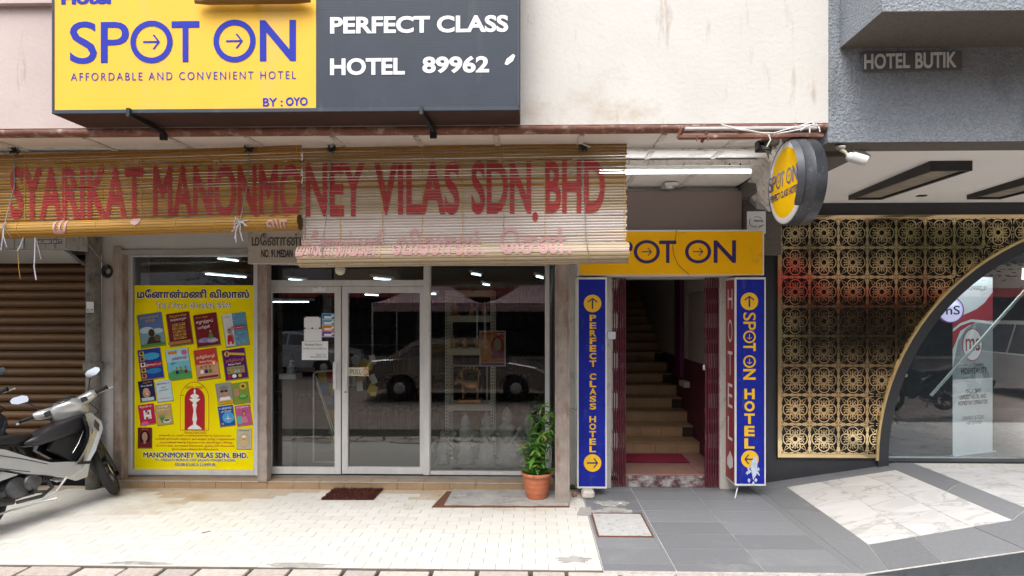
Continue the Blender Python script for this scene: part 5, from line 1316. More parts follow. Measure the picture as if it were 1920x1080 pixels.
cover('deep blue book cover with a strip of small pictures', 283, 682, 42, 56, rot, FM((.02, .05, .30)), it)
it = [('r', 0, 0, 1, .42, FM((.35, .62, .78))), ('p', [(0, 1), (0, .78), (.25, .70), (.6, .70), (1, .80), (1, 1)], FM((.08, .33, .10))), ('d', .82, .14, .13, .09, cPk), ('r', .1, .06, .5, .16, cOr), ('t', 'தமிழ்மொழி', .25, .26, .9, .38, cR), ('t', 'ஆண்டு', .15, .44, .4, .52, FM((.02, .1, .3)))]
for x, c in ((.4, cN), (.58, cGr), (.8, cMa)): it += person_icon(x, .66, .28, c)
cover('sky blue cover with children playing', 335, 682, 42, 56, rot, FM((.18, .50, .58)), it)
it = [('t', 'தமிழ்மொழி', .08, .2, .9, .33, cW), ('t', 'Bahasa Tamil', .2, .38, .75, .44, cW), ('d', .82, .5, .13, .10, cOr), ('t', '1', .78, .45, .86, .56, cW), ('r', .05, .9, .95, .97, FM((.2, .02, .02)))]
for x, c in ((.25, cW), (.45, cN), (.64, cGr)): it += person_icon(x, .62, .3, c)
cover('red school book cover with children', 388, 682, 42, 56, rot, FM((.50, .05, .03)), [('r', 0, .5, 1, 1, FM((.58, .30, .18)))] + it)
it = [('d', .2, .14, .12, .09, cGo), ('t', '1', .16, .08, .24, .2, cMa), ('p', [(.3, .1), (.98, .18), (.98, .26), (.3, .17)], cGo), ('t', 'தமிழ்மொழி', .1, .32, .92, .44, cOr), ('t', 'Bahasa Tamil', .2, .47, .75, .53, cW), ('r', .12, .58, .9, .82, FM((.3, .3, .1)))]
for x in (.2, .35, .5, .65, .8): it += person_icon(x, .66, .2, [cR, cGr, cOr, cSk, cPk][int(x * 6) % 5])
it += [('d', .2, .9, .08, .06, cR), ('d', .42, .9, .1, .06, cW), ('d', .68, .9, .08, .06, cGo)]
cover('purple school book cover with a row of children', 441, 682, 42, 56, rot, FM((.10, .015, .14)), it)
cover('dark cover with a baby', 276, 733, 29, 39, rot, FM((.015, .02, .07)), [('t', 'அழகிய', .3, .05, .9, .15, cOr), ('t', 'பெயர்கள்', .15, .2, .9, .3, cW), ('d', .45, .62, .26, .2, cSkin), ('d', .45, .5, .2, .14, FM((.55, .33, .25))), ('r', .1, .82, .9, .98, cLb), ('d', .5, .66, .06, .03, cW)])
cover('plain pale blue cover', 308, 733, 29, 39, rot, FM((.50, .62, .66)), [('t', 'இலக்கியம்', .12, .1, .88, .19, cN), ('t', 'நூல்', .35, .3, .65, .38, cR), ('t', 'வரலாறு', .2, .44, .8, .5, cN), ('r', .15, .85, .85, .87, cR)])
it = [('t', 'ஜோதிடம்', .1, .06, .85, .18, cW), ('d', .3, .95, .25, .12, cPk)]
for i in range(4):
    for j in range(4): it.append(('r', .3 + i * .13, .3 + j * .11, .42 + i * .13, .4 + j * .11, [cW, cR, cLb][(i * j + i) % 3]))
cover('red cover with a chequered chart', 276, 777, 29, 38, rot, FM((.50, .02, .07)), it)
cover('cover with a spiky green plant', 308, 777, 29, 38, rot, FM((.50, .34, .14)), [('t', 'தமிழ்', .2, .05, .8, .17, cW), ('t', 'மருத்துவம்', .1, .22, .9, .33, cW)] + [('p', [(.3, .9), (.4, .9), (.35 + dx, .42)], cGr) for dx in (-.25, -.12, 0, .12, .28)] + [('d', .65, .82, .25, .10, cW), ('d', .65, .8, .2, .07, cGr)])
cover('cover with a man in dark glasses', 421, 737, 29, 39, rot, FM((.28, .27, .24)), [('p', [(.05, .95), (.95, .95), (.8, .68), (.2, .68)], cW), ('d', .5, .42, .27, .27, cSkin), ('d', .5, .26, .27, .12, FM((.2, .2, .2))), ('r', .27, .36, .47, .45, cK), ('r', .53, .36, .73, .45, cK), ('r', .25, .38, .75, .4, cK), ('r', 0, .84, 1, 1, cGo), ('t', 'கலைஞர்', .15, .86, .85, .96, cR)])
cover('green cover with a sunflower', 452, 736, 30, 39, rot, FM((.22, .30, .05)), [('d', .68, .2, .22, .16, cGo), ('d', .68, .2, .09, .07, cBr), ('d', .25, .45, .17, .2, cSkin), ('d', .62, .7, .3, .14, cGr), ('d', .62, .66, .22, .08, FM((.2, .45, .1)))])
cover('dark blue cover with a glowing star', 425, 779, 28, 38, rot, FM((.02, .08, .34)), [('d', .6, .6, .4, .28, FM((.08, .35, .65))), ('t', 'உன்னால்', .08, .06, .9, .18, cW), ('t', 'முடியும்', .2, .22, .85, .33, cW), ('p', [(.3, .7), (.6, .6), (.9, .7), (.6, .64)], cW), ('p', [(.6, .4), (.64, .6), (.6, .85), (.56, .6)], cLb), ('d', .2, .88, .08, .06, cSkin)])
cover('pink cover with a man in a pink shawl', 457, 778, 28, 38, rot, FM((.50, .10, .25)), [('t', 'வாழ்க்கை', .08, .05, .9, .15, cW), ('d', .2, .7, .2, .2, FM((.1, .4, .4)))] + person_icon(.55, .4, .75, FM((.6, .2, .3))))
cover('dark cover with a long-haired portrait', 272, 821, 26, 38, 0, FM((.14, .02, .02)), [('d', .5, .5, .36, .36, cK), ('p', [(.15, .95), (.85, .95), (.75, .7), (.25, .7)], cMa), ('d', .5, .45, .2, .23, cSkin), ('t', 'யோகி', .3, .04, .7, .12, cOr), ('r', .42, .62, .58, .78, cSkin)])
cover('cream cover with an oval portrait', 458, 822, 27, 38, 0, FM((.52, .47, .34)), [('t', 'ஸ்ரீ மகான்', .12, .05, .88, .14, cN), ('d', .5, .58, .42, .36, FM((.30, .38, .48))), ('d', .5, .58, .38, .33, FM((.55, .42, .18))), ('p', [(.25, .86), (.75, .86), (.66, .6), (.34, .6)], FM((.6, .4, .25))), ('d', .5, .45, .13, .12, cSkin), ('d', .5, .4, .14, .07, cW)])

# ================================================================== SHOP INTERIOR THINGS
# fluorescent tubes inside
tubes = [(0, 7.3, 2.86), (0, 8.4, 2.86), (0, 9.6, 2.86)]
k = 0
for (px, py, ln, dr) in [(425, 517, .9, 'left window pane above the yellow poster'), (428, 487, .5, 'top right of the left window'), (610, 532, .0, ''), (557, 525, .5, 'left end of the glass over the doors'), (718, 524, .6, 'glass over the right door'), (893, 515, .5, 'top of the right window, left one'), (912, 534, .4, 'right window, the lower short one'), (1012, 520, .5, 'right window near the rusty post'), (537, 566, .8, 'left door, the long one'), (697, 553, .5, 'top of the right door'), (810, 551, .3, 'left edge of the right window')]:
    if ln == 0: continue
    zc2 = 2.90; u = (px - CX) / F; v = -(py - CY) / F; t = (zc2 - HC) / v if v > .01 else 8
    Yt2 = {0: 7.6, 1: 8.3, 2: 8.9}[k % 3]; k += 1; p = P(px, py, Yt2)
    mb = MB(); dirv = Vector((.22, .97, 0)).normalized() if px not in (537,) else Vector((1, 0, 0))
    mb.tube([p - dirv * ln * .4, p + dirv * ln * .4], .0075, 8)
    o = thing('ceiling_tube', 'lit tube inside the shop, seen through the ' + dr, 'tube light', tuple(p), 'lit tubes inside the book shop')
    obj('tube', mb, m_tubed, o); obj('batten', MB().bar(p - dirv * ln / 2 + Vector((0, 0, .035)), p + dirv * ln / 2 + Vector((0, 0, .035)), .05, .03), m_white, o)
# display rack with slotted posts
Yr = 7.1
dk = thing('display_rack', 'cream slotted steel rack with shelves of brass figures behind the right window', 'shelf', (X(880, Yr), Yr, .11))
xl2, xr2 = X(838, Yr), X(923, Yr)
for x in (xl2, xr2):
    for y in (Yr, Yr + .35):
        mb = MB(); ztop = Z(544, Yr, 880); mb.box(x - .022, y, .11, x + .022, y + .004, ztop); mb.box(x - .022, y + .004, .11, x - .018, y + .03, ztop)
        sl_ = MB(); zz = .15
        while zz < ztop - .02: mb.box(x - .006, y - .0012, zz, x + .006, y - .0004, zz + .022, mat=m_blk); zz += .04
        mb.mats = [m_rack, m_blk] if False else mb.mats
        # first boxes use the rack colour
        k0 = len([f for f in mb.f])
        if m_blk in mb.mats:
            mb.mats = [m_rack, m_blk]; mb.m = [0] * 12 + [1] * (len(mb.f) - 12)
        obj('post', mb, None, dk)
for py0, py1 in ((544, 556), (592, 604), (654, 666), (758, 770), (832, 842)):
    obj('shelf', MB().bbox(xl2, Yr - .006, Z(py1, Yr, 880), xr2, Yr + .36, Z(py0, Yr, 880), b=.003), m_rack, dk)
def figurine(label, x, y, z, h, mat, seed, cat='figurine', nm='brass_figurine', group=None):
    rk = random.Random(seed); o = thing(nm, label, cat, (x, y, z), group)
    pf = [(.30, 0), (.32, .06), (.24, .09), (.26, .14), (.18, .3), (.22, .42), (.17, .55), (.24, .66), (.12, .72), (.06, .75)]
    kf = .62 if nm == 'plaster_statue' else 1.0
    pf = [(r_ * h * kf * rk.uniform(.85, 1.15), zz * h) for r_, zz in pf]
    obj('body', MB().lathe(pf, (x, y, z), 'Z', 14, sy=.7), mat, o)
    bm = bmesh.new(); bmesh.ops.create_icosphere(bm, subdivisions=2, radius=1); mb = MB()
    for v in bm.verts: v.co = Vector((x + v.co.x * .095 * h, y + v.co.y * .09 * h, z + .82 * h + v.co.z * .11 * h))
    mb.addbm(bm, None, True); mb.lathe([(.10 * h, .88 * h), (.05 * h, .96 * h), (.0001, 1.02 * h)], (x, y, z), 'Z', 10)
    obj('head', mb, mat, o)
    mb = MB()
    for s_ in (-1, 1):
        mb.tube([(x + s_ * .2 * h, y, z + .64 * h), (x + s_ * .33 * h, y - .04 * h, z + .48 * h), (x + s_ * .22 * h, y - .16 * h, z + (.5 + .12 * s_) * h)], [.05 * h, .042 * h, .035 * h], 8)
    obj('arm', mb, mat, o)
    return o
for k, (px, py, h, l) in enumerate([(853, 592, .17, 'top rack shelf, left'), (885, 592, .15, 'top rack shelf, middle'), (908, 592, .17, 'top rack shelf, right'), (850, 654, .16, 'second rack shelf, left'), (872, 654, .13, 'second rack shelf, middle'), (896, 654, .16, 'second rack shelf, right')]):
    figurine('small dark brass figure on the ' + l, X(px, 7.25), 7.25, Z(py, Yr, 880) + .001, h, m_brass, k, group='brass figures on the rack')
# cow statue in a glazed case on the third shelf
zc3 = Z(758, Yr, 880) + .001; xc3 = X(881, 7.2)
cw = thing('cow_statue', 'antique brass cow statue on a plinth in a framed case on the third rack shelf', 'statue', (xc3, 7.22, zc3))
obj('plinth', MB().bbox(xc3 - .15, 7.15, zc3, xc3 + .15, 7.3, zc3 + .05, b=.008), m_brass, cw)
mb = MB(); zz = zc3 + .05
mb.loft([(xc3 - .20, 7.22, zz + .19, .02, .018), (xc3 - .17, 7.22, zz + .20, .028, .032), (xc3 - .13, 7.22, zz + .215, .022, .03), (xc3 - .10, 7.22, zz + .20, .035, .05), (xc3 - .05, 7.22, zz + .17, .045, .055), (xc3 + .03, 7.22, zz + .165, .048, .058), (xc3 + .09, 7.22, zz + .175, .045, .055), (xc3 + .125, 7.22, zz + .18, .02, .03)])
for dx in (-.085, .09):
    for dy in (-.028, .028): mb.tube([(xc3 + dx, 7.22 + dy, zz + .16), (xc3 + dx + .006, 7.22 + dy, zz + .07), (xc3 + dx, 7.22 + dy, zz)], [.02, .012, .013], 8)
mb.tube([(xc3 + .12, 7.22, zz + .2), (xc3 + .145, 7.22, zz + .14), (xc3 + .14, 7.22, zz + .08)], .006, 6); mb.tube([(xc3 - .155, 7.20, zz + .225), (xc3 - .165, 7.18, zz + .265)], [.008, .002], 6); mb.tube([(xc3 - .155, 7.24, zz + .225), (xc3 - .165, 7.26, zz + .265)], [.008, .002], 6)
obj('body', mb, m_brass, cw)
mb = MB()
for k in range(9):
    a = math.pi * k / 8; mb.tube([(xc3 + .0 + .11 * math.cos(a), 7.24, zz + .30 + .07 * math.sin(a)), (xc3 + .13 * math.cos(a), 7.23, zz + .31 + .10 * math.sin(a))], [.02, .012], 6)
mb.tube([(xc3 - .10, 7.24, zz + .24), (xc3 - .11, 7.24, zz + .33)], .012, 6); mb.tube([(xc3 + .10, 7.24, zz + .22), (xc3 + .11, 7.24, zz + .33)], .012, 6)
obj('canopy', mb, m_brass, cw)
mb = MB(); a, b_ = X(847, 7.14), X(915, 7.14); zt3 = Z(684, 7.14, 880)
for q in ((a, zc3, a + .02, zt3), (b_ - .02, zc3, b_, zt3), (a + .02, zt3 - .02, b_ - .02, zt3)): mb.bbox(q[0], 7.12, q[1], q[2], 7.14, q[3], b=.002)
obj('case_frame', mb, M('pale_case', (.42, .42, .40), .5), cw)
# hanging brass bells
for k, px in enumerate((868, 898)):
    p = P(px, 775, Yr - .02); mb = MB(); mb.lathe([(.03, -.01), (.035, 0), (.02, .012)], p, 'Z', 12); zz = 0
    for q in range(6): mb.lathe([(.004, -.02 - q * .04), (.012, -.03 - q * .04), (.004, -.045 - q * .04)], p, 'Z', 8)
    tag(obj('hanging_lamp', mb, m_brass), ['left', 'right'][k] + ' of the two brass chain lamps hanging below the cow statue', 'hanging lamp')
# plaster statues on a low white stage
st_ = thing('display_stage', 'low grey white stage inside the right window under the plaster statues', 'display stand', (X(915, 6.8), 6.8, .11))
obj('stage', MB().bbox(X(812, 6.75), 6.62, .112, X(1020, 6.75), 7.02, .16, b=.01), m_plaster, st_)
rk = random.Random(21); lab = ['squat grey plaster statue leftmost in the right window, with a price tag', 'broad grey plaster statue second from the left in the right window', 'plaster statue with raised arms in the middle of the right window', 'tall plaster statue fourth from the left in the right window', 'plaster statue rightmost in the window, beside the plant']
for k, (px, h, tg) in enumerate([(830, .40, (847, 859)), (873, .58, (887, 835)), (912, .60, (926, 822)), (950, .66, None), (992, .58, None)]):
    x = X(px, 6.8); s_ = figurine(lab[k], x, 6.80, .161, h, m_plaster, 50 + k, 'statue', 'plaster_statue', 'grey plaster statues in the right window')
    if tg:
        a = P(tg[0], tg[1], 6.62); o = obj('price_tag', MB().obox(a, ((1, 0, .2), (0, 1, 0), (-.2, 0, 1)), (.018, .002, .014)), m_paper, s_)
# calendar poster hanging in the right window
Yc = 6.44
cp = thing('calendar_poster', 'small orange calendar poster hanging in the right window', 'poster', (X(923, Yc), Yc, Z(687, Yc, 923)))
Yc = 6.50
mb = MB(); pbox(mb, 899, 620, 948, 687, Yc, Yc + .006, 923); obj('frame', mb, m_white, cp)
pr = Print(wframe(Yc, 923)); pr.rect(901, 622, 946, 685, M('poster_orange', (.62, .26, .05), .5)); pr.disc(933, 650, 13, M('poster_crimson', (.36, .05, .05), .5), 1, ry=19); pr.disc(933, 646, 7, FM((.45, .42, .3)), 2, ry=12); pr.disc(933, 640, 4, FM((.5, .4, .3)), 3, ry=5); pr.rect(922, 664, 944, 672, FM((.25, .08, .3)), 2)
for q in range(3): pr.disc(910, 640 + q * 11, 4, FM((.62, .42, .25)), 1, ry=4)
pr.text('அஞ்சலி', 903, 623, 924, 629, cR, .02, 2); pr.rect(931, 622, 946, 631, cR, 2); pr.text('RM 5', 932, 624, 945, 629, cW, .03, 3); pr.text('ANJALI CALENDAR', 903, 674, 944, 680, cR, .04, 2); pr.rect(901, 681, 946, 685, FM((.1, .08, .3)), 1)
obj('print', pr, None, cp)
# notices on the doors
Yd = 6.478
def sheet(nm, label, x0, y0, x1, y1, texts=(), mat=m_paper, cat='notice', extra=None):
    mb = MB(); xr = (x0 + x1) / 2; pbox(mb, x0, y0, x1, y1, Yd, Yd + .0015, xr); o = obj(nm, mb, mat); tag(o, label, cat)
    if texts or extra:
        pr = Print(wframe(Yd - .0005, xr))
        for t in texts: pr.text(t[0], *t[1:5], t[5] if len(t) > 5 else m_blk, .0)
        if extra: extra(pr)
        obj('lettering', pr, None, o)
    return o
sheet('paper_notice', 'handwritten white paper with business hours stuck on the left glass door', 566, 640, 615, 675, [('Business Hours', 572, 644, 604, 648), ('10:00 am to 6:00 pm', 569, 652, 612, 656), ('Thank You', 592, 663, 611, 666.5), ('MANONMONEY VILAS', 582, 668, 612, 671)])
sheet('paper_notice', 'blank white sheet under the taped one, above the business hours', 570, 617, 603, 639.5)
sheet('paper_notice', 'blank white sheet taped with black squares, topmost on the left glass door', 570, 594, 601, 616.5, (), m_paper, extra=lambda pr: [pr.rect(a, b_, a + 3, b_ + 3, m_blk) for a, b_ in ((570, 593), (598, 593), (570, 614), (584, 614), (598, 614))])
def brc(pr):
    for k, c in enumerate([(.03, .2, .5), (.15, .35, .5), (.6, .2, .04), (.2, .08, .4)]):
        y = 588 + k * 11; pr.rect(604, y, 628, y + 10, FM(c)); pr.rect(608, y + 5, 622, y + 9, cW, 1); pr.disc(624, y + 4, 2.5, cW, 1); pr.poly([(604, y), (616, y), (628, y + 4), (628, y + 1)], FM((.3, .5, .6) if k < 2 else (.6, .4, .1)), 1)
sheet('brochure', 'column of four colourful leaflets stuck beside the white sheets on the left door', 603.5, 587.5, 628.5, 632, (), m_paper, 'leaflet', brc)
Yd = 6.447
sheet('door_sticker', 'small white sticker on the top rail of the left door', 586, 537.5, 610, 547, [('NAMA', 588, 538.3, 595, 540), ('NO', 604, 538.3, 608, 540)], m_paper, 'sticker')
Yd = 6.478
sheet('pull_sticker', 'cream PULL sticker on the right glass door', 653, 689, 691, 705, [('PULL', 657, 692.5, 678, 702)], M('cream_sticker', (.62, .58, .46), .5), 'sticker', lambda pr: (pr.disc(686, 697, 6, m_brass, 1, ry=7.5), pr.ring(686, 697, 3.5, 1.3, m_rack, 2)))
tag(obj('round_sensor', MB().lathe([(.0001, -.03), (.05, -.028), (.062, 0), (.05, .02)], P(638, 506, 6.46) + Vector((0, 0, 0)), 'Y', 10), m_rack), 'cream scalloped disc on the glass above the doors', 'sticker')
# yellow packets on the right door inside
pk = thing('yellow_packets', 'yellow and silver sachets hanging in a bunch behind the right glass door', 'packets', (X(680, 6.7), 6.7, 1.1)); rk = random.Random(4)
m_pky = M('packet_yellow', (.62, .46, .02), .35, var=.2, coat=.3)
for k in range(16):
    a = P(658 + rk.random() * 46, 668 + rk.random() * 75, 6.62 + rk.random() * .15); an = rk.uniform(-.6, .6)
    obj('packet', MB().obox(a, ((math.cos(an), 0, math.sin(an)), (0, 1, .1), (-math.sin(an), 0, math.cos(an))), (.035, .006, .055)), m_pky if k % 3 else m_alu, pk)
# wire magazine rack
mr = thing('magazine_rack', 'white wire magazine rack with coloured magazines behind the left glass door', 'rack', (X(610, 7), 7.0, .11))
Yw = 6.75
fx = [P(a, b_, Yw) for a, b_ in ((588, 866), (588, 702), (593, 697), (633, 694))]
obj('frame', MB().tube(fx, .010, 8), m_white, mr); obj('frame', MB().tube([P(588, 866, Yw), P(634, 866, Yw)], .010, 8), m_white, mr)
obj('strut', MB().tube([P(592, 705, Yw), P(634, 830, Yw)], .006, 8), m_white, mr); obj('strut', MB().tube([P(594, 718, Yw - .05), P(634, 845, Yw - .05)], .006, 8), m_white, mr)
for k in range(6):
    a, b_ = P(592 + k * 6, 712 + k * 24, Yw + .05), P(640, 712 + k * 24, Yw + .05); mb = MB()
    for q in range(4): mb.tube([a + Vector((0, 0, -.02 * q)), b_ + Vector((0, 0, -.02 * q))], .0025, 5)
    for q in range(9): c = a.lerp(b_, q / 8); mb.tube([c, c + Vector((0, 0, -.06))], .0022, 5)
    obj('wire_shelf', mb, M('green_wire', (.06, .16, .10), .5) if k < 3 else m_alu2, mr)
    for q in range(3):
        c = a.lerp(b_, .15 + q * .33)
        obj('magazine', MB().obox(c + Vector((.02, .04, .03)), ((1, 0, 0), (0, 1, .3), (0, -.3, 1)), (.05, .006, .075)), FM(rk.choice([(.35, .05, .04), (.05, .2, .4), (.5, .35, .05), (.1, .25, .1), (.3, .3, .32)])), mr)
# sanitiser on a small shelf
sh2 = thing('wall_shelf', 'small white counter top inside the left door carrying the pump bottle', 'shelf', (X(540, 6.6), 6.6, 1.0))
mb = MB(); pbox(mb, 523, 702, 554, 711, 6.55, 6.75); obj('top', mb, m_white, sh2); mb = MB(); pbox(mb, 528, 711.5, 549, 880, 6.6, 6.72); obj('pedestal', mb, m_inner, sh2)
bo = thing('pump_bottle', 'clear hand sanitiser pump bottle on the white counter top', 'bottle', (X(545, 6.62), 6.62, Z(702, 6.55, 540)))
zb2 = Z(702, 6.55, 540) + .001; xo = X(545, 6.62)
obj('bottle', MB().lathe([(.042, 0), (.044, .01), (.044, .07), (.034, .088), (.014, .094)], (xo, 6.62, zb2), 'Z', 20), M('clear_plastic', (.50, .55, .56), .15, coat=.5), bo)
obj('pump', MB().lathe([(.016, .094), (.016, .115), (.006, .117), (.006, .14), (.014, .142), (.012, .152), (.0001, .153)], (xo, 6.62, zb2), 'Z', 12).tube([(xo, 6.62, zb2 + .146), (xo + .045, 6.61, zb2 + .142)], .005, 6), m_white, bo)
m_darkwood = M('dark_shelf_wood', (.05, .04, .03), .6)
# dim stocked shelves along the back of the shop
for k, (xa_, xb_2, yy) in enumerate([(ix0 + .1, ix0 + 2.2, 10.4), (ix0 + 2.5, ix1 - .1, 10.6), (ix0 + 1.6, ix0 + 3.4, 8.8)]):
    o = thing('stock_shelf', ['long stocked bookshelf at the back left of the dim shop', 'long stocked bookshelf at the back right of the dim shop', 'low stocked bookshelf in the middle of the dim shop'][k], 'bookshelf', ((xa_ + xb_2) / 2, yy, .11), 'stocked shelves inside the dim shop')
    H = 2.3 if k < 2 else 1.3; n = 6 if k < 2 else 3
    for i in range(n + 1): obj('shelf', MB().box(xa_, yy, .11 + H * i / n, xb_2, yy + .35, .13 + H * i / n), m_darkwood, o)
    mb = MB(); cols = [FM(c) for c in [(.06, .02, .02), (.02, .03, .05), (.06, .05, .03), (.03, .04, .03), (.05, .05, .05), (.035, .02, .03)]]
    for i in range(n):
        x = xa_ + .02
        while x < xb_2 - .06:
            wv = rk.uniform(.02, .06); hh = H / n * rk.uniform(.55, .85); mb.box(x, yy + .03, .1315 + H * i / n, x + wv * .93, yy + .3, .13 + H * i / n + hh, mat=rk.choice(cols)); x += wv
    o2 = obj('books', mb, None, o); o2['kind'] = 'stuff'

# ================================================================== THINGS ON THE FLOOR
mats_ = [PZ(*p) for p in ((603, 938), (700, 938), (722, 914), (633, 913))]
sm = thing('shaggy_doormat', 'small red-brown shaggy doormat in front of the glass doors', 'doormat', (X(660, 6.0), 6.0, 0))
base = MB(); base.prism([(p.x, p.y, .002) for p in mats_], (0, 0, .008)); obj('backing', base, m_mat, sm)
tuft = MB(); rk = random.Random(6)
A_, B_, C_, D_ = [(p.x, p.y) for p in mats_]
for q in range(2600):
    u, v = rk.uniform(-.01, 1.01), rk.uniform(-.01, 1.01); c = lerp2(lerp2(A_, B_, u), lerp2(D_, C_, u), v); a = rk.uniform(0, 6.28); r_ = rk.uniform(.004, .009); h = rk.uniform(.02, .036)
    dx, dy = math.cos(a) * r_, math.sin(a) * r_
    tuft.add([(c[0] - dx, c[1] - dy, .008), (c[0] + dx, c[1] + dy, .008), (c[0] + dy * 1.2, c[1] - dx * 1.2, h)], [(0, 1, 2)])
o = obj('pile', tuft, m_mat, sm); o['kind'] = 'stuff'
o = thing('worn_floor_sheet', 'grey weathered rubber sheet on a brown board under the terracotta plant pot', 'sheet', (X(940, 6.0), 6.0, 0))
pts = [PZ(*p) for p in ((809, 952), (1068, 952), (1068, 922), (838, 922))]
obj('brown_board', MB().prism([(p.x, p.y, .0015) for p in pts], (0, 0, .005)), M('brown_board', (.13, .055, .03), .85, var=.3, vs=10), o)
pts = [PZ(*p) for p in ((833, 949), (1066, 950), (1067, 919), (850, 919))]
rk = random.Random(5); n = 12; bot = []; top = []
for i in range(n + 1):
    a = lerp2((pts[0].x, pts[0].y), (pts[1].x, pts[1].y), i / n); b_ = lerp2((pts[3].x, pts[3].y), (pts[2].x, pts[2].y), i / n)
    bot.append((a[0], a[1] + rk.uniform(-.008, .008), .010 + rk.uniform(0, .006))); top.append((b_[0], b_[1], .012))
mb = MB(); mb.add(bot + top, [(i, i + 1, n + 2 + i, n + 1 + i) for i in range(n)]); mb.add([(p[0], p[1], .0066) for p in bot] + bot, [(i, i + 1, n + 2 + i, n + 1 + i) for i in range(n)])
obj('sheet', mb, m_conc, o)
pot = PZ(1007, 943); px_, py_ = pot.x, pot.y + .15; zp = .014
pl = thing('potted_plant', 'leafy green plant in a ribbed terracotta pot leaning against the rusty post', 'potted plant', (px_, py_, zp))
obj('pot', MB().lathe([(.0001, 0), (.105, 0), (.108, .01), (.118, .06), (.121, .064), (.121, .07), (.128, .115), (.131, .12), (.131, .127), (.138, .17), (.141, .175), (.141, .182), (.148, .225), (.160, .23), (.163, .24), (.163, .262), (.155, .266), (.148, .26), (.14, .235), (.0001, .235)], (px_, py_, zp), 'Z', 40), m_terra, pl)
obj('soil', MB().lathe([(.0001, .238), (.142, .236)], (px_, py_, zp), 'Z', 24), m_soil, pl)
rk = random.Random(12)
def leaf_mesh(L_, W_, mat):
    mb = MB(); n = 5; vs = []
    for i in range(n + 1):
        t = i / n; w_ = W_ * math.sin(math.pi * min(1, t * .92 + .06)) ** .8 * (1 - .25 * t); x = L_ * t; z = -.25 * L_ * t * t
        vs += [(x, -w_, z + .12 * w_), (x, 0, z - .15 * w_), (x, w_, z + .12 * w_)]
    mb.add(vs, [(3 * i + j, 3 * i + j + 1, 3 * i + 4 + j, 3 * i + 3 + j) for i in range(n) for j in range(2)], smooth=True); return mb.mesh('leaf', mat)
leafs = [leaf_mesh(.135, .022, m) for m in m_leaf[:3]] * 3 + [leaf_mesh(.09, .014, m) for m in m_leaf[:3]] * 2 + [leaf_mesh(.11, .018, m_leaf[3])]
def put_leaf(c, az, el, sc_=1, parent=pl):
    o = link('leaf', rk.choice(leafs), parent); o.location = Vector(c) - parent.location
    o.rotation_euler = (rk.uniform(-.3, .3), -el, az); o.scale = (sc_,) * 3
nleaf = 0
zs_ = zp + .24
stems = []
for s_ in range(20):
    if s_ < 13:
        topx = px_ + rk.uniform(-.10, .24); topz = zs_ + rk.uniform(.25, .68); ty = py_ + rk.uniform(-.12, .12)
        if s_ == 0: topx, topz, ty = px_ + .05, zs_ + .70, py_
        if s_ == 1: topx, topz, ty = px_ + .36, zs_ + .66, py_ + .10
        if s_ == 2: topx, topz, ty = px_ - .10, zs_ + .36, py_ - .05
    else:
        topx = px_ + rk.uniform(-.16, .18); topz = zs_ + rk.uniform(.1, .28); ty = py_ + rk.uniform(-.12, .06)
    b0 = Vector((px_ + rk.uniform(-.07, .07), py_ + rk.uniform(-.07, .07), zs_ - .01)); t0 = Vector((topx, ty, topz)); mid = (b0 + t0) / 2 + Vector((rk.uniform(-.05, .03), rk.uniform(-.03, .03), .04))
    obj('stem', MB().tube([b0, mid, t0], [.005, .004, .003], 6), m_leaf[1], pl)
    nn = 14 if s_ < 11 else 9
    for k in range(nn):
        t = .3 + .7 * k / (nn - 1); c = b0.lerp(mid, t * 2) if t < .5 else mid.lerp(t0, t * 2 - 1)
        put_leaf(c, rk.uniform(0, 6.28), rk.uniform(-.6, .55), rk.uniform(.7, 1.15)); nleaf += 1
    for k in range(4): put_leaf(t0, k * 1.57 + rk.random(), rk.uniform(-.2, .5), rk.uniform(.8, 1.1))
for k in range(40):   # grassy blades at the soil
    a = rk.uniform(0, 6.28); r0 = rk.uniform(0, .09); c = Vector((px_ + r0 * math.cos(a), py_ + r0 * math.sin(a), zs_ - .005))
    put_leaf(c, a, rk.uniform(.3, 1.1), rk.uniform(.9, 1.4))
p = PZ(386, 1000); tag(obj('twig', MB().tube([p + Vector((-.03, -.01, .006)), p + Vector((.02, .04, .006))], .003, 5), M('red_twig', (.25, .04, .04), .7)), 'small red sliver lying on the white floor', 'litter')

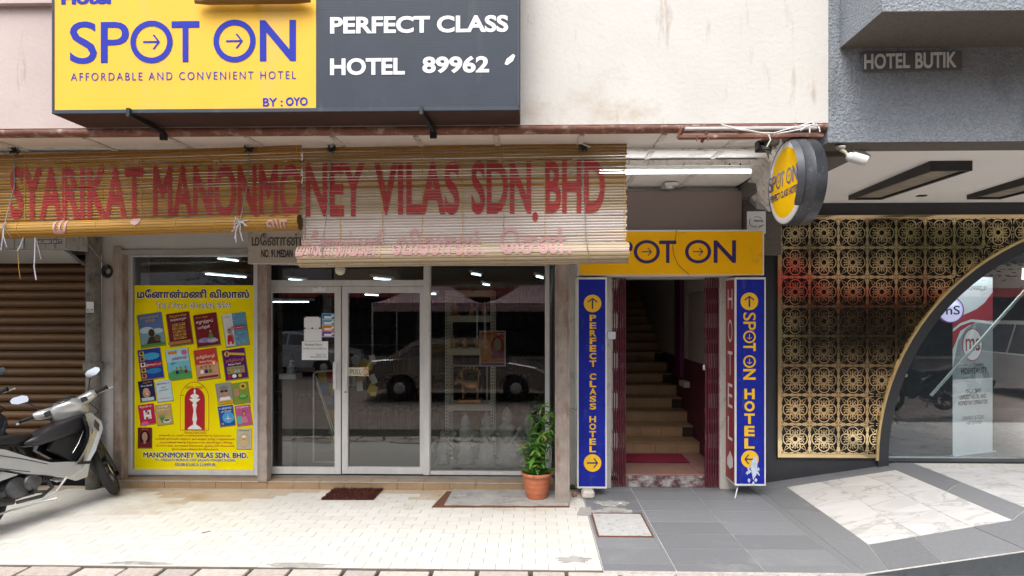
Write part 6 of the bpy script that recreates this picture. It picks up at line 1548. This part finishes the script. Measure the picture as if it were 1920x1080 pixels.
# ================================================================== MOTORCYCLE (local: forward +x, left +y)
def motorcycle(label, loc, rz, lean, steer, body, group):
    root = thing('motorcycle', label, 'motorcycle', (0, 0, 0), group)
    def part(name, mb, mat, par=root):
        o = link(name, mb.mesh(name, mat), par); o.location = (0, 0, 0); return o
    def S(*p): return [Vector(q) for q in p]
    WR = .285
    # steering transform
    hx, hz = .93, .86; ax = Vector((-.42, 0, 1)).normalized(); piv = Vector((hx, 0, hz))
    RM = Matrix.Translation(piv) @ Matrix.Rotation(R(steer), 4, ax) @ Matrix.Translation(-piv)
    def wheel(cx, M_, nm):
        tyre = []
        for k in range(13): a = 2 * math.pi * k / 12; tyre.append((WR - .038 + .038 * math.cos(a), .040 * math.sin(a)))
        mb = MB(); mb.lathe(tyre, (cx, 0, WR), 'Y', 48)
        mb.v = [tuple(M_ @ Vector(v)) for v in mb.v]; w_ = part(nm, mb, m_rubber)
        mb = MB(); mb.lathe([(WR - .078, -.022), (WR - .060, -.030), (WR - .060, .030), (WR - .078, .022), (WR - .078, -.022)], (cx, 0, WR), 'Y', 40)
        for k in range(5):
            a = 2 * math.pi * k / 5
            for d in (-.12, .12): mb.bar((cx + .04 * math.cos(a + d), 0, WR + .04 * math.sin(a + d)), (cx + (WR - .066) * math.cos(a + d * .6), 0, WR + (WR - .066) * math.sin(a + d * .6)), .018, .022, (0, 1, 0))
        mb.lathe([(.05, -.05), (.055, -.02), (.055, .02), (.05, .05)], (cx, 0, WR), 'Y', 20)
        mb.v = [tuple(M_ @ Vector(v)) for v in mb.v]; part('rim', mb, m_engine, w_)
        mb = MB(); mb.lathe([(.045, -.058), (.10, -.058), (.10, -.054), (.045, -.054), (.045, -.058)], (cx, 0, WR), 'Y', 28); mb.v = [tuple(M_ @ Vector(v)) for v in mb.v]; part('brake_disc', mb, m_chrome, w_)
    I4 = Matrix.Identity(4)
    wheel(0, I4, 'wheel'); wheel(1.24, RM, 'wheel')
    # front fork, fender
    def fpart(name, mb, mat, par=root):
        mb.v = [tuple(RM @ Vector(v)) for v in mb.v]; return part(name, mb, mat, par)
    mb = MB()
    for s_ in (-1, 1): mb.tube([(1.24, s_ * .075, WR), (1.17, s_ * .075, .45), (1.06, s_ * .07, .68)], [.024, .026, .022], 12)
    fpart('fork', mb, m_bplast)
    mb = MB(); vs = []; n = 18
    for i in range(n + 1):
        a = R(-18 + 150 * i / n); r_ = WR + .028
        for w_, dr in ((-.072, -.06), (-.062, -.01), (-.03, .008), (.03, .008), (.062, -.01), (.072, -.06)): vs.append((1.235 + (r_ + dr) * math.cos(a), w_, WR + (r_ + dr) * math.sin(a)))
    mb.add(vs, [(6 * i + j, 6 * i + j + 1, 6 * i + 7 + j, 6 * i + 6 + j) for i in range(n) for j in range(5)], smooth=True)
    mb.loft([(1.00, 0, .60, .07, .05), (1.06, 0, .57, .085, .10), (1.13, 0, .50, .088, .10), (1.19, 0, .42, .08, .06)], 16)
    fpart('front_fender', mb, m_bplast)
    # handlebar cowl
    mb = MB(); mb.loft([(.79, 0, 1.0, .05, .02), (.82, 0, .985, .13, .065), (.90, 0, .945, .155, .115), (1.00, 0, .915, .14, .125), (1.09, 0, .88, .11, .09), (1.14, 0, .86, .05, .035)], 20)
    cw_ = fpart('handlebar_cowl', mb, body)
    for s_ in (-1, 1):
        mb = MB(); n = 7; secs = [(0.08, .90, .985, .075, .062), (.16, .885, 1.0, .065, .056), (.225, .865, 1.012, .052, .048), (.262, .855, 1.015, .036, .036)]
        vs = []
        for (y, x, z, hw, hh) in secs:
            for j in range(12): a = 2 * math.pi * j / 12; vs.append((x + hw * math.cos(a), s_ * y, z + hh * math.sin(a)))
        mb.add(vs, [(i * 12 + j, i * 12 + (j + 1) % 12, (i + 1) * 12 + (j + 1) % 12, (i + 1) * 12 + j) for i in range(3) for j in range(12)] + [tuple(range(12)), tuple(range(36, 48))], smooth=True)
        fpart('cowl_arm', mb, body, cw_)
        mb = MB().tube([(.862, s_ * .24, 1.014), (.845, s_ * .29, 1.016), (.825, s_ * .365, 1.018)], [.017, .019, .019], 12); mb.lathe([(.0001, -.006), (.023, -.005), (.023, .006)], (.823, s_ * .37, 1.018), 'Y', 12)
        fpart('grip', mb, m_rubber, cw_)
        mb = MB().tube([(.885, s_ * .23, 1.012), (.905, s_ * .30, 1.008), (.885, s_ * .40, 1.012)], [.009, .007, .007], 8); mb.lathe([(.011, -.008), (.011, .008)], (.884, s_ * .405, 1.012), 'Y', 8)
        fpart('brake_lever', mb, m_alu, cw_)
        mb = MB().bbox(.835, s_ * .20 - .03, 1.0, .865, s_ * .20 + .03, 1.045, b=.008); fpart('switch', mb, m_bplast, cw_)
        # mirror
        mb = MB().tube([(.885, s_ * .20, 1.04), (.90, s_ * .235, 1.12), (.885, s_ * .275, 1.19)], .006, 8)
        mi = fpart('mirror', mb, m_bplast)
        c = Vector((.88, s_ * .31, 1.225)); nrm = Vector((-1, -s_ * .12, .10)).normalized(); e1 = Vector((0, 1, s_ * .12)).normalized(); e2 = nrm.cross(e1).normalized(); e1 = e2.cross(nrm)
        shp = [(-.072, -.012), (-.060, -.038), (.02, -.042), (.068, -.02), (.075, .012), (.05, .038), (-.03, .042), (-.066, .022)]
        if s_ < 0: shp = [(-a, b_) for a, b_ in shp]
        f_ = [c + e1 * a + e2 * b_ * (1 if e2.z > 0 else -1) for a, b_ in shp]
        back = [p - nrm * .022 + (c - p) * .35 for p in f_]; mb = MB(); n = 8
        mb.add(f_ + back, [(i, (i + 1) % n, (i + 1) % n + n, i + n) for i in range(n)] + [tuple(range(n, 2 * n))]); fpart('shell', mb, m_bplast, mi)
        mb = MB(); mb.add([p + nrm * .001 + (c - p) * .06 for p in f_], [tuple(range(n))]); fpart('glass', mb, m_mirror, mi)
    mb = MB(); mb.loft([(.795, 0, 1.035, .03, .008), (.83, 0, 1.05, .088, .02), (.91, 0, 1.066, .105, .024), (.99, 0, 1.05, .085, .02)], 18); fpart('speedometer', mb, m_lens, cw_)
    mb = MB(); mb.loft([(1.085, 0, .915, .085, .05), (1.125, 0, .895, .07, .042), (1.145, 0, .885, .03, .02)], 16); fpart('headlight', mb, m_lens, cw_)
    for k_, (y0_, l_) in enumerate([(.16, .10), (.10, .16), (-.12, .12), (-.17, .08)]):
        mb = MB().tube([(.88, y0_, .96), (.97 + l_ * .3, y0_ * 1.2, .93 - l_), (1.03, y0_ * .4, .80), (1.05, y0_ * .2, .66)], .005, 6); fpart('cable', mb, m_rubber)
    mb = MB()
    for s_ in (-1, 1): mb.bbox(.815, s_ * .155 - .028, .965, .838, s_ * .155 + .028, 1.015, b=.006)
    fpart('switch_panel', mb, m_bplast, cw_)
    # leg shield: curved shell, silver outside, black inside
    def shield(off, w_k, zt, zb_, mat, nm, par=root, xo=0):
        mb = MB(); n, m = 16, 12; vs = []
        for i in range(n + 1):
            t = i / n; z = zt + (zb_ - zt) * t
            xc = 1.045 - .05 * t * 1.2 - .16 * max(0, t - .35) ** 1.3 * 1.5 + .02 * math.sin(t * 3) + xo
            hw = w_k * (.10 + .13 * math.sin(math.pi * min(1, .18 + t * .95)) ** .7) * (1 if t < .75 else 1 - (t - .75) * 1.1)
            for j in range(m + 1):
                s_ = -1 + 2 * j / m; vs.append((xc - .14 * abs(s_) ** 2.2 + off, hw * s_, z))
        mb.add(vs, [(i * (m + 1) + j, i * (m + 1) + j + 1, (i + 1) * (m + 1) + j + 1, (i + 1) * (m + 1) + j) for i in range(n) for j in range(m)], smooth=True)
        return part(nm, mb, mat, par)
    ls = shield(0, 1.0, .90, .30, body, 'leg_shield')
    shield(-.022, .93, .885, .33, m_bplast, 'inner_shield', ls)
    # wing-like side fairing (silver band down the edge, seen from the side)
    for s_ in (-1, 1):
        pts = [(.99, .90), (1.075, .80), (1.08, .72), (.985, .52), (.93, .44), (.90, .28), (.80, .27), (.74, .31), (.86, .36), (.885, .46), (.90, .58), (.985, .72), (.93, .84)]
        mb = MB(); n = len(pts); yv = lambda z: s_ * (.135 + .045 * math.sin(math.pi * min(1, max(0, (z - .25) / .75))))
        mb.prism([(x, yv(z), z) for x, z in pts], (0, -s_ * .03, 0)); part('side_fairing', mb, body)
        pts = [(.90, .58), (.975, .71), (.92, .80), (.70, .78), (.60, .62), (.72, .52), (.86, .40), (.88, .48)]
        mb = MB(); mb.prism([(x, s_ * (.115), z) for x, z in pts], (0, -s_ * .05, 0)); part('inner_panel', mb, m_bplast)
        mb = MB().tube([(.66, s_ * .122, .72), (.76, s_ * .128, .755), (.93, s_ * .128, .77)], .005, 6); mb.tube([(.93, s_ * .128, .76), (.86, s_ * .125, .62), (.80, s_ * .122, .54)], .004, 6); part('trim_line', mb, m_chrome)
        # long silver side cover: tail to footwell
        pts = [(-.46, .83), (-.30, .845), (-.05, .80), (.22, .70), (.42, .58), (.58, .50), (.78, .46), (.86, .44), (.90, .30), (.82, .27), (.70, .33), (.52, .40), (.36, .45), (.22, .52), (.05, .585), (-.15, .63), (-.35, .70), (-.50, .78)]
        mb = MB(); mb.prism([(x, s_ * (.15 - .06 * max(0, -x) - .02 * max(0, x)), z) for x, z in pts], (0, -s_ * .05, 0)); part('side_cover', mb, body)
        pts = [(-.40, .685), (-.15, .62), (.05, .575), (.20, .515), (.05, .525), (-.2, .585), (-.42, .66)]
        mb = MB(); mb.prism([(x, s_ * (.158 - .06 * max(0, -x)), z) for x, z in pts], (0, -s_ * .012, 0)); part('black_trim', mb, m_bplast)
        pts = [(.02, .56), (.17, .52), (.30, .46), (.16, .44), (.05, .37), (-.10, .33), (-.06, .40)]
        mb = MB(); mb.prism([(x, s_ * .15, z) for x, z in pts], (0, -s_ * .02, 0)); part('lower_cover', mb, body)
        # peg and hanger
        mb = MB().tube([(.42, s_ * .08, .27), (.42, s_ * .27, .27)], .013, 10); part('foot_peg', mb, m_rubber)
        mb = MB().tube([(-.05, s_ * .10, .44), (.06, s_ * .19, .36), (-.02, s_ * .21, .335), (-.12, s_ * .20, .36), (-.08, s_ * .13, .42)], .009, 8); part('pillion_bracket', mb, m_alu)
    for s_ in (-1, 1):
        mb = MB()
        for pts in ([(-.30, .80), (.05, .72), (.35, .60), (.55, .505)], [(-.2, .66), (.1, .585), (.4, .47)]):
            for (xa_, za_), (xc2, zc2) in zip(pts, pts[1:]):
                mb.bar((xa_, s_ * (.151 - .06 * max(0, -xa_) - .02 * max(0, xa_)), za_ - .012), (xc2, s_ * (.151 - .06 * max(0, -xc2) - .02 * max(0, xc2)), zc2 - .012), .003, .006)
        part('stripe', mb, m_bplast)
        mb = MB(); mb.prism([(1.0, s_ * .182, .83), (1.045, s_ * .178, .77), (1.03, s_ * .178, .70), (.985, s_ * .182, .76)], (0, s_ * .004, 0)); part('turn_signal', mb, m_lens)
        mb = MB(); mb.prism([(.93, s_ * .163, .40), (.945, s_ * .163, .43), (.82, s_ * .160, .445), (.80, s_ * .160, .43)], (0, s_ * .004, 0)); part('decal', mb, m_bplast)
    # under-seat body
    mb = MB(); mb.loft([(-.42, 0, .77, .05, .045), (-.3, 0, .75, .10, .09), (-.1, 0, .69, .125, .12), (.15, 0, .62, .12, .13), (.4, 0, .53, .10, .11), (.6, 0, .46, .085, .075), (.84, 0, .40, .08, .08)], 18); part('under_body', mb, m_bplast)
    mb = MB(); mb.loft([(-.44, 0, .865, .06, .02), (-.38, 0, .875, .115, .04), (-.15, 0, .855, .13, .045), (.02, 0, .815, .135, .045), (.2, 0, .775, .12, .045), (.36, 0, .765, .095, .05), (.47, 0, .77, .07, .035), (.52, 0, .775, .03, .012)], 20, p=3); part('seat', mb, m_seat)
    # storage bin behind the leg shield
    mb = MB(); mb.loft([(.42, 0, .715, .08, .02), (.52, 0, .72, .12, .05), (.72, 0, .77, .145, .075), (.86, 0, .80, .16, .085), (.95, 0, .82, .15, .08)], 16, p=6); part('front_bin', mb, m_bplast)
    mb = MB(); mb.loft([(-.55, 0, .80, .03, .02), (-.50, 0, .81, .07, .04), (-.42, 0, .81, .085, .045)], 14); part('tail_light', mb, M('red_lens', (.35, .01, .01), .15, coat=.6))
    mb = MB(); mb.tube([(-.2, .12, .86), (-.42, .13, .90), (-.53, .08, .92), (-.53, -.08, .92), (-.42, -.13, .90), (-.2, -.12, .86)], .011, 8); part('grab_rail', mb, m_alu)
    mb = MB(); mb.loft([(-.60, 0, .52, .06, .01), (-.45, 0, .62, .085, .03), (-.2, 0, .64, .08, .05)], 12); mb.box(-.60, -.06, .36, -.585, .06, .54); part('rear_fender', mb, m_bplast)
    # engine
    mb = MB(); mb.lathe([(.0001, -.145), (.06, -.145), (.075, -.13), (.08, -.06), (.085, .12)], (.42, 0, .36), 'Y', 20); mb.lathe([(.0001, -.13), (.085, -.13), (.10, -.11), (.10, .11)], (.30, 0, .34), 'Y', 20)
    mb.bbox(.22, -.09, .24, .50, .10, .44, b=.03)
    for k in range(6): mb.bbox(.50 + k * .024, -.075, .33, .512 + k * .024, .075, .45, b=.004)
    for k in range(6): a = k * 1.047; mb.lathe([(.007, -.152), (.007, -.14)], (.42 + .06 * math.cos(a), 0, .36 + .06 * math.sin(a)), 'Y', 6)
    part('engine', mb, m_engine)
    mb = MB(); mb.bar((0, .10, WR), (.25, .10, .33), .03, .05); mb.bar((0, -.10, WR), (.25, -.10, .33), .03, .05); part('swing_arm', mb, m_engine)
    for s_ in (-1, 1):
        mb = MB().tube([(-.02, s_ * .115, .30), (.06, s_ * .115, .62)], .016, 10)
        for k in range(9): mb.lathe([(.026, -.005), (.029, 0), (.026, .005)], (-.01 + .065 * k / 8, s_ * .115, .36 + .2 * k / 8), 'Z', 12)
        part('shock_absorber', mb, m_chrome)
    mb = MB(); mb.tube([(.60, -.03, .34), (.62, -.07, .26), (.50, -.10, .21), (.28, -.13, .22)], .016, 10); ex = part('exhaust', mb, m_engine)
    mb = MB(); mb.tube([(.24, -.15, .235), (.10, -.17, .27), (-.20, -.18, .33), (-.50, -.18, .385), (-.54, -.18, .39)], [.022, .042, .055, .055, .035], 20); part('muffler', mb, m_bplast, ex)
    mb = MB(); vs = []; n = 10
    for i in range(n + 1):
        t = i / n; x = .06 - .55 * t; zc_ = .275 + .105 * t
        for j in range(7): a = R(-150 + 110 * j / 6 - 10); vs.append((x, -.176 + .063 * math.cos(a) * (1 if 0 < i < n else .9), zc_ - .063 * math.sin(a) - .0))
    mb.add(vs, [(7 * i + j, 7 * i + j + 1, 7 * i + 8 + j, 7 * i + 7 + j) for i in range(n) for j in range(6)], smooth=True); part('heat_shield', mb, m_chrome, ex)
    mb = MB().tube([(.12, -.12, .16), (.45, -.14, .17), (.60, -.14, .22), (.72, -.13, .33)], .010, 8); mb.tube([(.45, -.14, .17), (.55, -.22, .17)], .012, 8); part('brake_pedal', mb, m_alu)
    mb = MB().tube([(.22, .10, .26), (.18, .20, .12), (.17, .26, .01)], .012, 8); part('side_stand', mb, m_engine)
    mb = MB()
    for s_ in (-1, 1): mb.tube([(.14, s_ * .09, .24), (.03, s_ * .10, .10), (-.02, s_ * .13, .085)], .012, 8)
    mb.tube([(.03, -.10, .10), (.03, .10, .10)], .01, 8); part('centre_stand', mb, m_engine)
    root.location = loc; root.rotation_mode = 'ZYX'
    root.rotation_euler = (R(lean), 0, R(rz))
    root.matrix_world = Matrix.Translation(loc) @ Matrix.Rotation(R(rz), 4, 'Z') @ Matrix.Rotation(R(lean), 4, 'X') @ Matrix.Rotation(0, 4, 'Y')
    return root
GM = 'motorcycles parked along the shop front'
bk1 = motorcycle('silver and black underbone motorcycle on the white tiled floor, nearest the yellow poster', (-4.75, 4.86, 0.0), 74, -8, 50, m_silver, GM)
bk2 = motorcycle('second motorcycle beyond the silver one, only its handlebar and mirrors showing at the left edge', (-5.92, 5.05, 0.0), 74, -7, 30, M('dark_bodywork', (.03, .035, .05), .3, .2, coat=.7), GM)
bk3 = copy_tree(bk2); bk3['label'] = 'dark motorcycle parked at the kerb, seen only mirrored in the arch glass'; bk3['group'] = 'motorcycles parked at the kerb'
bk3.matrix_world = Matrix.Translation((8.2, 1.6, -.035)) @ Matrix.Rotation(R(170), 4, 'Z')

# ================================================================== ACROSS THE STREET (seen mirrored in the glass and gold)
def car(label, cx, cy, rz, body, L_=4.4, W_=1.7, H_=1.42, cat='car', nm='parked_car', suv=False, z=-.14):
    o = thing(nm, label, cat, (0, 0, 0))
    def part(name, mb, mat, par=o): q = link(name, mb.mesh(name, mat), par); q.location = (0, 0, 0); return q
    hL = L_ / 2
    if not suv: prof = [(-hL, .35), (-hL - .02, .75), (-hL + .15, .95), (-hL + .75, 1.0), (hL - 1.35, .98), (hL - .35, .80), (hL - .02, .62), (hL, .35)]
    else: prof = [(-hL, .4), (-hL, 1.0), (-hL + .1, 1.08), (hL - 1.2, 1.08), (hL - .15, .98), (hL, .8), (hL, .4)]
    wr = .31 if not suv else .36; wx = (-hL + .85, hL - .85)
    bot = []
    for c in (wx[1], wx[0]):
        for k in range(9): a = math.pi * k / 8; bot.append((c + (wr + .05) * math.cos(a), wr + (wr + .05) * math.sin(a) * .95))
    poly = prof + [(hL - .1, .22)] + [(x, max(z_, .22)) for x, z_ in bot] + [(-hL + .1, .22)]
    n = len(poly); mb = MB(); ys = [(-W_ / 2, .94), (-W_ / 2 - .0, 1), (W_ / 2, 1), (W_ / 2, .94)]
    def ring(y, k): return [(x * k, y, .3 + (z_ - .3) * (k if z_ > .5 else 1)) for x, z_ in poly]
    rings = [ring(-W_ / 2, .96), ring(-W_ / 2 + .05, .985), ring(-W_ / 2 + .14, 1), ring(W_ / 2 - .14, 1), ring(W_ / 2 - .05, .985), ring(W_ / 2, .96)]
    mb.add([p for r_ in rings for p in r_], [(i * n + j, i * n + (j + 1) % n, (i + 1) * n + (j + 1) % n, (i + 1) * n + j) for i in range(5) for j in range(n)] + [tuple(range(n))[::-1], tuple(range(5 * n, 6 * n))])
    bo = part('body', mb, body)
    if not suv: gh = [(-hL + .55, .97), (-hL + 1.15, H_ - .03), (-hL + 1.6, H_), (hL - 2.0, H_), (hL - 1.6, H_ - .05), (hL - 1.0, .95)]
    else: gh = [(-hL + .05, 1.05), (-hL + .2, H_ - .05), (-hL + .5, H_), (hL - 1.9, H_), (hL - 1.6, H_ - .05), (hL - 1.1, 1.05)]
    def ghr(y, inset): return [(x, y - math.copysign((z_ - .95) * .28, y), z_ - inset) for x, z_ in gh]
    n2 = len(gh); mb = MB(); a, b_ = ghr(-W_ / 2 + .06, 0), ghr(W_ / 2 - .06, 0)
    mb.add(a + b_, [(i, i + n2, (i + 1) % n2 + n2, (i + 1) % n2) for i in range(n2)] + [tuple(range(n2)), tuple(range(2 * n2 - 1, n2 - 1, -1))]); part('cabin', mb, body)
    for s_ in (-1, 1):
        def wp(pts): return [(x, s_ * (W_ / 2 - .055 - (z_ - .95) * .28), z_) for x, z_ in pts]
        xm = (gh[0][0] + gh[-1][0]) / 2
        for pts in ([(gh[0][0] + .28, 1.03), (gh[1][0] + .12, H_ - .09), (xm - .04, H_ - .08), (xm - .04, 1.02)], [(xm + .04, 1.02), (xm + .04, H_ - .08), (gh[-2][0] - .10, H_ - .11), (gh[-1][0] - .30, 1.01)]):
            mb = MB(); mb.prism(wp(pts), (0, s_ * .008, 0)); part('window', mb, m_lens)
        for c in wx:
            mb = MB(); mb.lathe([(wr - .10, -.09), (wr - .02, -.10), (wr, -.07), (wr, .07), (wr - .02, .10), (wr - .10, .09)], (c, s_ * (W_ / 2 - .11), wr), 'Y', 28); wh = part('wheel', mb, m_rubber)
            mb = MB(); mb.lathe([(.0001, s_ * .095), (.06, s_ * .10), (wr - .10, s_ * .08)], (c, s_ * (W_ / 2 - .11), wr), 'Y', 20)
            part('rim', mb, m_alu, wh)
        mb = MB(); mb.bbox(hL - .22, s_ * (W_ / 2 - .42), .62, hL - .03, s_ * (W_ / 2 - .1), .76, b=.03); part('headlight', mb, m_lens)
        mb = MB(); mb.bbox(-hL - .01, s_ * (W_ / 2 - .38), .70, -hL + .10, s_ * (W_ / 2 - .1), .88, b=.02); part('tail_light', mb, M('tail_lens', (.3, .01, .01), .2))
    def ws(i0, i1, k):
        p0, p1 = gh[i0], gh[i1]; vs = []
        for (x, z_), t in ((p0, .1), (p1, .1)):
            x2 = p0[0] + (p1[0] - p0[0]) * (k[0] if (x, z_) == p0 else k[1]); z2 = p0[1] + (p1[1] - p0[1]) * (k[0] if (x, z_) == p0 else k[1])
            y = W_ / 2 - .06 - (z2 - .95) * .28 - .08; vs += [(x2, -y, z2), (x2, y, z2)]
        dx = .012 if i0 > 2 else -.012
        return MB().prism([vs[0], vs[1], vs[3], vs[2]], (dx, 0, .006))
    part('windscreen', ws(n2 - 2, n2 - 1, (.1, .92)), m_lens); part('rear_window', ws(0, 1, (.12, .95)), m_lens)
    part('bumper', MB().bbox(hL - .12, -W_ / 2 + .1, .24, hL + .06, W_ / 2 - .1, .50, b=.05), body); part('bumper', MB().bbox(-hL - .06, -W_ / 2 + .1, .26, -hL + .12, W_ / 2 - .1, .52, b=.05), body)
    mb = MB().bbox(-hL - .075, -.22, .40, -hL - .061, .22, .50, b=.003); part('number_plate', mb, m_blk)
    o.matrix_world = Matrix.Translation((cx, cy, z)) @ Matrix.Rotation(R(rz), 4, 'Z'); return o
m_csil = M('car_silver', (.27, .25, .235), .25, .5, var=.03, coat=.8)
car('silver saloon car parked behind the viewpoint, mirrored in the shop door and window', -1.75, -1.35, 0, m_csil)
car('white four-wheel-drive parked at the kerb, mirrored at the right edge of the arch glass', 12.4, -0.6, 96, M('car_white', (.36, .35, .34), .3, var=.03, coat=.6), 4.6, 1.8, 1.85, 'car', 'parked_car', True)
car('pale hatchback across the street, mirrored small in the left glass door', -7.6, -6.5, 10, M('car_pale', (.45, .48, .50), .3, .3, coat=.6), 3.9, 1.65, 1.45)
# market tents
m_tent = M('pink_tent_cloth', (.48, .30, .31), .7, var=.08, trans=.2); m_tentr = M('red_tent_cloth', (.42, .04, .05), .7, var=.1, trans=.2)
def tent(label, cx, cy, m_, s_=3.0, h=2.2):
    o = thing('market_tent', label, 'tent', (cx, cy, -.14), 'market tents across the street'); mb = MB(); b = s_ / 2; n = 6; vs = []
    for i in range(n + 1):
        t = i / n; r_ = b * (1 - t); z = h + 1.0 * t ** 1.5
        vs += [(cx - r_, cy - r_, z), (cx + r_, cy - r_, z), (cx + r_, cy + r_, z), (cx - r_, cy + r_, z)]
    mb.add(vs, [(4 * i + j, 4 * i + (j + 1) % 4, 4 * i + 4 + (j + 1) % 4, 4 * i + 4 + j) for i in range(n) for j in range(4)])
    obj('canopy', mb, m_, o); mb = MB(); mb.prism([(cx - b, cy - b, h), (cx + b, cy - b, h), (cx + b, cy + b, h), (cx - b, cy + b, h)], (0, 0, -.25)); mb.f = mb.f[2:]; mb.m = mb.m[2:]; mb.sm = mb.sm[2:]
    obj('valance', mb, m_, o)
    for dx in (-b, b):
        for dy in (-b, b): obj('pole', MB().tube([(cx + dx, cy + dy, -.14), (cx + dx, cy + dy, h)], .025, 8), m_alu, o)
tent('pink peaked market tent across the street, leftmost', -3.1, -5.2, m_tent); tent('pink peaked market tent across the street, in the middle', .1, -5.4, m_tent); tent('pink peaked market tent across the street, rightmost', 3.3, -5.2, m_tent)
tent('red peaked market tent farther down the street', 7.7, -4.6, m_tentr, 1.6, 2.75)
# street trees
def street_tree(label, x, y, h, r_, seed):
    o = thing('street_tree', label, 'tree', (x, y, -.14), 'street trees across the road'); rk = random.Random(seed)
    obj('trunk', MB().tube([(x, y, -.14), (x + .1, y, h * .3), (x, y + .1, h * .6), (x + .1, y, h * .85)], [.2, .15, .10, .04], 10), m_bark, o)
    limbs = []
    for k in range(9):
        a = rk.uniform(0, 6.28); b0 = Vector((x, y, h * rk.uniform(.35, .6))); e = b0 + Vector((math.cos(a) * r_ * .7, math.sin(a) * r_ * .7, rk.uniform(.3, 1) * r_ * .7))
        obj('limb', MB().tube([b0, (b0 + e) / 2 + Vector((0, 0, .2)), e], [.07, .05, .02], 6), m_bark, o); limbs.append(e)
    limbs += [Vector((x + rk.uniform(-r_, r_) * .6, y + rk.uniform(-r_, r_) * .6, h * .75 + rk.uniform(-.3, .4) * r_)) for _ in range(10)]
    for k in range(3):
        mb = MB()
        for q in range(1500):
            c = rk.choice(limbs); p = c + Vector((rk.gauss(0, .42), rk.gauss(0, .42), rk.gauss(0, .3))) * r_ * .55
            a = Vector((rk.uniform(-1, 1), rk.uniform(-1, 1), rk.uniform(-.4, .4))).normalized() * .11; b_ = a.cross(Vector((rk.uniform(-1, 1), rk.uniform(-1, 1), 1))).normalized() * .05
            mb.add([p - a, p + b_, p + a, p - b_], [(0, 1, 2, 3)])
        q_ = obj('crown', mb, m_crown[k], o); q_['kind'] = 'stuff'
street_tree('leafy street tree across the road behind the tents, left', -4.2, -8.5, 7.0, 2.6, 1); street_tree('leafy street tree across the road, in front of the door', .9, -8.2, 6.5, 2.4, 2)
street_tree('leafy street tree across the road opposite the arch', 6.2, -7.2, 7.5, 2.8, 3); street_tree('leafy street tree far right across the road', 13.5, -8.0, 7.5, 3.0, 4); street_tree('leafy street tree far left across the road', -10.5, -8.5, 7.5, 2.8, 5)
# opposite buildings
def opp(label, x0, x1, h, mat, seed, y=-13):
    o = thing('shop_row_building', label, 'building', ((x0 + x1) / 2, y - 2, -.14), 'buildings across the street'); rk = random.Random(seed)
    obj('wall', MB().box(x0, y - 8, -.14, x1, y, h), mat, o); n = max(2, int((x1 - x0) / 2.2)); w_ = (x1 - x0) / n
    for fl2 in range(1, int(h / 3.2)):
        for i in range(n):
            a = x0 + i * w_ + w_ * .2; z = fl2 * 3.2 + .9
            f_ = obj('window', MB().bbox(a, y, z, a + w_ * .6, y + .06, z + 1.4, b=.01), m_alu2, o); obj('pane', MB().box(a + .06, y + .061, z + .06, a + w_ * .6 - .06, y + .07, z + 1.34), m_lens, f_)
    obj('shop_opening', MB().box(x0 + .4, y + .002, 0, x1 - .4, y + .05, 2.7), m_dark, o)
    obj('awning', MB().prism([(x0 + .2, y + .06, 3.0), (x1 - .2, y + .06, 3.0), (x1 - .2, y + 1.4, 2.6), (x0 + .2, y + 1.4, 2.6)], (0, 0, -.05)), FM(rk.choice([(.4, .06, .05), (.08, .2, .12), (.1, .15, .35)])), o)
opp('grey three storey shop building across the street, left', -22, -9, 10.5, m_pil, 1); opp('ochre three storey shop building across the street', -8.9, 1, 9.8, M('ochre_wall', (.62, .50, .34), .8), 2)
opp('dull green shop building across the street', 1.1, 11, 11.5, M('green_wall', (.42, .48, .38), .8), 3); opp('beige shop building across the street, right', 11.1, 25, 10, M('beige_wall', (.66, .58, .46), .8), 4)
